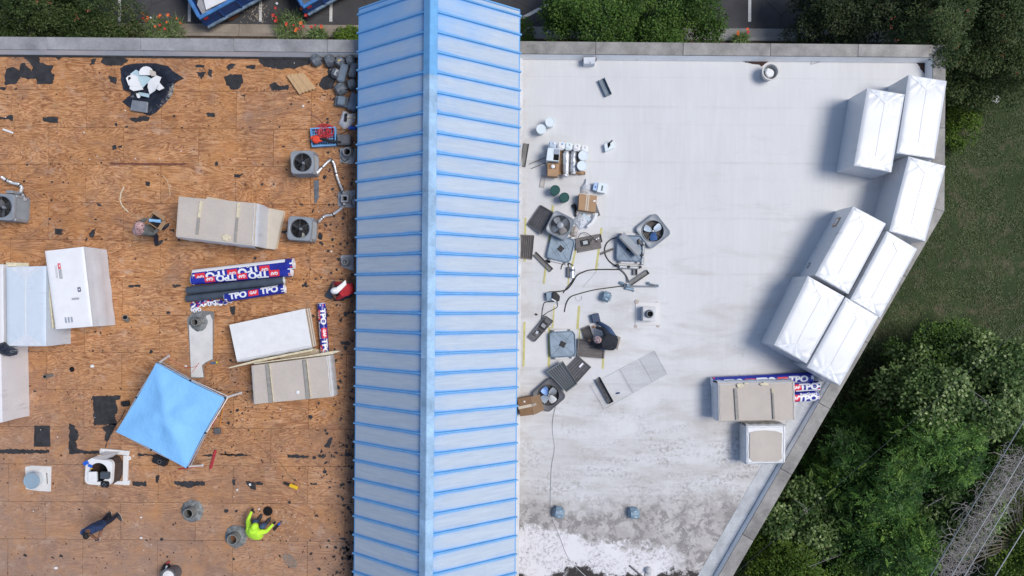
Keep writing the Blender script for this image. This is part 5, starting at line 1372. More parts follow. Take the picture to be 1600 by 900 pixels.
black_sheet()
def scrap(label, pts, z, th, mt, tilt=0, name='metal_scrap', cat='metal scrap', grp='scrap on the black plastic sheet', bev=.003):
    m = MB(); w_ = [P(x, y, 0) for x, y in pts]; n = len(w_)
    zz = [z+tilt*(i/n) for i in range(n)]
    a = sum(w_[i].x*w_[(i+1) % n].y-w_[(i+1) % n].x*w_[i].y for i in range(n))
    if a < 0: w_ = w_[::-1]; zz = zz[::-1]
    m.hexa([Vector((p.x, p.y, q)) for p, q in zip(w_, zz)], [Vector((p.x, p.y, q+th)) for p, q in zip(w_, zz)]); return tag(m.build(name, mt, bevel=bev), label, cat, grp)
m_pbl = M('pale_blue_white_metal', (.42, .56, .62), .45, 0, .08)
def pie(cx, cy, r, a0, a1, n=8): return [(cx+r*math.cos(R(a0+(a1-a0)*k/n)), cy-r*math.sin(R(a0+(a1-a0)*k/n))) for k in range(n+1)]
scrap('pale blue metal panel lying under the white discs', [(216,111),(244,127),(241,134),(234,133),(228,140),(212,122),(209,119)], .12, .02, m_pbl, .1)
scrap('white half disc at the top of the scrap heap', pie(234, 118, 11, -15, 195)+[], .20, .012, m_white, .03)
scrap('large white fan shaped disc at the right of the scrap heap', [(240,151),(237,140),(238,133),(243,127),(251,122),(259,125),(256,133),(252,140),(250,146)], .24, .012, m_white, .06)
scrap('white cone flashing with a dark round opening at the left of the heap', [(207,123),(214,120),(222,124),(225,134),(228,139),(215,140),(209,138),(205,127)], .22, .05, m_white, .05)
scrap('dark oval opening of the white cone flashing', [(208,125),(211,124.5),(215,132),(214,137.5),(211,137),(207.5,131)], .285, .004, m_hole, .0, 'cone_opening', 'opening')
scrap('white rectangular pan across the middle of the heap', [(210,139),(228,138),(231,144),(216,146.5),(210,143)], .26, .03, m_white)
scrap('pale blue strip below the white pan', [(220,146),(238,149),(237,155),(224,152)], .14, .02, m_pbl, .05)
scrap('tan metal triangle near the top right of the heap', [(240,112),(249,116),(250,122),(243,123),(240,118)], .22, .01, m_tan, .03)
scrap('small white cone with a black hole at the right tip of the heap', [(251,143),(256,133),(264,142),(256,146)], .26, .03, m_white, .04)
scrap('small white bracket with a hole below the heap', [(217,149),(221,148),(224,153),(222,156),(219,155)], .16, .02, m_white)
scrap('grey flattened duct piece at the bottom of the black plastic', [(210,158),(234,161),(233,178),(207,174)], .06, .07, m_gal, .02, 'duct_piece', 'duct', None, .008)
# pine boards stack
t = thing('board_bundle', 'small bundle of tan pine boards lying askew near the north parapet', 'boards', P(468, 132, 0))
for k in range(5):
    x0, y0 = 450+5.4*k, 117-0.9*k+.25*k*k*.3; a = P(x0, y0, .1+.004*k); b = P(x0+20, y0+29-1.2*k, .1); m = MB(); m.bar(Vector((a.x, a.y, .008)), Vector((b.x, b.y, .008)), .11, .10+.012*(k % 2)); m.build('pine_board', M('fresh_pine', (.55, .36, .19), .8, 0, .1, 5, stretch=(6, 1, 1)), t, bevel=.004)

# old roof vent caps heaped against the eave
def vent_cap(label, cx, cy, s, rot, kind=0, mt=None, z=0, group='removed vent caps heaped by the eave', yellow=False, lift=.0):
    mt = mt or m_galD; c = P(cx, cy, .25+z); t = thing('roof_vent', label, 'roof vent', (c.x, c.y, z), group)
    cc, ss = math.cos(rot), math.sin(rot)
    rot2 = lambda x, y: (c.x+x*cc-y*ss, c.y+x*ss+y*cc)
    # four petal hood: two crossing bent straps over a collar
    m = MB(); m.lathe((c.x, c.y, z+.004), [(s*.95, 0), (s*.62, .05), (s*.6, .16)], 16, cap0=True, cap1=True); m.build('collar', mt, t, smooth=True)
    for k in range(2):
        a = k*math.pi/2; wd = s*.62; V = []; sec = [(-1.0, .10), (-.92, .17), (-.45, .25), (0, .275+.012*k), (.45, .25), (.92, .17), (1.0, .10)]
        for u, h in sec:
            for v in (-1, 1):
                for dz in (0, .012):
                    x, y = u*s, v*wd; x, y = x*math.cos(a)-y*math.sin(a), x*math.sin(a)+y*math.cos(a); V.append((*rot2(x, y), z+h+dz+.004*k))
        F = []
        for i in range(6):
            b0, b1 = i*4, (i+1)*4; F += [[b0+1, b1+1, b1+3, b0+3], [b0, b0+2, b1+2, b1], [b0, b1, b1+1, b0+1], [b0+2, b0+3, b1+3, b1+2]]
        m = MB(); m.add(V, F); m.build('hood_strap', mt, t, smooth=True, sharp=50)
    if yellow: m = MB(); m.box((c.x, c.y, z+.295), (.07, .05, .004), .6); m.build('yellow_mark', m_yell, t)
    return t
vent_cap('leftmost grey vent cap in the row along the north parapet', 492.5, 92, .185, R(35))
vent_cap('second grey vent cap from the left along the north parapet', 513.5, 93, .18, R(20))
vent_cap('third grey vent cap, with a small yellow mark on top', 530, 95, .165, R(48), yellow=True)
vent_cap('dark vent cap in the corner between parapet and eave', 546, 93, .16, R(10))
vent_cap('grey vent cap tipped over below the yellow marked one', 524, 113, .165, R(65), lift=.1)
vent_cap('grey vent cap below the long grey duct', 531, 137, .20, R(30))
vent_cap('dark vent cap half hidden by the eave', 549, 130, .17, R(15))
def duct(label, a, b, w_, h, mt, z=0):
    A, B = P(*a, .0), P(*b, .0); t = thing('duct_offcut', label, 'duct', ((A.x+B.x)/2, (A.y+B.y)/2, z), 'duct offcuts by the eave'); m = MB(); m.bar(Vector((A.x, A.y, z+.006)), Vector((B.x, B.y, z+.03)), w_, h); m.build('sheet_metal', mt, t, bevel=.03, seg=2, smooth=True)
    d = (B-A).normalized(); m = MB(); m.bar(Vector((A.x, A.y, z+h*.5))-d*.004, Vector((A.x, A.y, z+h*.5))+d*.02, w_*1.04, h*.55); m.build('lip', mt, t)
duct('long grey duct offcut lying diagonal among the vent caps', (541,104), (534,131), .24, .22, M('blue_grey_duct', (.20, .25, .31), .5, .3, .2))
duct('dark duct offcut against the eave above the crumpled bag', (556,102), (551,124), .22, .2, m_galD)
duct('dark blue duct offcut half under the eave', (559,150), (551,175), .3, .25, M('dark_blue_duct', (.10, .14, .20), .5, .3, .2))
t = thing('vent_box', 'boxy grey vent hood below the row of vent caps', 'roof vent', P(535, 161, 0)); p = P(535, 160, 0)
m = MB(); m.box((p.x, p.y, .006), (.44, .34, .12), R(-8)); m.build('base', m_galD, t, bevel=.02)
m = MB(); m.box((p.x+.02, p.y-.01, .127), (.26, .30, .14), R(-8)); m.build('hood', M('blue_grey_duct', (.20, .25, .31)), t, bevel=.03)
def bag(label, pts, h, mt, name='plastic_bag', cat='bag', seed=0, grp=None, zb=0):
    r_ = random.Random(seed); cx = sum(p[0] for p in pts)/len(pts); cy = sum(p[1] for p in pts)/len(pts); V = []; F = []; n = len(pts)*3; ring = []
    for i in range(len(pts)):
        a, b = Vector(pts[i]), Vector(pts[(i+1) % len(pts)])
        for k in range(3): ring.append(a+(b-a)*k/3)
    K = 6
    for k in range(K):
        f = 1-k/K
        for i, p in enumerate(ring):
            q = Vector((cx, cy))+(p-Vector((cx, cy)))*f; z = .008+h*(1-f**2.2)*r_.uniform(.75, 1.05)+(r_.uniform(0, .02) if k else 0); V.append(P(q.x, q.y, zb)+Vector((0, 0, z)))
    for k in range(K-1):
        for i in range(n): F.append([k*n+i, k*n+(i+1) % n, (k+1)*n+(i+1) % n, (k+1)*n+i])
    F.append([(K-1)*n+i for i in range(n)])
    w_ = [P(p.x, p.y, 0) for p in ring]; a = sum(w_[i].x*w_[(i+1) % n].y-w_[(i+1) % n].x*w_[i].y for i in range(n))
    if a < 0: F = [f[::-1] for f in F]
    m = MB(); m.add(V, F); return tag(m.build(name, mt, smooth=True, sharp=80), label, cat, grp)
bag('open white plastic bag holding black tools beside the eave', [(536,173),(541,174),(547,178),(556,177),(554,190),(545,199),(538,202),(529,194)], .22, m_wrapG, seed=2)
m = MB(); m.bar(P(541,178,.2), P(540,190,.24), .09, .05); tag(m.build('black_tool', m_blk, bevel=.01), 'black tool handle sticking out of the white bag by the eave', 'tool')
m = MB(); m.bar(P(556,184,.18), P(541,184,.24), .03, .03); tag(m.build('wood_stick', m_lath), 'short wooden stick lying on the white bag by the eave', 'stick')
bag('blue plastic bag corner under the eave below the white bag', [(544,198),(550,196),(558,199),(556,203),(545,203)], .06, m_dblu, seed=5)
duct('dark grey box with rounded corners right of the red leaf blower', (531,221), (551,221), .33, .28, m_acd)

# crate with hose and blower
t = thing('plastic_crate', 'blue plastic grid crate beside the upper condensing unit', 'crate', P(505, 214, 0))
q0, q1, q2, q3 = P(484.5,200,.2), P(524,198,.2), P(525,227,.2), P(487,229.5,.2)
m = MB(); G = lambda u, v, z: (lambda p: Vector((p.x, p.y, z)))(q0.lerp(q1, u).lerp(q3.lerp(q2, u), v))
for u0, u1, v0, v1 in ((0, 1, 0, .06), (0, 1, .94, 1), (0, .04, .061, .939), (.96, 1, .061, .939)): m.hexa([G(u0, v1, .01), G(u1, v1, .01), G(u1, v0, .01), G(u0, v0, .01)], [G(u0, v1, .2), G(u1, v1, .2), G(u1, v0, .2), G(u0, v0, .2)])
m.build('side_wall', m_blu, t)
m = MB()
for k in range(1, 10): m.bar(G(k/10, .04, .02), G(k/10, .96, .02), .03, .015)
for k in range(1, 7): m.bar(G(.04, k/7, .036), G(.96, k/7, .036), .03, .012)
m.build('grid_floor', m_blu, t)
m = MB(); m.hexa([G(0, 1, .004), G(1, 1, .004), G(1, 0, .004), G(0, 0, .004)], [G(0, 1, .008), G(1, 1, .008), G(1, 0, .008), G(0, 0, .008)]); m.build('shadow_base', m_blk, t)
r_ = random.Random(6); pts = []
for k in range(150):
    a = k*.62; rr = .18+.07*math.sin(k*.37)+r_.uniform(-.03, .03); c = P(508, 204, .1); pts.append(Vector((c.x+rr*math.cos(a)+.08*math.sin(k*.05), c.y+rr*.9*math.sin(a)-.12*(k > 90)*math.sin(k*.09)**2, .10+.11*(k/150)+r_.uniform(0, .02))))
m = MB(); m.tube(pts, .011, 5); tag(m.build('coiled_hose', m_hose, smooth=True), 'tangled coil of red hose lying in the blue crate', 'hose')
cord('thin red hose end trailing out of the crate to the upper left', [(507,195,.1),(500,188,.02),(492,183,.012),(488,181,.012),(487,176,.012)], .007, M('thin_dull_hose', (.22, .10, .13)))
t = thing('leaf_blower', 'bright red leaf blower with a long black nozzle on the blue crate', 'leaf blower', P(500, 218, .2)); p = P(495, 218, .28)
m = MB(); m.lathe((p.x-.02, p.y, .2), [(.10, 0), (.13, .05), (.13, .12), (.08, .17)], 14); m.build('housing', m_redb, t, smooth=True)
m = MB(); m.box((p.x-.12, p.y+.05, .22), (.14, .12, .1), .4); m.box((p.x+.10, p.y+.0, .22), (.16, .15, .1), .1); m.build('motor_cover', m_redb, t, bevel=.02)
m = MB(); m.tube([P(500,217,.28), P(508,218.5,.3), P(517,221,.3), P(533,222,.3)], [.05, .055, .05, .035], 10); m.build('nozzle', m_blk, t, smooth=True)
cord('black power lead from the crate toward the eave', [(525,211,.1),(535,208,.03),(545,203,.03),(557,200,.03)], .009, m_rubber)

# membrane pad with a white bucket, lower left
t = thing('membrane_pad', 'square dirty white membrane pad near the lower left corner', 'membrane pad', P(61, 748, 0))
m = MB(); m.prism([tuple(P(x, y, 0).xy) for x, y in ((40,729),(50,727),(81,728.5),(80,768),(60,767),(41,764))], .006, .03); m.build('sheet', M('dirty_white_membrane', (.66, .645, .63)), t, bevel=.008)
m = MB(); m.bar(P(73,739,.035), P(74,756,.035), .02, .004); m.build('slit', m_blk, t)
def pail(label, cx, cy, r, h, lid=m_pail, body=m_pail, grp='pails with lids', z=0, name='pail', rimmt=None, off=(0, 0)):
    c = P(cx, cy, h+z); t = thing(name, label, 'bucket', (c.x, c.y, z), grp)
    m = MB(); m.lathe((c.x, c.y, z+.004), [(r*.86, 0), (r*.97, h-.05), (r*1.02, h-.045), (r*1.02, h-.015)], 26, cap1=False); m.build('body', body, t, smooth=True)
    m = MB(); m.lathe((c.x, c.y, z+h-.02), [(r*1.06, 0), (r*1.06, .02), (r*.97, .026), (r*.93, .014), (0.01, .014)], 26); m.build('lid', lid, t, smooth=True)
    m = MB(); hp = [(c.x+r*1.05*math.cos(a), c.y+r*1.08*math.sin(a), z+h-.04-.10*math.sin(a-.4)) for a in [.4+math.pi*k/12 for k in range(13)]]; m.tube(hp, .004, 4); m.build('handle', m_alu, t)
    return t
pail('blue-grey lidded bucket on the dirty white pad', 49, 751.5, .245, .34, lid=M('blue_grey_lid', (.27, .36, .44), .5, 0, .05), grp=None)

# opened skylight curb with junk on it
t = thing('roof_curb', 'white fibreglass roof curb with a rounded frame open over a brown shaft', 'roof curb', P(180, 733, 0))
m = MB(); fr = [((156,701),(201,705),(200,712),(158,708)), ((192,712),(199.5,712),(198,752),(191,752)), ((179,752.2),(202,751.2),(201,758.5),(177,757)), ((155.5,702),(162,702),(161,711),(155,711))]
for k, q in enumerate(fr): m.prism([tuple(P(x, y, .1).xy) for x, y in q], .006, .085+.003*k)
m.build('base_flange', m_white, t, bevel=.008)
o = [Vector((*P(x, y, .08).xy, .05)) for x, y in ((160,710),(172,709),(186,713),(191,722),(191,740),(187,750),(178,756),(160,756))]
hi = [Vector((*P(x, y, .72).xy, .72)) for x, y in ((145,719),(156,718),(168,720),(174,726),(175,742),(173,752),(168,757),(146,756))]
m = MB(); m.loops([o[::-1], hi[::-1]]); m.build('shaft_lining', M('brown_shaft', (.085, .052, .042), .8, 0, .3, 4), t)
m = MB(); hb = [Vector((*P(x, y, .05).xy, .05)) for x, y in ((140,716),(156,708),(180,710),(190,722),(190,740),(184,752),(168,758),(145,757))]
cxy = P(154, 738, .74); rs = rsq(cxy.x, cxy.y, .42, .40, .17, R(-4), 10); ci = circ_match(rs, cxy.x, cxy.y+.0, .30)
Z = lambda L, z: [Vector((x, y, z)) for x, y in L]
m.loops([Z(rsq(cxy.x, cxy.y, .43, .41, .17, R(-4), 10), .62), Z(rs, .74), Z(ci, .75), Z(ci, .66)]); m.build('round_frame', m_white, t, smooth=True)
m = MB(); V = [(133,722,.72),(143,716,.72),(168,705,.10),(188,706,.10),(176,714,.5),(160,719,.72)]
m.add([P(x, y, z) for x, y, z in V], [[0, 1, 2, 3, 4, 5]]); m.build('hood_side', m_white, t)
m = MB(); m.lathe((cxy.x, cxy.y, .30), [(.30, 0), (.31, .40)], 24, cap1=False); m.build('well', m_hole, t)
tt = thing('square_tub', 'small white rectangular tub sitting on the roof curb', 'tub', (*P(145, 745, .78).xy, .78)); p = P(145, 745, .84); m = MB(); m.box((p.x, p.y, .752), (.24, .30, .1), R(2)); m.build('body', m_pail, tt, bevel=.02, seg=2)
m = MB(); m.box((p.x, p.y, .853), (.26, .32, .012), R(2)); m.build('lid', m_white, tt, bevel=.004)
tt = thing('tool_bag', 'black tool case with a dark lid on the roof curb', 'tool bag', (*P(164, 750, .75).xy, .75)); p = P(163.5, 743, .85)
m = MB(); m.box((p.x, p.y, .756), (.28, .22, .12), R(-4)); m.build('case', M('slate_plastic', (.07, .085, .11), .6), tt, bevel=.02, seg=2)
p = P(163, 757, .82); m = MB(); m.box((p.x, p.y, .74), (.26, .20, .09), R(-6)); m.build('pouch', m_blk, tt, bevel=.03, seg=2)
m = MB()
for k in range(4): m.lathe((p.x+.05*math.cos(k*1.6), p.y+.05*math.sin(k*1.6), .83), [(.012, 0), (.01, .01)], 6)
m.build('buckle', m_alu, tt)['kind'] = 'stuff'
tt = thing('bright_blue_tool', 'bright blue plastic tool on the corner of the roof curb', 'tool', (*P(138, 726, .75).xy, .75))
m = MB(); p = P(138, 726, .78); m.box((p.x-.08, p.y+.05, .755), (.16, .12, .05), .5); m.box((p.x+.06, p.y-.04, .755), (.14, .08, .05), -.4); m.build('grip', m_dblu, tt, bevel=.01)
m = MB(); m.box((p.x+.1, p.y-.12, .755), (.04, .04, .03), -.4); m.build('tip', m_yell, tt)
m = MB(); p = P(202.5, 715.5, 0); m.lathe((p.x, p.y, .008), [(.065, 0), (.065, .03), (.02, .03), (.02, 0)], 16); tag(m.build('tape_roll', m_white, smooth=True), 'small roll of white tape at the corner of the roof curb', 'tape roll')
p = P(158, 712, .4); m = MB(); m.box((p.x, p.y, .45), (.12, .08, .05)); tag(m.build('wood_wedge', m_lath), 'small wood wedge on the upper edge of the roof curb', 'wedge')
cord('black cable running up from the roof curb to the black sheet', [(165,700,.05),(168,688,.02),(172,676,.02),(181,664,.02),(188,655,.02),(196,640,.02)], .011, m_rubber)
cord('thin grey wire beside the black cable above the roof curb', [(168,712,.1),(171,697,.02),(174,684,.02)], .006, m_acg)

# ---------------- blue canopy ----------------
def canopy():
    t = thing('pop_up_canopy', 'light blue square pop-up canopy set low over the plywood deck', 'canopy', (*P(272, 645, 1.2).xy, 0))
    hc = 1.22; cor = [P(244, 567, hc), P(350.5, 622, hc), P(290.5, 731.5, hc), P(181, 675, hc)]; pk = P(262, 645, 1.95)
    c = sum(cor, Vector())/4; pk = Vector((c.x+.06, c.y+.06, 1.56)); N = 22; V = []; F = []
    for j in range(N+1):
        for i in range(N+1):
            u, v = i/N, j/N; p = cor[0].lerp(cor[1], u).lerp(cor[3].lerp(cor[2], u), v)
            a, b = abs(2*u-1), abs(2*v-1); mx = max(a, b); dg = min(a, b)
            hgt = (1-mx)**1.06
            z = hc+(pk.z-hc)*hgt
            # cloth sags between the four ribs and pulls in at the edges
            off = (mx-dg)/(mx+1e-6); sag = -.10*math.sin(math.pi*min(1, (1-mx)*1.0+.0))*off*.8
            pull = .04*(1-(dg/(mx+1e-6))**2)*mx**3
            an = math.atan2(2*v-1, 2*u-1); z += (.014*math.sin(9*an+mx*7)+.010*math.sin(17*an-mx*13))*(1-mx)*mx*2.6
            d = Vector((c.x-p.x, c.y-p.y, 0)); d.normalize() if d.length > 0 else None
            z += sag+.012*math.sin(u*17+v*5)*mx*(1-mx)*2+.010*math.sin(v*23-u*11)*(1-mx)
            if mx < .28: z -= .10*(1-mx/.28)**.8*(.6+.4*math.sin(3*math.atan2(2*v-1, 2*u-1)))   # slack crown
            V.append(Vector((p.x, p.y, z))+d*pull)
    for j in range(N):
        for i in range(N): F.append([j*(N+1)+i, (j+1)*(N+1)+i, (j+1)*(N+1)+i+1, j*(N+1)+i+1])
    rim = [i for i in range(N+1)]+[j*(N+1)+N for j in range(1, N+1)]+[N*(N+1)+i for i in range(N-1, -1, -1)]+[j*(N+1) for j in range(N-1, 0, -1)]
    b = len(V)
    for k, r0 in enumerate(rim): p = V[r0]; d = Vector((p.x-c.x, p.y-c.y, 0)).normalized(); V.append(Vector((p.x, p.y, p.z-.16+.02*math.sin(k*.7)))+d*.015)
    n = len(rim)
    for k in range(n): F.append([rim[k], b+k, b+(k+1) % n, rim[(k+1) % n]])
    F = [f for f in F]
    m = MB(); m.add(V, F); o = m.build('cloth', m_tent, t, smooth=True, sharp=50)
    bm = bmesh.new(); bm.from_mesh(o.data); bmesh.ops.recalc_face_normals(bm, faces=bm.faces); bm.to_mesh(o.data); bm.free()
    sm = o.modifiers.new('thickness', 'SOLIDIFY'); sm.thickness = .004; sm.offset = -1
    feet = [P(263.5, 556.5, 0), P(376, 614, 0), P(316, 727, 0), P(211, 672, 0)]
    for q, f in zip(cor, feet):
        m = MB(); a = Vector((q.x, q.y, hc-.06))+(c-q).normalized()*.03; a.z = hc-.08; m.tube([Vector((f.x, f.y, .01)), a], .034, 8); lg = m.build('leg', m_white, t, smooth=True)
        m = MB(); m.box((f.x, f.y, .004), (.09, .09, .012)); m.build('foot', m_alu, lg)
        m = MB(); m.box((a.x, a.y, a.z-.04), (.07, .07, .09)); m.build('joint', m_blk, lg)
    for i in range(4):
        q, r = cor[i], cor[(i+1) % 4]; md = (q+r)/2
        for s_, e in ((q, md), (md, r)):
            pass
        a = Vector((q.x, q.y, hc-.07)); b_ = Vector((r.x, r.y, hc-.07)); m2 = Vector((md.x, md.y, hc-.32))+(c-md).normalized()*.0; m2b = Vector((md.x, md.y, hc-.045))
        m = MB(); m.tube([a, Vector((md.x, md.y, hc-.02)), b_], .014, 5); m.build('truss_bar', m_alu, t)
        m = MB(); m.tube([a-Vector((0, 0, .25)), Vector((md.x, md.y, hc-.12)), b_-Vector((0, 0, .25))], .012, 5); m.build('truss_bar', m_alu, t)
        m = MB(); m.box((md.x, md.y, hc-.05), (.05, .05, .05)); m.build('joint', m_blk, t)
canopy()
m = MB(); p = P(254, 718, 0); m.box((p.x, p.y, .006), (.46, .26, .22), R(-20)); o = tag(m.build('black_toolbox', m_blk, bevel=.03, seg=2), 'black tool case poking out under the bottom corner of the canopy', 'tool case')
m = MB(); m.lathe((p.x+.02, p.y-.02, .227), [(.06, 0), (.06, .012), (.04, .012), (.04, 0)], 14); m.build('dial', m_acd, o)
m = MB(); p = P(199, 630, 0); m.box((p.x, p.y, .006), (.2, .18, .12), .1); tag(m.build('battery_charger', m_blk, bevel=.015), 'small black charger left of the canopy', 'charger')
def pole(label, a, b, r, mt, name='pole', cat='pole', z0=.03, z1=.03):
    m = MB(); m.tube([P(*a, z0), P(*b, z1)], r, 7); return tag(m.build(name, mt, smooth=True), label, cat)
t = thing('push_broom', 'orange handled broom with a black head right of the canopy', 'broom', P(344, 655, 0))
m = MB(); m.tube([P(349.5,632,.05), P(343,666,.04)], .016, 6); m.build('handle', M('orange_wood', (.62, .26, .05)), t)
m = MB(); p = P(341, 673, 0); m.box((p.x, p.y, .006), (.2, .2, .09), R(6)); m.build('head', m_acd, t, bevel=.01)
pole('dark red rail lying along the right edge of the canopy', (340,648), (331,665), .02, m_red, 'red_bar', 'bar')
t = thing('spirit_level', 'dark red bar standing clear right of the canopy bottom corner', 'level', P(333, 717, 0)); m = MB(); m.bar(P(337.5,703,.01), P(329.5,732,.01), .075, .06); m.build('bar', m_red, t, bevel=.01)
m = MB(); m.bar(P(336,706,.072), P(335,710,.072), .03, .004); m.build('vial', m_hose, t)
pole('dark wand from the canopy corner to the red bar', (290,726), (332,717.5), .012, m_card2, 'wand', 'pole', .4, .08)
pole('dark red bar under the lowest canopy leg', (279,733), (315,728), .022, m_red, 'red_bar', 'bar')
m = MB(); p = P(341, 676, 0)
# yellow tool and its cord
t = thing('cordless_tool', 'yellow and black hand tool with a cord on the lower deck', 'tool', P(456, 758, 0))
m = MB(); m.bar(P(453,757,.01), P(466,762,.01), .11, .09); m.build('body', m_yell, t, bevel=.02); m = MB(); m.bar(P(444,754,.01), P(454,757.5,.01), .08, .07); m.build('head', m_blk, t, bevel=.015)
cord('thin brown cord curling from the yellow tool to the upper left', [(466,762),(469,757),(463,752),(452,743),(444,732),(437,722),(430,718),(423,719),(415,706),(400,694)], .006, m_card2)
t = thing('utility_knife', 'black and blue handled scraper right of the hi-vis worker', 'scraper', P(433, 822, 0))
m = MB(); m.bar(P(428,828,.01), P(435,820,.01), .09, .05); m.build('grip', m_blk, t, bevel=.01); m = MB(); m.bar(P(435,820,.01), P(438,817,.01), .07, .05); m.build('collar', m_dblu, t, bevel=.01); m = MB(); m.bar(P(438,817,.01), P(441,814,.01), .04, .03); m.build('tip', m_acd, t)
# straps and bits
def strap(label, pts, w_, mt, z=.01): 
    P3 = [P(*p, z) for p in pts]; m = MB()
    for a, b in zip(P3[:-1], P3[1:]): m.bar(a, b+(b-a)*.02, w_, .004)
    return tag(m.build('strap', mt), label, 'strap', 'cut packing straps')
strap('curved cream packing strap left of the tall tan stack', [(194,292),(189,302),(187.5,312),(190,320),(195,326),(200.5,331)], .035, m_cream)
strap('thin cream packing strap curving above the tall tan stack', [(254,273),(261,282),(264.5,292),(265.5,300),(266,306)], .014, m_cream)
m = MB(); m.bar(P(5,202,.008), P(21,208,.008), .06, .03); tag(m.build('white_strip', m_white, bevel=.008), 'short white plastic strip at the left edge of the plywood deck', 'plastic strip')
for k, (x, y, sx, sy, lb) in enumerate(((315, 90, .07, .05, 'white crumb just inside the north parapet'), (145, 572, .14, .1, 'crumpled white scrap on a black felt bit left of the canopy'), (291, 572, .10, .06, 'white scrap left of the white strip'), (391, 757, .10, .08, 'white square scrap at the dark felt bit, lower middle'), (405, 795, .07, .07, 'round white washer plate left of the round hole'), (371, 765, .09, .07, 'white plastic tile above the right pipe boot'), (474, 166, .08, .07, 'small shiny tin near the vent box'), (221, 840, .13, .06, 'white scrap below and right of the man with the phone'), (221, 808, .07, .06, 'white crumb right of the man with the phone'), (88, 887, .16, .09, 'pale scrap at the lower left deck'), (518, 223+170, .07, .05, 'pale pebble near the lowest pipe flashing'))):
    p = P(x, y, 0); r_ = random.Random(k+40); m = MB(); m.prism([(p.x+sx*.5*math.cos(a)*r_.uniform(.7, 1.2), p.y+sy*.5*math.sin(a)*r_.uniform(.7, 1.2)) for a in [i*math.pi/3.5 for i in range(7)]], .008, .03); tag(m.build('scrap', m_white, bevel=.004), lb, 'scrap')
m = MB()
r_ = random.Random(77)
for k in range(420):
    a = r_.uniform(0, 6.3); rr = math.sqrt(r_.random()); p = P(453+11*rr*math.cos(a)+3*rr*math.sin(a), 876+11*rr*math.sin(a)*1.0+3*rr*math.cos(a), 0); s_ = r_.uniform(.008, .02)
    m.add([(p.x-s_, p.y-s_*.6, .004), (p.x+s_, p.y-s_*.5, .004), (p.x, p.y+s_, .004), (p.x, p.y, .004+s_*1.2)], [[0, 1, 3], [1, 2, 3], [2, 0, 3]])
tag(m.build('gravel', M('grey_gravel', (.30, .29, .27), .9, 0, .5, 30)), 'spilled patch of grey gravel on the deck near the bottom edge', 'gravel', kind='stuff')
# the big black bag at the left edge and the round bin at the bottom edge
bag('black plastic bag lying on two packs at the left edge', [(-6,538),(8,534),(14,540),(30,547),(27,554),(16,557),(6,556),(-6,550)], .16, m_blkf, seed=9, zb=1.225)
t = thing('round_bin', 'round black rimmed bin with white contents at the bottom edge', 'bin', P(265, 912, 0)); c = P(263, 901.5, .45)
m = MB(); m.lathe((c.x, c.y, .006), [(.22, 0), (.25, .45), (.275, .46), (.275, .49), (.22, .49), (.2, .35)], 26, cap1=False); m.build('body', m_acd, t, smooth=True)
m = MB(); m.lathe((c.x, c.y, .33), [(.21, 0), (.2, .10), (.05, .13)], 16); m.build('contents', m_white, t)
bag('black bag with white marks beside the bin at the bottom edge', [(252,889),(257,880),(263,878),(267,884),(266,895),(257,897)], .25, m_blk, seed=13)
m = MB(); m.bar(P(258,892,.26), P(261,884,.26), .05, .02); tag(m.build('white_tag', m_white), 'white tag on the black bag at the bottom edge', 'tag')
m = MB(); m.bar(P(261,880,.1), P(266,877,.1), .04, .04); tag(m.build('red_tool', m_red), 'small red handle above the black bag at the bottom edge', 'handle')
# ================= white roof: dismantled air conditioners and supplies =================
def patch(label, pts, tapes):
    c = P(sum(p[0] for p in pts)/len(pts), sum(p[1] for p in pts)/len(pts), 0); t = thing('membrane_patch', label, 'membrane patch', (c.x, c.y, .006), 'new membrane patches with yellow tape')
    m = MB(); m.prism([tuple(P(x, y, 0).xy) for x, y in pts], .0075, .0105); m.build('sheet', m_mem2, t)
    for a, b, w_ in tapes: m = MB(); m.bar(P(*a, .012), P(*b, .012), w_, .0015); m.build('yellow_tape', m_yel, t)
patch('uppermost new patch, under the tilted grille at the metal roof', [(819,338),(861,338),(860,411),(818,409)], [((821,340), (820,409), .06)])
patch('new patch under the upright condenser top, between two yellow strips', [(862,320),(941,324),(934,424),(889,424)], [((864,321), (858,378), .07), ((940,356), (931,423), .07), ((900,388), (892,424), .06)])
patch('new patch below the diagonal grey channel, beside the silver can', [(852,406),(889,410),(887,447),(849,444)], [((853,417), (849.5,443.5), .06), ((888.5,434), (887.5,446), .04)])
patch('long new patch left of the lowest base pan', [(817,502),(860,502),(859,574),(816,573)], [((819.5,503), (818,572.5), .07), ((858.5,511), (857.5,573), .08)])
patch('square new patch above the lowest base pan, with a cable end on it', [(863,476),(907,476),(904,515),(862,513)], [((866,478), (863.5,513), .05), ((905,478), (902,514), .08)])
patch('new patch under the brown louvered panels', [(904,507),(944.5,507),(943,577),(898,576)], [((942.5,560), (941.5,576.5), .07), ((906,514), (905,530), .05), ((943,509), (942.6,514), .07)])
for k, pts in enumerate(([(1149,92),(1165,90),(1208,92),(1211,94),(1200,97),(1190,104),(1186,101),(1165,98)], [(1431,97),(1440,94),(1454,93),(1454,105),(1451,114),(1444,115),(1438,108),(1436,103)])):
    m = MB(); m.prism(poly_mesh(pts, jag=.7, seed=k+60), .006, .009); m.build('bare_patch', M('wet_brown_mulch', (.05, .025, .02), .9, 0, .6, 12, .6, 30), mrf)
m_louv = None
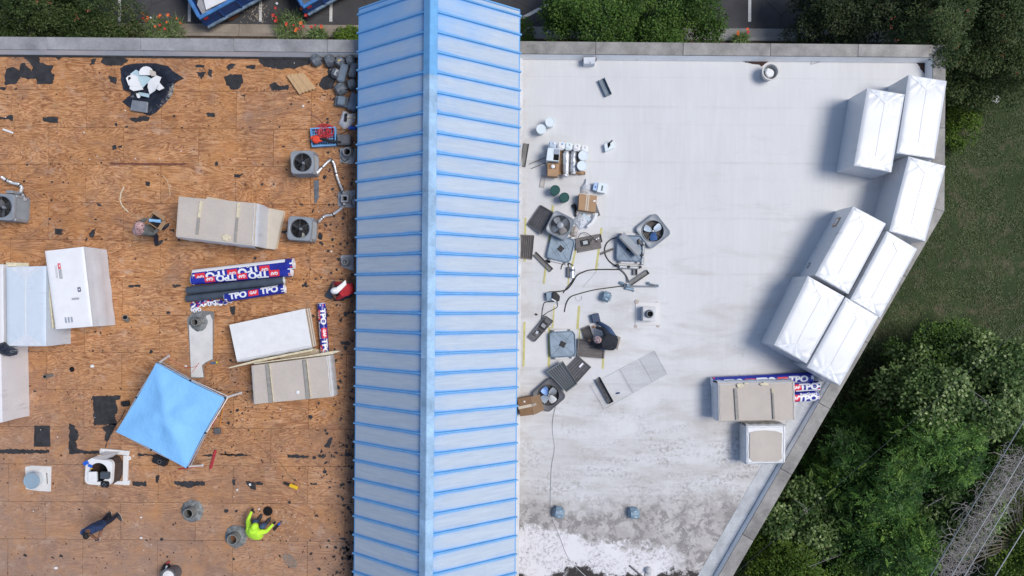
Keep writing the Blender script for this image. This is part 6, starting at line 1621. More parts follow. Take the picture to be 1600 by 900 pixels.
def grille(label, pts, n, mt, z=.02, th=.05, inner=None, group='louvered side panels', tilt=0, alongu=True, blabel=None, lab=None):
    q = [P(x, y, z+th) for x, y in pts]; q = [Vector((p.x, p.y, z+(tilt if i in (1, 2) else 0))) for i, p in enumerate(q)]
    c = sum(q, Vector())/4; t = thing('louvered_panel', label, 'metal panel', (c.x, c.y, 0), group); up = Vector((0, 0, th))
    a = sum(q[i].x*q[(i+1) % 4].y-q[(i+1) % 4].x*q[i].y for i in range(4)); Q = q if a > 0 else q[::-1]
    m = MB(); m.hexa(Q, [p+up*.35 for p in Q]); m.build('sheet', mt, t, bevel=.004)
    G = lambda u, v, h: q[0].lerp(q[1], u).lerp(q[3].lerp(q[2], u), v)+Vector((0, 0, h))
    m = MB()
    for k in range(n):
        f0, f1 = .06+.88*(k+.12)/n, .06+.88*(k+.68)/n
        lo = [G(f0, .05, th*.36), G(f1, .05, th*.36), G(f1, .95, th*.36), G(f0, .95, th*.36)]; hi = [G(f0+.01, .06, th*.62), G(f1, .06, th*1.0), G(f1, .94, th*1.0), G(f0+.01, .94, th*.62)]
        if a < 0: lo, hi = lo[::-1], hi[::-1]
        m.hexa(lo, hi)
    o = m.build('louver', mt, t); o['kind'] = 'stuff'
    for v0, v1, u0, u1 in ((0, .045, 0, 1), (.955, 1, 0, 1), (.05, .95, 0, .035), (.05, .95, .965, 1)):
        m = MB(); lo = [G(u0, v0, th*.36), G(u1, v0, th*.36), G(u1, v1, th*.36), G(u0, v1, th*.36)]; hi = [p+Vector((0, 0, th*.8)) for p in lo]
        if a < 0: lo, hi = lo[::-1], hi[::-1]
        m.hexa(lo, hi); m.build('frame', mt, t)
    if lab: m = MB(); m.add([G(lab[0], lab[2], th*1.06), G(lab[1], lab[2], th*1.06), G(lab[1], lab[3], th*1.06), G(lab[0], lab[3], th*1.06)], [[0, 1, 2, 3]]); m.build('white_label', m_prw, t)
    return t
grille('dark louvered panel leaning on the condenser top, nearest the metal roof', [(845,320),(864,332),(846,367),(823.5,350.5)], 6, m_acd, z=.03, tilt=.12)
grille('brown louvered panel lying flat against the foot of the metal roof', [(813,366.5),(835,367.5),(831.5,405.5),(810.5,403)], 6, m_brn)
grille('brown louvered panel under the bent person, standing more upright', [(908,513),(921,508),(934,545),(917,545)], 5, m_brn, z=.01)
grille('brown louvered panel with dark slots in front of the bent person', [(946,533.5),(944,560.5),(901.5,556.5),(903.5,529)], 5, m_brn, z=.08, th=.06)
grille('grey louvered panel above the four bladed fan, on top of another', [(853.5,580.5),(879.5,564),(902.5,600),(885,613)][0:4], 7, M('mid_grey_louver', (.15, .165, .175), .5, .2, .15), z=.20, th=.06)
grille('grey louvered panel with a small white label', [(903.5,556),(924,573.5),(901,599),(882,578)], 6, m_acd, z=.02, lab=(.45, .55, .12, .38))
def ridge_bar(parent, a, b, w_, h, mt, name='rib'): m = MB(); m.bar(a, b, w_, h); return m.build(name, mt, parent)
def base_pan(label, px, py, size, rot, mt=m_acb, z=.05, group='condenser base pans', drum=True):
    c = P(px, py, z+.08); s = size/2; t = thing('base_pan', label, 'air conditioner part', (c.x, c.y, z-.05), group)
    Z = lambda L, zz: [Vector((x, y, zz)) for x, y in L]; R_ = lambda d, cr=.09: rsq(c.x, c.y, s-d, s-d, cr, rot, 5)
    m = MB(); m.loops([Z(R_(.02), z-.045), Z(R_(0), z), Z(R_(0), z+.075), Z(R_(.018), z+.085), Z(R_(.032), z+.07), Z(R_(.04), z+.04)], cap0=True, cap1=True); m.build('tray', mt, t, smooth=True, sharp=25)
    cc, ss = math.cos(rot), math.sin(rot); W = lambda x, y, h: Vector((c.x+x*cc-y*ss, c.y+x*ss+y*cc, z+h))
    for (a, b) in (((-.85, .85), (-.25, .25)), ((.85, -.85), (.25, -.25)), ((-.85, -.85), (-.25, -.25)), ((.85, .85), (.25, .25)), ((-.35, .88), (.45, .08)), ((.35, -.88), (-.45, -.08)), ((-.10, .88), (.7, .1)), ((.10, -.88), (-.7, -.1))):
        ridge_bar(t, W(a[0]*s, a[1]*s, .041), W(b[0]*s, b[1]*s, .041), .022, .016, mt)
    st = MB(); r_ = random.Random(int(px)); pts = []
    for k in range(16): rr = s*(.30 if k % 4 == 0 else .19+.04*(k % 2)); a = 2*math.pi*k/16+.3; pts.append(W(rr*math.cos(a), rr*math.sin(a), .045))
    st.hexa(pts, [p+Vector((0, 0, .03)) for p in pts]); st.build('motor_opening', m_blk, t)
    for sx in (-1, 1):
        m = MB(); a = W(-s*.8, sx*s*1.06, -.045); b = W(s*.8, sx*s*1.06, -.045); m.bar(a, b, .07, .05); m.build('foot_rail', m_mem2, t)
        for u in (-.7, .55): m = MB(); p = W(u*s, sx*s*1.06, .012); m.box((p.x, p.y, p.z-.004), (.07, .05, .04), rot); m.build('bracket', m_acd, t)
    return t
base_pan('blue-grey base pan below the upright condenser top', 876.5, 388.5, .80, R(-13), z=.08)
base_pan('blue-grey base pan lowest of the three, on pale rails', 879.5, 538, .84, R(3), z=.10)
base_pan('blue-grey base pan with a long cover lying across it', 984, 388, .86, R(-2), mt=M('blue_pan_dark', (.20, .26, .34), .45, .2, .15), z=.08)
m = MB(); m.hexa([P(995,401.5,.30), P(1003,392.5,.30), P(975.5,362.5,.30), P(966,371,.30)], [P(995,401.5,.38), P(1003,392.5,.38), P(975.5,362.5,.38), P(966,371,.38)])
o = tag(m.build('cover_panel', m_acg, bevel=.012, seg=2), 'long grey cover panel lying diagonally on the right-hand base pan', 'metal panel')
ridge_bar(o, P(967.5,370,.382), P(996.5,400,.382), .02, .01, m_acd, 'flange'); m = MB(); m.hexa([P(994,399,.05), P(999,395,.05), P(974,367,.05), P(970,371,.05)], [P(994,399,.296), P(999,395,.296), P(974,367,.296), P(970,371,.296)]); m.build('inner_duct', m_galD, o)
t = thing('corner_bumpers', 'black corner blocks and grey pipe frame round the right-hand base pan', 'frame', P(986, 392, 0))
for x, y in ((964.5,414.5), (982,417), (1000,417.5), (1003,399), (1003.5,383)): p = P(x, y, .1); m = MB(); m.box((p.x, p.y, .006), (.09, .08, .16), R(20)); m.build('block', m_blk, t, bevel=.01)
for a, b in (((967,417), (998,418.5)), ((1003,414), (1004,402)), ((1004,397), (1005,378))): m = MB(); m.bar(P(*a, .06), P(*b, .06), .10, .08); m.build('side_rail', m_gal, t, bevel=.02)
def shroud(label, px, py, size, rot, hole, mt, blades, z=.10, th=.05, upside=True, frot=0, group='condenser fan tops', nb=4, hub=m_gal, guard=False, wd=.7, missing=()):
    c = P(px, py, z+th); s = size/2; t = thing('fan_top', label, 'fan', (c.x, c.y, 0), group); Z = lambda L, zz: [Vector((x, y, zz)) for x, y in L]
    o = rsq(c.x, c.y, s, s, .13, rot); m = MB()
    m.loops([Z(o, .006), Z(o, z+th), Z(rsq(c.x, c.y, s-.02, s-.02, .12, rot), z+th+.012), Z(rsq(c.x, c.y, s-.045, s-.045, .11, rot), z+th-.004), Z(circ_match(o, c.x, c.y, hole+.02), z+th-.015), Z(circ_match(o, c.x, c.y, hole+.012), z+th+.02), Z(circ_match(o, c.x, c.y, hole), z+th+.02), Z(circ_match(o, c.x, c.y, hole), .02)])
    m.build('panel', mt, t, smooth=True, sharp=28)
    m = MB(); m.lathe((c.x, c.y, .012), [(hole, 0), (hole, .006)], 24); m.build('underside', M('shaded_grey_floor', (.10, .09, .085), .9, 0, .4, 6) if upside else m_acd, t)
    m = MB()
    for k in range(4): a = rot+.4+k*math.pi/2; m.bar(Vector((c.x, c.y, .05)), Vector((c.x+hole*math.cos(a), c.y+hole*math.sin(a), .05)), .02, .015)
    m.build('motor_strut', m_acd, t)
    if guard:
        m = MB()
        for k in range(9): rr = hole*(k+1)/9.4; m.tube([(c.x+rr*math.cos(a), c.y+rr*math.sin(a), z+th+.02) for a in [2*math.pi*q/36 for q in range(37)]], .004, 3)
        m.build('wire_guard', mt, t); m = MB(); m.lathe((c.x, c.y, z+th+.018), [(hole*.31, 0), (hole*.31, .012), (hole*.28, .018)], 20); m.build('centre_disc', mt, t, smooth=True)
        fan(t, c.x, c.y, z-.02, hole*.92, 4, m_gal, frot, hub=.15, hub_mt=m_acd, mats=blades, wd=.9)
    else: fan(t, c.x, c.y, z+.03, hole*.92, nb, m_blade, frot, hub=.12, hub_mt=hub, mats=blades, wd=wd, pitch=.05)
    return t
shroud('grey condenser top with an intact wire guard, tilted square', 875.5, 352, .76, R(-27), .325, m_acg, [m_galD, m_acg, m_gal, m_tan], z=.34, guard=True, frot=.5)
shroud('grey condenser top upside down with two pale blades and one blue square blade', 1020.5, 361, .87, R(38), .345, m_acg, [m_blade, m_blade, m_bladB], frot=R(35), nb=3, wd=.85)
shroud('black condenser top upside down with four wide metal blades', 857.5, 617.5, .84, R(41), .33, m_acd, [m_gal, m_bladB, m_blade, m_white], frot=R(40), nb=4, wd=1.0, group='condenser fan tops')
def channel(label, a, b, w_, h, mt, lip=.018, z=.008):
    A, B = P(*a, z), P(*b, z); d = (B-A).normalized(); s_ = d.cross(Vector((0, 0, 1))); c = (A+B)/2; t = thing('channel_piece', label, 'metal channel', (c.x, c.y, z), 'loose sheet metal channels')
    m = MB(); m.bar(A, B, w_, .012); m.build('web', mt, t)
    for k in (-1, 1): m = MB(); m.bar(A+s_*(w_/2-.006)*k+Vector((0, 0, .0125)), B+s_*(w_/2-.006)*k+Vector((0, 0, .0125)), .012, h); m.build('flange', mt, t)
    m = MB(); m.bar(B-d*.012+Vector((0, 0, .013)), B+Vector((0, 0, .013)), w_-.03, h*.8); m.build('end_cap', mt, t)
    return t
m_blg = M('blue_grey_channel', (.17, .215, .26), .5, .2, .15)
channel('blue-grey open channel alone near the north parapet', (939,124.5), (950.5,150), .22, .10, m_blg)
channel('weathered grey channel lying along the foot of the metal roof, by the supplies', (823,224.5), (817,260.5), .17, .05, M('weathered_channel', (.21, .20, .19), .7, .1, .25))
channel('grey channel running diagonally below the brown flat panel', (835.5,396), (862,422.5), .15, .07, M('weathered_channel', (.21, .20, .19)))
channel('grey channel leaning on the pipe stand', (984,444), (1012.5,424.5), .15, .09, M('weathered_channel2', (.22, .22, .22), .6, .2, .2))
channel('short grey channel stub below the right-hand base pan', (992,421), (992,430), .14, .08, M('weathered_channel2', (.22, .22, .22)))
channel('dark grey channel lying across the wire mesh panel', (933.5,591), (954.5,629), .185, .10, m_acd)
channel('short thin channel between the cable loop and the yellow tape', (938,397), (958,389), .07, .04, m_brn)
channel('narrow metal angle lying just left of the cardboard boxes', (849.5,274), (846.5,293), .15, .012, M('clear_plate', (.50, .47, .45), .4))
# control panels
def control_panel(label, pts, mt, bits, z=.03):
    q = [P(x, y, z+.06) for x, y in pts]; c = sum(q, Vector())/4; t = thing('control_panel', label, 'electrical panel', (c.x, c.y, 0), 'pulled control panels')
    m = MB(); m.prism([(p.x, p.y) for p in q], z-.02, z+.04); m.build('housing', mt, t, bevel=.01)
    for i in range(4): m = MB(); m.bar(Vector((q[i].x, q[i].y, z+.041)), Vector((q[(i+1) % 4].x, q[(i+1) % 4].y, z+.041)).lerp(Vector((q[i].x, q[i].y, z+.041)), .03), .02, .04); m.build('rim', mt, t)
    G = lambda u, v: (lambda p: (p.x, p.y, z+.042))(q[0].lerp(q[1], u).lerp(q[3].lerp(q[2], u), v)); rz = math.atan2(q[1].y-q[0].y, q[1].x-q[0].x)
    for (u, v, sx, sy, h, mt2, nm) in bits: m = MB(); m.box(G(u, v), (sx, sy, h), rz); m.build(nm, mt2, t, bevel=.006)
    r_ = random.Random(int(pts[0][0]))
    for k in range(5):
        a = Vector(G(r_.uniform(.2, .8), r_.uniform(.2, .8)))+Vector((0, 0, .02)); pts_ = [a]
        for _ in range(5): pts_.append(pts_[-1]+Vector((r_.uniform(-.07, .07), r_.uniform(-.07, .07), r_.uniform(-.005, .02))))
        m = MB(); m.tube(pts_, .006, 4); m.build('wire', m_rubber, t)
    return t
control_panel('dark grey control panel between the two base pans', [(899.5,373),(938.5,365.5),(941,378),(901,391)], m_brn, [(.35, .55, .16, .12, .08, m_gal, 'capacitor'), (.36, .55, .3, .2, .03, m_blk, 'relay_board'), (.80, .5, .05, .05, .04, m_white, 'terminal'), (.88, .45, .05, .05, .04, m_white, 'terminal')])
m = MB(); m.hexa([P(902,383,.02), P(938,375,.02), P(940,388,.02), P(903,395,.02)][::-1], [P(902,383,.05), P(938,375,.05), P(940,388,.05), P(903,395,.05)][::-1]); tag(m.build('flat_panel', m_brn), 'flat brown-grey panel under the control panel at the yellow tape', 'metal panel')
control_panel('narrow dark control panel lying diagonally left of the lowest base pan', [(852.5,493.5),(864.5,501.5),(835.5,534),(825.5,526.5)], m_acd, [(.5, .34, .15, .12, .08, m_gal, 'capacitor'), (.5, .34, .2, .26, .03, m_blk, 'relay_board'), (.45, .68, .08, .10, .07, m_alu, 'contactor'), (.5, .78, .14, .06, .05, m_brn, 'terminal'), (.6, .6, .12, .05, .05, m_blk, 'terminal')])
# compressors
t = thing('motor_can', 'silver motor can with a grey bracket at the start of the thick cable', 'motor', P(893, 424, 0)); p = P(894.5, 425, .16)
m = MB(); m.box((p.x-.12, p.y, .006), (.10, .34, .12), 0); m.build('bracket', m_acd, t, bevel=.01)
m = MB(); m.tube([(p.x, p.y-.18, .10), (p.x, p.y+.16, .10)], .085, 16); m.build('can', m_alu, t, smooth=True); m = MB(); m.tube([(p.x, p.y+.02, .10), (p.x, p.y+.10, .10)], .088, 16); m.build('band', m_galD, t, smooth=True)
t = thing('compressor', 'black and grey compressor wedge where the cables meet near the metal roof', 'compressor', P(866, 464, 0)); 
m = MB(); m.prism([tuple(P(x, y, .1).xy) for x, y in ((853,457),(863,456),(864,470),(854,470))], .006, .18); m.build('side_plate', m_acb, t, bevel=.01)
m = MB(); m.prism([tuple(P(x, y, .15).xy) for x, y in ((863,457),(868,455.5),(875,463),(873.5,471),(868,470.5),(862.5,466))], .006, .26); m.build('body', m_blk, t, bevel=.02); m = MB(); m.bar(P(862,467,.27), P(869,471,.27), .035, .01); m.build('white_strip', m_white, t)
bag('heap of brown-grey compressor parts between the cover panel and the blue bladed fan top', [(992,374),(998,371),(1003,376),(1001,384),(995,386),(993,380)], .2, m_brn, 'compressor_scrap', 'scrap heap', seed=31)
bag('crushed pale insulation scraps between condenser top and control panel', [(893,355),(900,352),(903,360),(901,370),(893,371),(889,366)], .12, M('pale_scrap', (.42, .38, .35), .8, 0, .5, 12), 'insulation_scrap', 'scrap', seed=32)
m = MB()
# cables
th = m_rubber
cord('thick black cable snaking from the compressor past the silver can to the right', [(851,461,.05),(857,456.5),(870,455.5),(884,453),(893,444),(901,431),(909,426),(921,422),(940,421),(960,421),(972,421)], .021, th, .02)
cord('black cable ending on the square new patch', [(882,487.5),(884.5,475),(891,464.5),(903,459.5),(928,453),(952,449.5),(975,446.5,.05)], .017, th, .02)
cord('black cable bowed round the left of the right-hand base pan', [(972,371,.15),(958,372.5),(949,379),(945,388),(946,398),(952,408),(963,416,.05)], .020, th, .02)
cord('short black cable arc above the silver can', [(876.5,421),(878,415),(882,411),(889,411),(896,415,.12)], .015, th, .02)
cord('black cable dropping left from the compressor to the narrow control panel', [(866,471,.05),(852,472.5),(848.5,480),(846.5,495),(847,499,.05)], .014, th, .02)
cord('thinner black cable looping right from the compressor to the narrow control panel', [(870.5,470,.05),(871,479),(864,484),(856,488),(847.5,494.5,.05)], .011, th, .02)
cord('thick black cable turning down to the pipe stand', [(968,420,.05),(974,425),(979,432),(982.5,441,.1)], .028, m_acd, .03)
cord('thin black arc of wire over the control panel', [(903,371,.1),(908,364.5,.15),(916,364,.15),(923,369,.1)], .011, th)
cord('dark cable coming off the silver can bracket, parallel to the thick cable', [(897,435,.06),(894,440,.03),(886,449),(880,458)], .016, th, .02)
cord('thin loop of grey wire on the white roof above the square patch', [(899,464),(901,469),(905,470),(909,467),(908,463)], .005, m_acg, .01)
cord('thin grey wire crossing the stained spot beside the thick cable', [(936,411),(934,419),(931,425),(922,436),(911,448)], .005, m_acg, .01)
cord('small wire loop near the north parapet', [(1283,95),(1276,94),(1269,97),(1267,100),(1271,99.5),(1282,96.5)], .009, m_acg, .012)
cord('long grey extension cord running south from the cardboard box across the white roof', [(868,636),(864,655),(863.5,675),(866.5,700),(862,728),(860.5,760),(860,785),(862,806),(868,822),(877,845),(886,868),(900,886),(918,903)], .012, m_acg, .012)
# pipe stand
t = thing('pipe_stand', 'galvanised pipe stand with clamps lying beside the leaning channel', 'pipe stand', P(1000, 447, 0))
m = MB(); m.tube([P(975,447,.12), P(1029,447.5,.12)], .024, 8); m.build('pipe', m_gal, t, smooth=True)
for a, b, r in (((969,441.5,.05), (974,443.5,.08), .05), ((975,443.5,.08), (983,446,.12), .035), ((981.5,446,.1), (981.7,446,.2), .055), ((977,450,.05), (990,452.5,.05), .05), ((986,451,.06), (991,455,.05), .03), ((1012.5,441.5,.06), (1014.5,443.5,.09), .045), ((1015,443.8,.06), (1023,445.5,.09), .03), ((1024.5,446.5,.06), (1029,446.5,.09), .045)):
    m = MB(); m.tube([P(*a), P(*b)], r, 10); m.build('clamp', m_vent if r > .04 else m_gal, t, smooth=True)
vent_cap('blue-grey vent cap on the white roof below the pipe stand', 948, 463.5, .17, R(-20), mt=m_vent, group='vent caps on the white roof')
vent_cap('left blue-grey vent cap at the edge of the peeling coating', 873.5, 802.5, .19, R(-12), mt=m_vent, group='vent caps on the white roof')
vent_cap('right blue-grey vent cap at the edge of the peeling coating', 991.5, 803.5, .19, R(5), mt=m_vent, group='vent caps on the white roof')
t = thing('capped_disc', 'small round capped drain above the white chimney curb', 'drain', P(995, 471.5, 0)); p = P(995, 471.5, 0); m = MB(); m.lathe((p.x, p.y, .006), [(.075, 0), (.07, .02), (.02, .03)], 16); m.build('disc', M('rust_tinted_disc', (.50, .42, .37), .7), t, smooth=True)
t = thing('chimney_curb', 'square white roof curb with a black pipe opening in its middle', 'roof curb', P(1014, 490, 0)); c = P(1014.5, 490.5, .34)
m = MB(); m.box((c.x, c.y, .004), (.78, .74, .02), R(-1)); m.build('base_flange', m_mem2, t, bevel=.006)
m = MB(); m.box((c.x, c.y, .025), (.42, .46, .315), R(-1)); m.build('curb', m_flash, t, bevel=.015)
m = MB(); m.lathe((c.x, c.y, .341), [(.14, 0), (.125, .03), (.11, .05), (.11, .13), (.09, .13), (.085, .06)], 20, cap0=False, cap1=False); m.build('pipe_collar', m_galD, t, smooth=True); m = MB(); m.lathe((c.x, c.y, .39), [(.088, 0), (.088, .01)], 16); m.build('opening', m_hole, t)
for x, y in ((993,510), (1028,509), (1026,474)): p = P(x, y, 0); m = MB(); m.lathe((p.x, p.y, .006), [(.06, 0), (.05, .01)], 12); m.build('patch_disc', M('rust_tinted_disc', (.50, .42, .37)), t)
# wire mesh panel
def wire_panel():
    t = thing('wire_mesh_panel', 'pale translucent wire mesh panel lying on the white roof right of the grilles', 'mesh panel', P(985, 595, .01))
    q = [P(x, y, .02) for x, y in ((1022.5,548.5),(1042,584),(941,641),(919,603))]
    G = lambda u, v, h=0: q[0].lerp(q[1], u).lerp(q[3].lerp(q[2], u), v)+Vector((0, 0, h))
    mt = NT('clear_grey_sheet'); tr = mt.new('ShaderNodeBsdfTransparent'); tr.inputs[0].default_value = (.985, .987, .99, 1); mx = mt.new('ShaderNodeMixShader'); mx.inputs[0].default_value = .965
    mt.out((.45, .47, .50), .4); mt.l(mt.b.outputs[0], mx.inputs[1]); mt.l(tr.outputs[0], mx.inputs[2]); mt.l(mx.outputs[0], mt.n['Material Output'].inputs[0])
    m = MB(); m.add([G(0, 0), G(0, 1), G(1, 1), G(1, 0)], [[0, 1, 2, 3]]); m.build('clear_sheet', mt.m, t)
    m = MB(); m.add([G(0, 0, .01), G(0, .2, .01), G(1, .2, .01), G(1, 0, .01)], [[0, 1, 2, 3]]); m.build('clear_sheet', mt.m, t)
    wm = M('thin_grey_wire', (.38, .40, .43), .5, .2)
    for k in range(15): m = MB(); m.tube([G(k/14, 0, .014), G(k/14, .55 if k not in (0, 14) else .95, .014)], .0028, 4); m.build('wire', wm, t)
    for v in (0, .22, .52, .97): m = MB(); m.tube([G(0, v, .018), G(1, v, .018)], .004, 4); m.build('cross_wire', wm, t)
wire_panel()
m = MB(); p = P(965.5, 614, 0); m.box((p.x, p.y, .03), (.12, .05, .03), R(15)); tag(m.build('dark_blue_item', M('navy_plastic', (.03, .045, .16)), bevel=.012), 'small dark blue item on the wire mesh panel', 'small item')
# boxes and pails
def carton(label, pts, h, mt, name='cardboard_box', z=.006, tape=None, open_=False, grp='cardboard boxes'):
    q = [P(x, y, z+h) for x, y in pts]; c = sum(q, Vector())/4; t = thing(name, label, 'box', (c.x, c.y, z), grp)
    m = MB(); m.prism([(p.x, p.y) for p in q], z, z+h); m.build('body', mt, t, bevel=.006)
    if tape:
        for a, b, w_ in tape: m = MB(); m.bar(P(*a, z+h+.001), P(*b, z+h+.001), w_, .002); m.build('tape', m_tape, t)
    return t, q
t, q = carton('taped cardboard box with two pale tape lines near the green buckets', [(905,302.5),(933,306),(930,331.5),(903.5,327.5)], .34, m_card, tape=(((917.5,304), (915,329), .04), ((920.5,304.5), (918,329.5), .04)))
m = MB(); p = P(929, 314, .35); m.box((p.x, p.y, .3475), (.07, .05, .002), .2); m.build('sticker', m_prw, t)
t, q = carton('open cardboard box beside the four bladed fan, half under the eave', [(808,623.5),(829.5,619.5),(835,648),(813,650.5)], .36, m_card2, tape=(((810,637.5), (832,633), .09),))
m = MB(); m.add([P(829.7,619.5,.367), P(835.2,648,.367), P(850.5,640.5,.50), P(843.5,616.5,.50), P(829.7,619.5,.357), P(835.2,648,.357), P(850.5,640.5,.49), P(843.5,616.5,.49)], [[0, 1, 2, 3], [7, 6, 5, 4], [0, 3, 7, 4], [1, 0, 4, 5], [2, 1, 5, 6], [3, 2, 6, 7]]); m.build('flap', m_card, t)
m = MB(); m.bar(P(832,633,.40), P(838,631,.45), .08, .003); m.build('tape', m_tape, t); m = MB(); p = P(819.5, 627.5, .37); m.box((p.x, p.y, .367), (.05, .05, .003)); m.build('sticker', m_prw, t)
grp = 'pails with lids'
pail('right one of two white pails standing alone near the metal roof', 859.5, 190.5, .148, .37)
pail('left one of two white pails standing alone near the metal roof', 845.5, 201.5, .148, .37)
pail('upper dark green pail', 867.5, 297, .152, .37, lid=m_grn, body=m_grn, grp='dark green pails')
pail('lower dark green pail, closer to the cardboard box', 882, 308.5, .152, .37, lid=m_grn, body=m_grn, grp='dark green pails')
# pallet of supplies
t = thing('wood_pallet', 'wooden pallet under the pails and foil rolls', 'pallet', P(888, 250, 0))
for k in range(7): m = MB(); x = 858+8.6*k; m.bar(P(x,233,.11), P(x-1,273,.11), .13, .018); m.build('deck_board', m_card, t)
for y in (236, 253, 270): m = MB(); m.bar(P(856,y,.007), P(914,y+1,.007), .09, .098); m.build('runner', m_card2, t)
PZ0 = .131
pail('white pail at the upper right of the pallet', 911.5, 243, .152, .37, z=PZ0); pail('white pail at the lower right of the pallet', 909.5, 258.8, .152, .37, z=PZ0)
for k, (x, y, mt_, lb) in enumerate(((863.5, 226, M('pale_blue_white_tub', (.50, .58, .70), .4), 'leftmost bluish square jug in the back row on the pallet'), (877, 227, m_white, 'second jug, with a pale ring cap, in the back row on the pallet'), (889, 228, m_pail, 'middle square jug in the back row on the pallet'), (901.5, 229.5, m_white, 'fourth square jug in the back row on the pallet'), (913.5, 232, m_white, 'rightmost square jug in the back row on the pallet'))):
    p = P(x, y, .45); t = thing('square_jug', lb, 'jug', (p.x, p.y, PZ0), 'square jugs on the pallet'); m = MB(); m.box((p.x, p.y, PZ0), (.235, .235, .28), R(-3)); m.build('body', mt_, t, bevel=.03, seg=2, smooth=True)
    m = MB(); m.lathe((p.x+.05, p.y+.05, PZ0+.281), [(.032, 0), (.032, .03), (.02, .034)], 12); m.build('cap', m_white if k != 1 else m_ltb, t, smooth=True); m = MB(); m.bar(Vector((p.x-.07, p.y-.05, PZ0+.282)), Vector((p.x+.04, p.y-.05, PZ0+.282)), .03, .02); m.build('handle', mt_, t, bevel=.008)
t, q = carton('open white box with dark things inside at the left of the pallet', [(856,231),(875,232),(873.5,252),(853.5,250.5)], .44, m_pail, 'white_box', z=PZ0, grp=None)
m = MB(); m.prism([tuple(P(x, y, .57).xy) for x, y in ((866,233),(874.2,233.5),(873,251),(864.5,250))], PZ0+.442, PZ0+.446); m.build('dark_opening', m_hole, t); m = MB(); m.prism([tuple(P(x, y, .57).xy) for x, y in ((866,233),(874,233.5),(873.5,241.5),(865.5,241))], PZ0+.447, PZ0+.46); m.build('flap', M('grey_blue_flap', (.34, .38, .46)), t)
t, q = carton('open cardboard box with packing inside at the lower left of the pallet', [(855.5,255),(873,256),(872,276),(855.5,274.5)], .30, m_card, z=PZ0)
m = MB(); m.prism([tuple(P(x, y, .44).xy) for x, y in ((857,256.5),(869,256.5),(869,264),(857,264))], PZ0+.302, PZ0+.306); m.build('dark_opening', m_card2, t); m = MB(); p = P(864, 260, .45); m.lathe((p.x, p.y, PZ0+.306), [(.07, 0), (.06, .03), (.02, .04)], 7); m.build('packing_paper', m_prw, t)
for k, (x, lb) in enumerate(((885, 'left foil wrapped roll on the pallet, with a twisted lower end'), (896.5, 'right foil wrapped roll on the pallet'))):
    a, b = P(x, 236, .3), P(x-.5, 271, .3); r_ = random.Random(k); c = (a+b)/2; t = thing('foil_roll', lb, 'foil roll', (c.x, c.y, PZ0), 'foil wrapped rolls on the pallet'); m = MB(); N = 22; rings = []
    for i in range(N+1):
        f = i/N; p = a.lerp(b, f); rr = .108*(1 if .06 < f < .92 else .80); rings.append([(p.x+rr*r_.uniform(.93, 1.07)*math.cos(q_), p.y, .245+rr*r_.uniform(.93, 1.07)*math.sin(q_)) for q_ in [2*math.pi*j/12 for j in range(12)]])
    m.loops(rings, cap0=True, cap1=True); m.build('sleeve', m_foil, t, smooth=True, sharp=60)
    if k == 0: m = MB(); m.lathe((b.x, b.y-.03, .2), [(.07, 0), (.1, .05), (.05, .09)], 9); m.build('twisted_end', m_foil, t)
t, q = carton('small piece of cardboard at the lower right of the pallet', [(901,266),(912,268),(911,271.5),(900,270.5)], .06, m_card, 'cardboard_piece', z=PZ0, grp=None)
pole('upper thin rod sticking out left of the pallet', (827,256.5), (852,246), .012, m_brn, 'thin_rod', 'rod'); pole('lower thin rod sticking out left of the pallet', (830,263.5), (853,254), .012, m_brn, 'thin_rod', 'rod')
def cartonw(label, pts, h, mt=m_pail, **k): return carton(label, pts, h, mt, 'white_box', grp=None, **k)
t, q = cartonw('small open white box with a black gap right of the pallet', [(944,225),(957,219.5),(960,231),(946,237)], .16); m = MB(); m.prism([tuple(P(x, y, .17).xy) for x, y in ((949,224),(953,221.5),(954,227),(950,232))], .168, .172); m.build('dark_gap', m_hole, t)
m = MB(); m.bar(P(953,223,.16), P(957,219,.24), .05, .006); m.build('flap', m_brn, t)
t, q = cartonw('white box with a dark printed mark above the taped cardboard box', [(935.5,285),(949,287),(946,302),(932.5,299.5)], .22); m = MB(); m.bar(P(941.5,290,.228), P(940,298,.228), .05, .002); m.build('printed_mark', M('grey_green_print', (.12, .18, .18)), t)
t, q = cartonw('narrow pale blue box beside the marked white box', [(928.5,285),(934.5,285.3),(932,298.5),(926,296.5)], .20, M('pale_blue_carton', (.42, .56, .76), .5)); m = MB(); p = P(930.5, 292, .21); m.lathe((p.x, p.y, .207), [(.03, 0), (.03, .002)], 10); m.build('blue_dot', m_dblu, t)
def clear_film(label, pts, h, seed):
    o = bag(label, pts, h, M('clear_crinkled_film', (.66, .69, .75), .2, 0, .2, 8, 1.0, 16, spec=.7, bd=.04), 'clear_film', 'plastic film', seed); return o
clear_film('crinkled clear film above the taped cardboard box', [(906,302),(907,292),(912,287),(915,279),(920,288),(925,290),(922,303)], .12, 41)
clear_film('crinkled clear film below the taped cardboard box', [(898,340),(905,332),(925,334),(922,345),(915,355),(905,360),(898,352),(895,346)], .12, 42)
t = thing('shipping_foam', 'curved white foam edge piece lying below the taped cardboard box', 'foam piece', P(924, 345, 0)); pts = [P(932,333,.16), P(930,341,.15), P(925,349,.14), P(918,354.5,.12)]
for a, b in zip(pts[:-1], pts[1:]): m = MB(); m.bar(a, b+(b-a)*.08, .10, .05); m.build('segment', m_white, t, bevel=.012)
t2, q = cartonw('small pale box lying open below the taped cardboard box', [(912,332.5),(924,342),(920,346.5),(908,338)], .10, M('pale_blue_carton2', (.52, .64, .74), .5))
bag('dark rubber scrap left of the taped cardboard box', [(892,321),(898,317.5),(901,322),(901,338),(898,340),(897,328)], .14, m_rubber, 'rubber_scrap', 'scrap', seed=43)
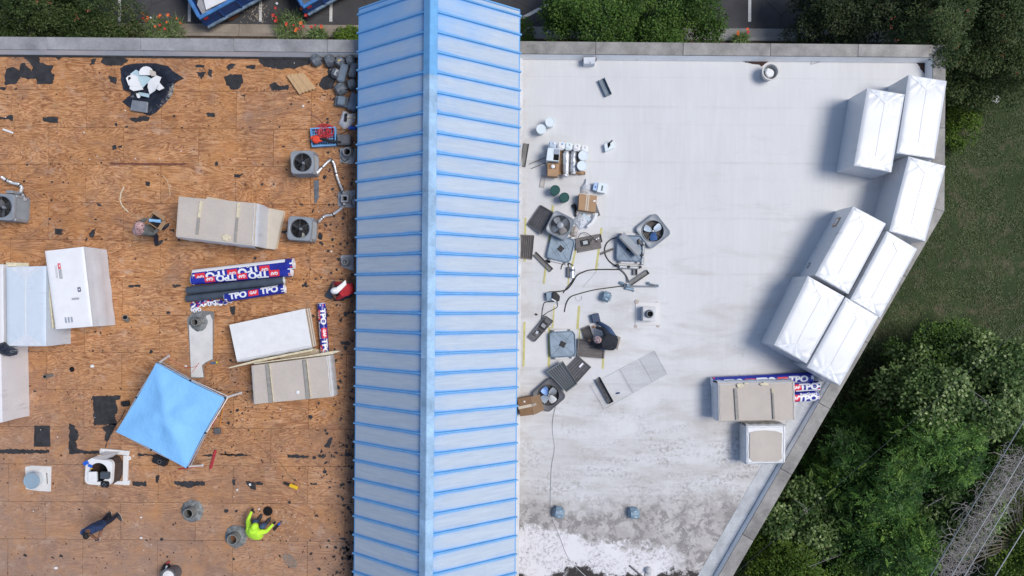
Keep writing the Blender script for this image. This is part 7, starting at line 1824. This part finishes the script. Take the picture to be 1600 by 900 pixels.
m = MB(); m.prism([tuple(P(x, y, .05).xy) for x, y in ((931,316),(938,336),(935,338),(929,332))], .006, .05); tag(m.build('dark_strip', m_acd), 'dark strip poking out right of the taped cardboard box', 'metal strip')
# near the north parapet
t, q = cartonw('small white metal box standing near the north parapet', [(911.5,89.5),(930.5,89),(930,99.5),(912.5,99.5)], .28, M('grey_white_metal', (.62, .65, .70), .5)); 
for x in (911, 931.5): m = MB(); p = P(x, 92.5, .2); m.box((p.x, p.y, .08), (.03, .08, .14)); m.build('end_plate', m_acd, t)
m = MB(); m.bar(P(919,100,.12), P(923,98,.29), .04, .03); m.build('bracket', m_acd, t)
m = MB(); pts = [P(994.5,93,.03), P(996,90.8,.05), P(999,90.3,.05), P(1003,92,.03)]; m.tube(pts, .03, 6); tag(m.build('black_clip', m_rubber, smooth=True), 'small black rubber clip at the foot of the north parapet', 'clip')
t = thing('open_bucket', 'open round bucket holding a white cloth near the brown bare patch', 'bucket', P(1203, 112, 0)); c = P(1204, 112, .36)
m = MB(); m.lathe((c.x, c.y, .006), [(.20, 0), (.25, .34), (.275, .345), (.275, .37), (.235, .37), (.20, .1)], 28, cap1=False); m.build('body', M('beige_white_bucket', (.62, .59, .56), .5), t, smooth=True)
m = MB(); m.lathe((c.x, c.y, .1), [(.205, 0), (.225, .01)], 20); m.build('inside', m_vent, t); m = MB(); m.prism([(c.x+a, c.y+b) for a, b in ((-.08, .16), (.10, .10), (.16, .0), (.10, -.14), (-.06, -.17), (-.15, -.02))], .24, .30); m.build('cloth', m_white, t, bevel=.03)
# stained pole and hood at the bottom
pole('dark pole lying at the bottom edge of the white roof', (984,884), (1006,903), .028, m_acd, 'dark_pole', 'pole'); t = thing('small_dome_vent', 'small pale dome vent at the bottom edge in the peeling coating', 'roof vent', P(1014, 893, 0)); p = P(1013.5, 892, .1)
m = MB(); m.lathe((p.x, p.y, .006), [(.12, 0), (.115, .08), (.085, .14), (.03, .17)], 18); m.build('dome', M('pale_dome', (.52, .52, .53)), t, smooth=True); m = MB(); m.lathe((p.x, p.y-.15, .006), [(.11, 0), (.10, .04), (.03, .05)], 14); m.build('foot', M('pale_dome', (.52, .52, .53)), t, smooth=True)
m = MB(); p = P(838, 491.5, 0); r_ = random.Random(2); m.prism([(p.x+.045*math.cos(a)*r_.uniform(.5, 1.3), p.y+.045*math.sin(a)*r_.uniform(.5, 1.3)) for a in [i*.9 for i in range(7)]], .008, .03); tag(m.build('black_scrap', m_felt), 'small black scrap on the stained strip by the metal roof', 'scrap')
t = thing('wood_plank', 'short upright grey plank at the back of the bent person', 'plank', P(963, 535, 0)); m = MB(); m.bar(P(965.5,525.5,.006), P(960.5,545,.006), .10, .30); m.build('board', M('grey_pine', (.34, .29, .24), .8), t, bevel=.004)

# ================= trailers in the parking lot =================
def dumpster(label, corner, d1, L1, L2, zt, zb, fill=True):
    A = P(*corner, zt); e1 = Vector((d1[0], d1[1], 0)).normalized(); e2 = Vector((-e1.y, e1.x, 0)); wt = .07
    B, Cc, D = A+e1*L1, A+e1*L1+e2*L2, A+e2*L2; c = (A+Cc)/2; t = thing('dump_trailer', label, 'trailer', (c.x, c.y, GZ), 'blue trailers in the parking lot'); up = Vector((0, 0, 1))
    q = [A, B, Cc, D]; bt = zb
    for i in range(4):
        a, b = q[i], q[(i+1) % 4]; n = (b-a).normalized().cross(up); s_ = wt if i % 2 else 0
        m = MB(); a2, b2 = Vector((a.x, a.y, bt)), Vector((b.x, b.y, bt)); ins = -n*wt; sh = (b-a).normalized()*(wt if i % 2 else 0)
        m.hexa([a2+ins+sh, b2+ins-sh, b2-sh, a2+sh][::-1], [a+ins+sh, b+ins-sh, b-sh, a+sh][::-1]); m.build('side_wall', m_trl, t)
        m = MB(); m.bar(a-n*.03+sh-up*.06, b-n*.03-sh-up*.06, .13, .085); m.build('top_rail', m_trlr, t, bevel=.015)
        k = 1
        for k in range(1, int((b-a).length/.75)):
            p = a+(b-a).normalized()*(.75*k)+n*.0; m = MB(); m.bar(Vector((p.x, p.y, bt+.05))+n*.04, Vector((p.x, p.y, zt-.12))+n*.04, .08, .07); m.build('rib', m_trl, t)
        m = MB(); m.bar(Vector((a.x, a.y, bt+.05))+n*.05+sh, Vector((b.x, b.y, bt+.05))+n*.05-sh, .10, .09); m.build('bottom_rail', m_trlr if i else M('scraped_blue_rail', (.16, .24, .34), .6, 0, .6, 5), t, bevel=.012)
    m = MB(); m.hexa([Vector((p.x, p.y, bt-.05)) for p in q], [Vector((p.x, p.y, bt)) for p in q]); m.build('floor', m_acd, t)
    for s_ in (.35, .6):
        for w_ in (.12, .88): p = A.lerp(B, s_).lerp(D.lerp(Cc, s_), w_); m = MB(); m.lathe((p.x-e2.x*.12, p.y-e2.y*.12, GZ+.33), [(.33, 0), (.34, .1), (.33, .22)], 18, axis=e2); m.build('wheel', m_rubber, t, smooth=True)
    m = MB(); p = A+e1*.18; m.bar(Vector((p.x, p.y, zt-.2))-e2*.03-e1*.05, Vector((p.x, p.y, zt-.2))-e2*.03+e1*.12, .03, .10); m.build('tail_light', m_red, t)
    return t, A, e1, e2
t, A, e1, e2 = dumpster('big blue trailer filled with torn white membrane, at the top left', (311,29.5), (.877, .48), 4.2, 2.4, -3.35, -4.15)
def inset_sheet(label, pts, z, mt, h=.05):
    W = lambda s, w: A+e1*s+e2*w; m = MB(); V = [W(*p) for p in pts]; m.hexa([Vector((p.x, p.y, z)) for p in V], [Vector((p.x, p.y, z+h+.04*math.sin(i*2.2))) for i, p in enumerate(V)]); return tag(m.build('membrane_scrap', mt, bevel=.02), label, 'torn membrane', 'torn membrane in the big trailer')
inset_sheet('large clean white sheet lying on top inside the big trailer', [(.35, .30), (2.3, .18), (3.4, .5), (3.2, 1.3), (1.2, 1.9), (.6, 1.3)], -3.62, m_white)
inset_sheet('grey crumpled sheet in the near corner of the big trailer', [(.12, .12), (.5, .10), (.55, .5), (.3, .9), (.12, .7)], -3.75, M('grey_membrane', (.35, .35, .36)))
inset_sheet('tan folded sheet along the left wall of the big trailer', [(.12, 1.0), (.5, 1.0), (.9, 1.8), (.5, 2.25), (.12, 2.2)], -3.7, m_tan)
m = MB(); m.prism([(A+e1*a+e2*b)[:2] for a, b in ((.1, .1), (4.1, .1), (4.1, 2.3), (.1, 2.3))], -4.1, -3.95); m.build('waste_fill', m_felt, t)
dumpster('second blue trailer, only its near corner in view at the top', (473.5,12), (.877, .50), 3.6, 2.2, -3.45, -4.1)
def rubble():
    r_ = random.Random(31); m = MB()
    for k in range(130):
        x, y = r_.gauss(400, 11), r_.gauss(22, 11)
        if y > 36: continue
        p = P(x, y, GZ); s_ = r_.uniform(.008, .035); m.box((p.x, p.y, GZ+.018), (s_*2.5, s_, .012), r_.uniform(0, 3))
    o = tag(m.build('wood_rubble', M('pale_wood_bits', (.36, .31, .25), .9, 0, .3, 20)), 'scattered splinters and dust beside the big blue trailer', 'rubble', kind='stuff')
rubble()
m = MB(); m.prism([tuple(P(x, y, GZ).xy) for x, y in ((356,32),(366,25),(374,21),(372,27),(365,32),(358,34))], GZ+.018, GZ+.10); tag(m.build('rust_scrap', m_rust), 'rust brown scrap on the asphalt below the big blue trailer', 'scrap')
m = MB(); p = P(433, 6, GZ); m.lathe((p.x, p.y, GZ+.018), [(.05, 0), (.05, .03), (.03, .04)], 10); tag(m.build('cup_lid', m_pail), 'small pale cup lid on the asphalt between the trailers', 'litter')
m = MB(); p = P(236, 28, GZ); m.lathe((p.x, p.y, GZ+.018), [(.045, 0), (.03, .03)], 6); tag(m.build('paper_ball', m_white), 'white paper ball on the asphalt left of the big trailer', 'litter')

# ================= people =================
STAND = dict(pelvis=(0, 0, .95), belly=(0, 0, 1.10), chest=(0, .0, 1.30), neck=(0, 0, 1.47), headb=(0, .02, 1.56), headt=(0, .02, 1.70),
  lsh=(-.17, 0, 1.40), lel=(-.23, -.03, 1.13), lwr=(-.24, .06, .90), rsh=(.17, 0, 1.40), rel=(.23, -.03, 1.13), rwr=(.24, .06, .90),
  lhip=(-.09, 0, .88), lkn=(-.10, .03, .50), lan=(-.10, -.02, .09), ltoe=(-.11, .15, .045), rhip=(.09, 0, .88), rkn=(.10, .03, .50), ran=(.10, -.02, .09), rtoe=(.11, .15, .045))
SQUAT = dict(pelvis=(0, -.22, .34), belly=(0, -.14, .47), chest=(0, .02, .64), neck=(0, .15, .76), headb=(0, .21, .83), headt=(0, .28, .95),
  lsh=(-.17, .06, .70), lel=(-.27, .22, .50), lwr=(-.20, .40, .30), rsh=(.17, .06, .70), rel=(.27, .22, .50), rwr=(.20, .40, .30),
  lhip=(-.10, -.18, .34), lkn=(-.20, .16, .50), lan=(-.15, -.02, .10), ltoe=(-.18, .17, .045), rhip=(.10, -.18, .34), rkn=(.20, .16, .50), ran=(.15, -.02, .10), rtoe=(.18, .17, .045))
RAD = dict(pelvis=.145, belly=.15, chest=.175, neck=.058, headb=.088, headt=.082, lsh=.088, lel=.056, lwr=.034, rsh=.088, rel=.056, rwr=.034, lhip=.11, lkn=.078, lan=.055, ltoe=.038, rhip=.11, rkn=.078, ran=.055, rtoe=.038)
EDG = [('pelvis', 'belly', 'shirt'), ('belly', 'chest', 'shirt'), ('chest', 'neck', 'skinn'), ('neck', 'headb', 'skin'), ('headb', 'headt', 'skin')]
for s in 'lr': EDG += [('chest', s+'sh', 'shirt'), (s+'sh', s+'el', 'shirt'), (s+'el', s+'wr', 'fore'), ('pelvis', s+'hip', 'pants'), (s+'hip', s+'kn', 'pants'), (s+'kn', s+'an', 'pants'), (s+'an', s+'toe', 'shoe')]
def person(label, base, face, pose, over, mats, wide=1.0, slim=1.0, handdir=None):
    """base: world xy; face: heading in degrees (0 = +x)"""
    J = {k: Vector(v) for k, v in pose.items()}; J.update({k: Vector(v) for k, v in over.items()})
    rz = R(face)-math.pi/2; Mx = Matrix.Rotation(rz, 3, 'Z'); t = thing('person', label, 'person', (base[0], base[1], 0.004))
    names = list(J); vs = [J[n] for n in names]; idx = {n: i for i, n in enumerate(names)}; es = [(idx[a], idx[b]) for a, b, _ in EDG]; rad = [RAD[n]*slim for n in names]; reg = [(J[a], J[b], RAD[a], RAD[b], g) for a, b, g in EDG]
    for s in 'lr':
        w = J[s+'wr']; el = J[s+'el']; d = (w-el).normalized(); palm = w+d*.075; out = Vector((-1 if s == 'l' else 1, 0, 0)); sd = d.cross(Vector((0, 0, 1))); sd = sd.normalized() if sd.length > .2 else Vector((1, 0, 0)); dn = sd.cross(d)
        if dn.z > 0: dn = -dn
        ip_ = len(vs); vs.append(palm); rad.append(.032); es.append((idx[s+'wr'], ip_)); reg.append((w, palm, .03, .03, 'hand'))
        for k, off in enumerate((-.033, -.011, .011, .033)):
            ln = (.062, .075, .070, .055)[k]; a = palm+sd*off+d*.03; b = a+d*ln*.55+dn*.008; c = b+d*ln*.35+dn*.03
            i0 = len(vs); vs += [a, b, c]; rad += [.0105, .009, .007]; es += [(ip_, i0), (i0, i0+1), (i0+1, i0+2)]; reg.append((a, c, .01, .01, 'hand'))
        inn_ = -sd if (sd.dot(out) > 0) else sd; a = palm-d*.03+inn_*.035; b = a+d*.03+inn_*.022+dn*.01; i0 = len(vs); vs += [a, b]; rad += [.012, .009]; es += [(ip_, i0), (i0, i0+1)]; reg.append((a, b, .01, .01, 'hand'))
    # nose
    hd = (J['headt']-J['headb']).normalized(); fw = Vector((0, 1, 0)); fw = (fw-hd*fw.dot(hd)).normalized()
    hc = (J['headb']+J['headt'])/2
    me = bpy.data.meshes.new('body'); me.from_pydata([tuple(v) for v in vs], es, []); o = lk(bpy.data.objects.new('body', me))
    sk = o.modifiers.new('skin', 'SKIN'); sk.use_smooth_shade = True; lay = me.skin_vertices[0].data
    for i, r in enumerate(rad):
        lay[i].radius = (r, r)
    lay[idx['pelvis']].use_root = True
    sb = o.modifiers.new('sub', 'SUBSURF'); sb.levels = 2; sb.render_levels = 2
    bpy.context.view_layer.update(); bm_ = bpy.data.meshes.new_from_object(o.evaluated_get(bpy.context.evaluated_depsgraph_get())); o.modifiers.clear(); o.data = bm_; bpy.data.meshes.remove(me); bm_.name = 'body'
    order = ['shirt', 'skin', 'pants', 'shoe', 'hand', 'fore']; bm_.materials.clear()
    for k in order: bm_.materials.append(mats.get(k, mats['shirt'] if k == 'fore' else mats['skin']))
    for pl in bm_.polygons:
        c = pl.center; best = None; bd = 9
        for a, b, ra, rb, g in reg:
            ab = b-a; f = max(0, min(1, (c-a).dot(ab)/ab.length_squared)); dist = (c-(a+ab*f)).length/(ra+(rb-ra)*f)
            if g == 'skinn': g = 'shirt' if f < .62 else 'skin'
            if g == 'shirt' and a == J['pelvis'] and f < .15: g = 'pants'
            if dist < bd: bd = dist; best = g
        pl.material_index = order.index(best)
    bm_.transform(Mx.to_4x4()); o.parent = t; pl = None
    W = lambda v: wpos(t)+Mx @ Vector(v)
    for s in 'lr':                                                     # shoes
        a, b = W(J[s+'an']), W(J[s+'toe']); d = (b-a); d.z = 0; d.normalize(); sd = d.cross(Vector((0, 0, 1))); ct = (a+b)/2; L = []
        z0 = min(a.z, b.z)-.04
        for z, g in ((0, 1.0), (.025, 1.04), (.06, .85), (.085, .5)):
            L.append([Vector((ct.x, ct.y, z0+z))+d*(.155*g*math.cos(q)+(.0 if z < .05 else -.03))+sd*(.056*g*math.sin(q)) for q in [2*math.pi*k/14 for k in range(14)]])
        m = MB(); m.loops(L[1:], 0, False, True); sh = m.build('shoe', mats['shoe'], t, smooth=True); m = MB(); m.loops([L[0], [p+Vector((0, 0, .028)) for p in L[0]]], 0, True, True); m.build('sole', mats.get('sole', m_sole), sh, smooth=True)
    H = W(hc); F_ = (Mx @ fw); U = (Mx @ hd); Sd = F_.cross(U)
    for k in (-1, 1): m = MB(); m.lathe(H+F_*.084+Sd*k*.033+U*.01, [(.004, -.012), (.013, -.006), (.014, .0), (.008, .009)], 8, axis=F_); m.build('eye', m_prw, t, smooth=True)
    m = MB(); m.tube([H+F_*.085+U*.015, H+F_*.112-U*.02, H+F_*.09-U*.026], [.009, .015, .010], 6); m.build('nose', mats['skin'], t, smooth=True)
    m = MB(); m.bar(H+F_*.088-U*.052-Sd*.024, H+F_*.088-U*.052+Sd*.024, .01, .008); m.build('mouth', M('lip', (.25, .09, .07)), t)
    for k in (-1, 1): m = MB(); m.lathe(H+Sd*k*.092, [(.026, -.006), (.03, 0), (.02, .008)], 8, axis=Sd*k); m.build('ear', mats['skin'], t, smooth=True)
    return t, W, H, F_, U, Sd
def head_cover(t, H, F_, U, Sd, mt, r=.108, low=-.02, name='cap', brim=0, drape=0, bmt=None):
    L = []
    for k in range(7):
        a = math.pi/2*k/6; z = low+(.125-low)*math.sin(a); rr = r*math.cos(a*.98)*(1 if k else 1.0)
        L.append([H+U*z+(Sd*math.cos(q)*rr*.92+F_*math.sin(q)*rr*1.08)-F_*.004 for q in [2*math.pi*j/18 for j in range(18)]])
    m = MB(); m.loops(L, 0, False, True); m.build(name, mt, t, smooth=True)
    if brim:
        m = MB(); pts = [(H+U*(low+.01)+F_*(.10+brim*math.sin(math.pi*j/8))+Sd*.085*math.cos(math.pi*j/8)) for j in range(9)]; m.hexa(pts[::-1], [p+U*.008 for p in pts][::-1]); m.build('brim', bmt or mt, t)
    if drape:
        V = []; F = []
        for i in range(6):
            for j in range(9): a = math.pi*(1.0+j/8); g = i/5; V.append(H+U*(low+.04-drape*g*.9)+(Sd*math.cos(a)*(r*(1+.35*g))+F_*math.sin(a)*(r*(1+.9*g)))+U*.012*math.sin(j*2.4+i))
        for i in range(5):
            for j in range(8): F.append([i*9+j, i*9+j+1, (i+1)*9+j+1, (i+1)*9+j])
        m = MB(); m.add(V, F); d = m.build('drape', mt, t, smooth=True); sd = d.modifiers.new('s', 'SOLIDIFY'); sd.thickness = .004
# 1 navy shirt, phone
b = P(181, 806, 0)
t, W, H, F_, U, Sd = person('man in a navy shirt and dark trousers looking down at a phone', b, -72, STAND, dict(lel=(-.20, .10, 1.14), lwr=(-.06, .30, 1.16), rel=(.24, .10, 1.13), rwr=(.08, .31, 1.16), headb=(0, .06, 1.55), headt=(0, .14, 1.66), ltoe=(-.13, .14, .045), rkn=(.12, -.02, .50), ran=(.14, -.14, .09), rtoe=(.18, .03, .045)), dict(shirt=m_navy, skin=m_skin, pants=m_navyd, shoe=m_shoe, fore=m_skin), slim=1.05)
head_cover(t, H, F_, U, Sd, m_hair, .100, -.03, 'hair')
for s in (-1, 1): m = MB(); a = W((s*.155, .0, 1.43)); c = W((s*.225, .04, 1.20)); m.tube([a, (a+c)/2, c], [.108, .105, .095], 12); m.build('sleeve', m_navy, t, smooth=True)
m = MB(); p = W((.225, .045, 1.23)); m.lathe(p, [(.03, .05), (.02, .065)], 8); m.build('sleeve_patch', m_white, t)
m = MB(); m.loops([[W((a*math.cos(q), .01+yy+b_*math.sin(q), z)) for q in [2*math.pi*k/20 for k in range(20)]] for z, a, b_, yy in ((.86, .20, .15, 0), (1.0, .205, .15, 0), (1.2, .215, .15, 0), (1.36, .225, .14, 0), (1.44, .17, .11, .01), (1.47, .08, .075, .02))]); m.build('shirt', m_navy, t, smooth=True)
p = W((.01, .385, 1.17)); t2 = thing('phone', 'phone in the hands of the man in the navy shirt', 'phone', (p.x, p.y, p.z)); m = MB(); m.box(p, (.17, .085, .012), R(-72)-math.pi/2, tilt=(.4, 0)); m.build('case', m_white, t2, bevel=.004); m = MB(); m.box(p+Vector((0, 0, .0125)), (.155, .07, .003), R(-72)-math.pi/2, tilt=(.4, 0)); m.build('screen', m_grnb, t2)
# 2 pink head cloth carrying a box
b = P(254, 365, 0)
t, W, H, F_, U, Sd = person('person in a grey shirt with a pink patterned head cloth carrying an open box', b, 42, STAND, dict(lkn=(-.09, .22, .52), lan=(-.08, .16, .09), ltoe=(-.08, .33, .045), rkn=(.12, -.04, .50), ran=(.16, -.34, .12), rtoe=(.18, -.20, .045), lel=(-.27, .12, 1.08), lwr=(-.22, .33, 1.0), rel=(.26, .12, 1.06), rwr=(.20, .33, 1.0), chest=(0, .05, 1.29), neck=(0, .08, 1.45), headb=(0, .11, 1.53), headt=(0, .15, 1.66), lsh=(-.17, .05, 1.39), rsh=(.17, .05, 1.39)), dict(shirt=m_greyc, skin=m_skin2, pants=m_navyd, shoe=m_shoe, fore=m_greyc, hand=m_blk), slim=1.08)
head_cover(t, H, F_, U, Sd, m_band, .15, -.06, 'head_cloth', drape=.26)
m = MB(); m.loops([[W((a*math.cos(q), .02+yy+b_*math.sin(q), z)) for q in [2*math.pi*k/20 for k in range(20)]] for z, a, b_, yy in ((.84, .20, .16, 0), (1.0, .205, .15, 0), (1.2, .215, .15, .02), (1.35, .22, .14, .04), (1.43, .16, .11, .06), (1.46, .08, .08, .07))]); m.build('shirt', m_greyc, t, smooth=True)
p = W((0, .43, .93)); t2 = thing('open_carton', 'open cardboard box with a blue item, carried by the person in the pink head cloth', 'box', (p.x, p.y, p.z)); rz = R(42)-math.pi/2+.25; cc, ss = math.cos(rz), math.sin(rz)
Wb = lambda x, y, z: Vector((p.x+x*cc-y*ss, p.y+x*ss+y*cc, p.z+z))
for (x, y, sx, sy) in ((0, .16, .42, .01), (0, -.16, .42, .01), (.205, 0, .01, .309), (-.205, 0, .01, .309)): m = MB(); m.box(Wb(x, y, 0), (sx, sy, .18), rz); m.build('side', m_card, t2)
m = MB(); m.box(Wb(0, 0, .0), (.399, .309, .008), rz); m.build('bottom', m_card2, t2); m = MB(); m.box(Wb(0, 0, .009), (.38, .29, .05), rz); m.build('dark_contents', m_blk, t2)
for (x, y, sx, sy, tl) in ((0, .225, .42, .13, (.3, 0)), (.27, 0, .13, .30, (0, -.3))): m = MB(); m.box(Wb(x, y, .17), (sx, sy, .006), rz, tilt=tl); m.build('flap', m_card, t2)
m = MB(); m.tube([Wb(-.15, -.08, .13), Wb(-.05, -.02, .15), Wb(.06, .03, .15), Wb(.15, .09, .14)], [.06, .045, .05, .06], 9); tag(m.build('blue_bundle', m_ltb, smooth=True), 'light blue bundle inside the carried cardboard box', 'bundle')
# 3 hi-vis worker squatting
b = P(408, 819, 0)
t, W, H, F_, U, Sd = person('squatting worker in a yellow-green hi-vis hooded top and jeans', b, 62, SQUAT, dict(lel=(-.34, .14, .52), lwr=(-.40, .34, .34), rel=(.34, .10, .50), rwr=(.38, .28, .28), lkn=(-.14, .2, .46), rkn=(.16, .22, .46), lan=(-.12, .06, .09), ltoe=(-.13, .27, .045), ran=(.14, .10, .09), rtoe=(.17, .30, .045)), dict(shirt=m_neon, skin=m_skin2, pants=m_denim, shoe=m_shoe, hand=m_blk, sole=m_shoe), slim=1.22)
head_cover(t, H, F_, U, Sd, m_neon, .125, -.07, 'hood', drape=.14)
m = MB(); m.loops([[W((x*1.0, y, z)) for x, y, z in L] for L in ([(.30*math.cos(a), -.20+.22*math.sin(a), .30) for a in [2*math.pi*k/16 for k in range(16)]], [(.29*math.cos(a), -.12+.22*math.sin(a), .48) for a in [2*math.pi*k/16 for k in range(16)]], [(.25*math.cos(a), .02+.17*math.sin(a), .70) for a in [2*math.pi*k/16 for k in range(16)]], [(.12*math.cos(a), .12+.09*math.sin(a), .82) for a in [2*math.pi*k/16 for k in range(16)]])]); m.build('jacket', m_neon, t, smooth=True)
# 4 red shirt, white sun hat cloth
b = P(545, 453, 0)
t, W, H, F_, U, Sd = person('kneeling worker in a red shirt and white hat with a hanging neck cloth', b, 190, SQUAT, dict(lel=(-.24, .30, .48), lwr=(-.10, .44, .26), rel=(.26, .28, .48), rwr=(.10, .46, .26), lkn=(-.22, .28, .30), lan=(-.2, -.05, .09)), dict(shirt=m_redsh, skin=m_skin2, pants=m_navyd, shoe=m_shoe, fore=m_skin2, sole=m_shoe), slim=1.15)
head_cover(t, H, F_, U, Sd, m_white, .120, -.03, 'hat', brim=.03)
m = MB(); V = []; F = []
for i in range(7):
    for j in range(5): g = i/6; w_ = (j/4-.5)*(.20-.05*g); V.append(W((-.02+w_+.22*g, .18-.33*g, .93-.10*g+.012*math.sin(j*2+i))))
for i in range(6):
    for j in range(4): F.append([i*5+j, (i+1)*5+j, (i+1)*5+j+1, i*5+j+1])
m.add(V, F); d = m.build('neck_cloth', m_white, t, smooth=True); d.modifiers.new('s', 'SOLIDIFY').thickness = .006
m = MB(); m.hexa([P(518,468.5,.05), P(507,463,.05), P(521.5,438,.12), P(529,442,.12)], [P(518,468.5,.08), P(507,463,.08), P(521.5,438,.15), P(529,442,.15)]); tag(m.build('felt_strip', m_slate, bevel=.006), 'slate coloured strip of roofing torn up by the worker in red', 'roofing strip')
m = MB(); m.prism([tuple(P(x, y, .1).xy) for x, y in ((524,457),(531,458),(537,466),(536,470),(521,470.5))], .006, .06); tag(m.build('felt_piece', m_felt), 'black felt piece at the knees of the worker in red', 'roofing scrap')
# 5 black shirt bent over the panels
t, W, H, F_, U, Sd = person('person in a black shirt and patterned cap bent forward over the brown panels', P(945, 532, 0), 168, SQUAT, dict(pelvis=(0, -.28, .30), belly=(0, -.16, .42), chest=(0, .04, .52), neck=(0, .22, .58), headb=(0, .29, .61), headt=(-.01, .39, .66), lhip=(-.1, -.26, .30), rhip=(.1, -.26, .30), rsh=(.19, .06, .55), lsh=(-.17, .08, .55), rel=(.36, .18, .42), rwr=(.36, .40, .36), lel=(-.24, .26, .36), lwr=(-.14, .46, .22), rkn=(.40, .02, .42), ran=(.52, .30, .12), rtoe=(.60, .46, .06), lkn=(-.24, .12, .40), lan=(-.16, -.02, .09)), dict(shirt=m_bshirt, skin=m_skin2, pants=m_denim, shoe=m_shoe, hand=m_skin2, sole=m_shoe), slim=1.2)
head_cover(t, H, F_, U, Sd, m_band2, .132, -.06, 'cap')
m = MB(); m.loops([[W(v) for v in L] for L in ([(.24*math.cos(a), -.30, .32+.17*math.sin(a)) for a in [2*math.pi*k/16 for k in range(16)]], [(.27*math.cos(a), -.14, .40+.19*math.sin(a)) for a in [2*math.pi*k/16 for k in range(16)]], [(.27*math.cos(a), .06, .48+.16*math.sin(a)) for a in [2*math.pi*k/16 for k in range(16)]], [(.14*math.cos(a), .2, .55+.10*math.sin(a)) for a in [2*math.pi*k/16 for k in range(16)]])][::-1]); m.build('shirt_back', m_bshirt, t, smooth=True)
p = W((.56, .40, .05)); m = MB(); m.box((p.x-.04, p.y+.10, .006), (.26, .28, .16), R(15)); tag(m.build('dark_blue_case', M('dark_blue_case', (.035, .06, .12), .5), bevel=.02), 'dark blue case at the foot of the person in the black shirt', 'case')
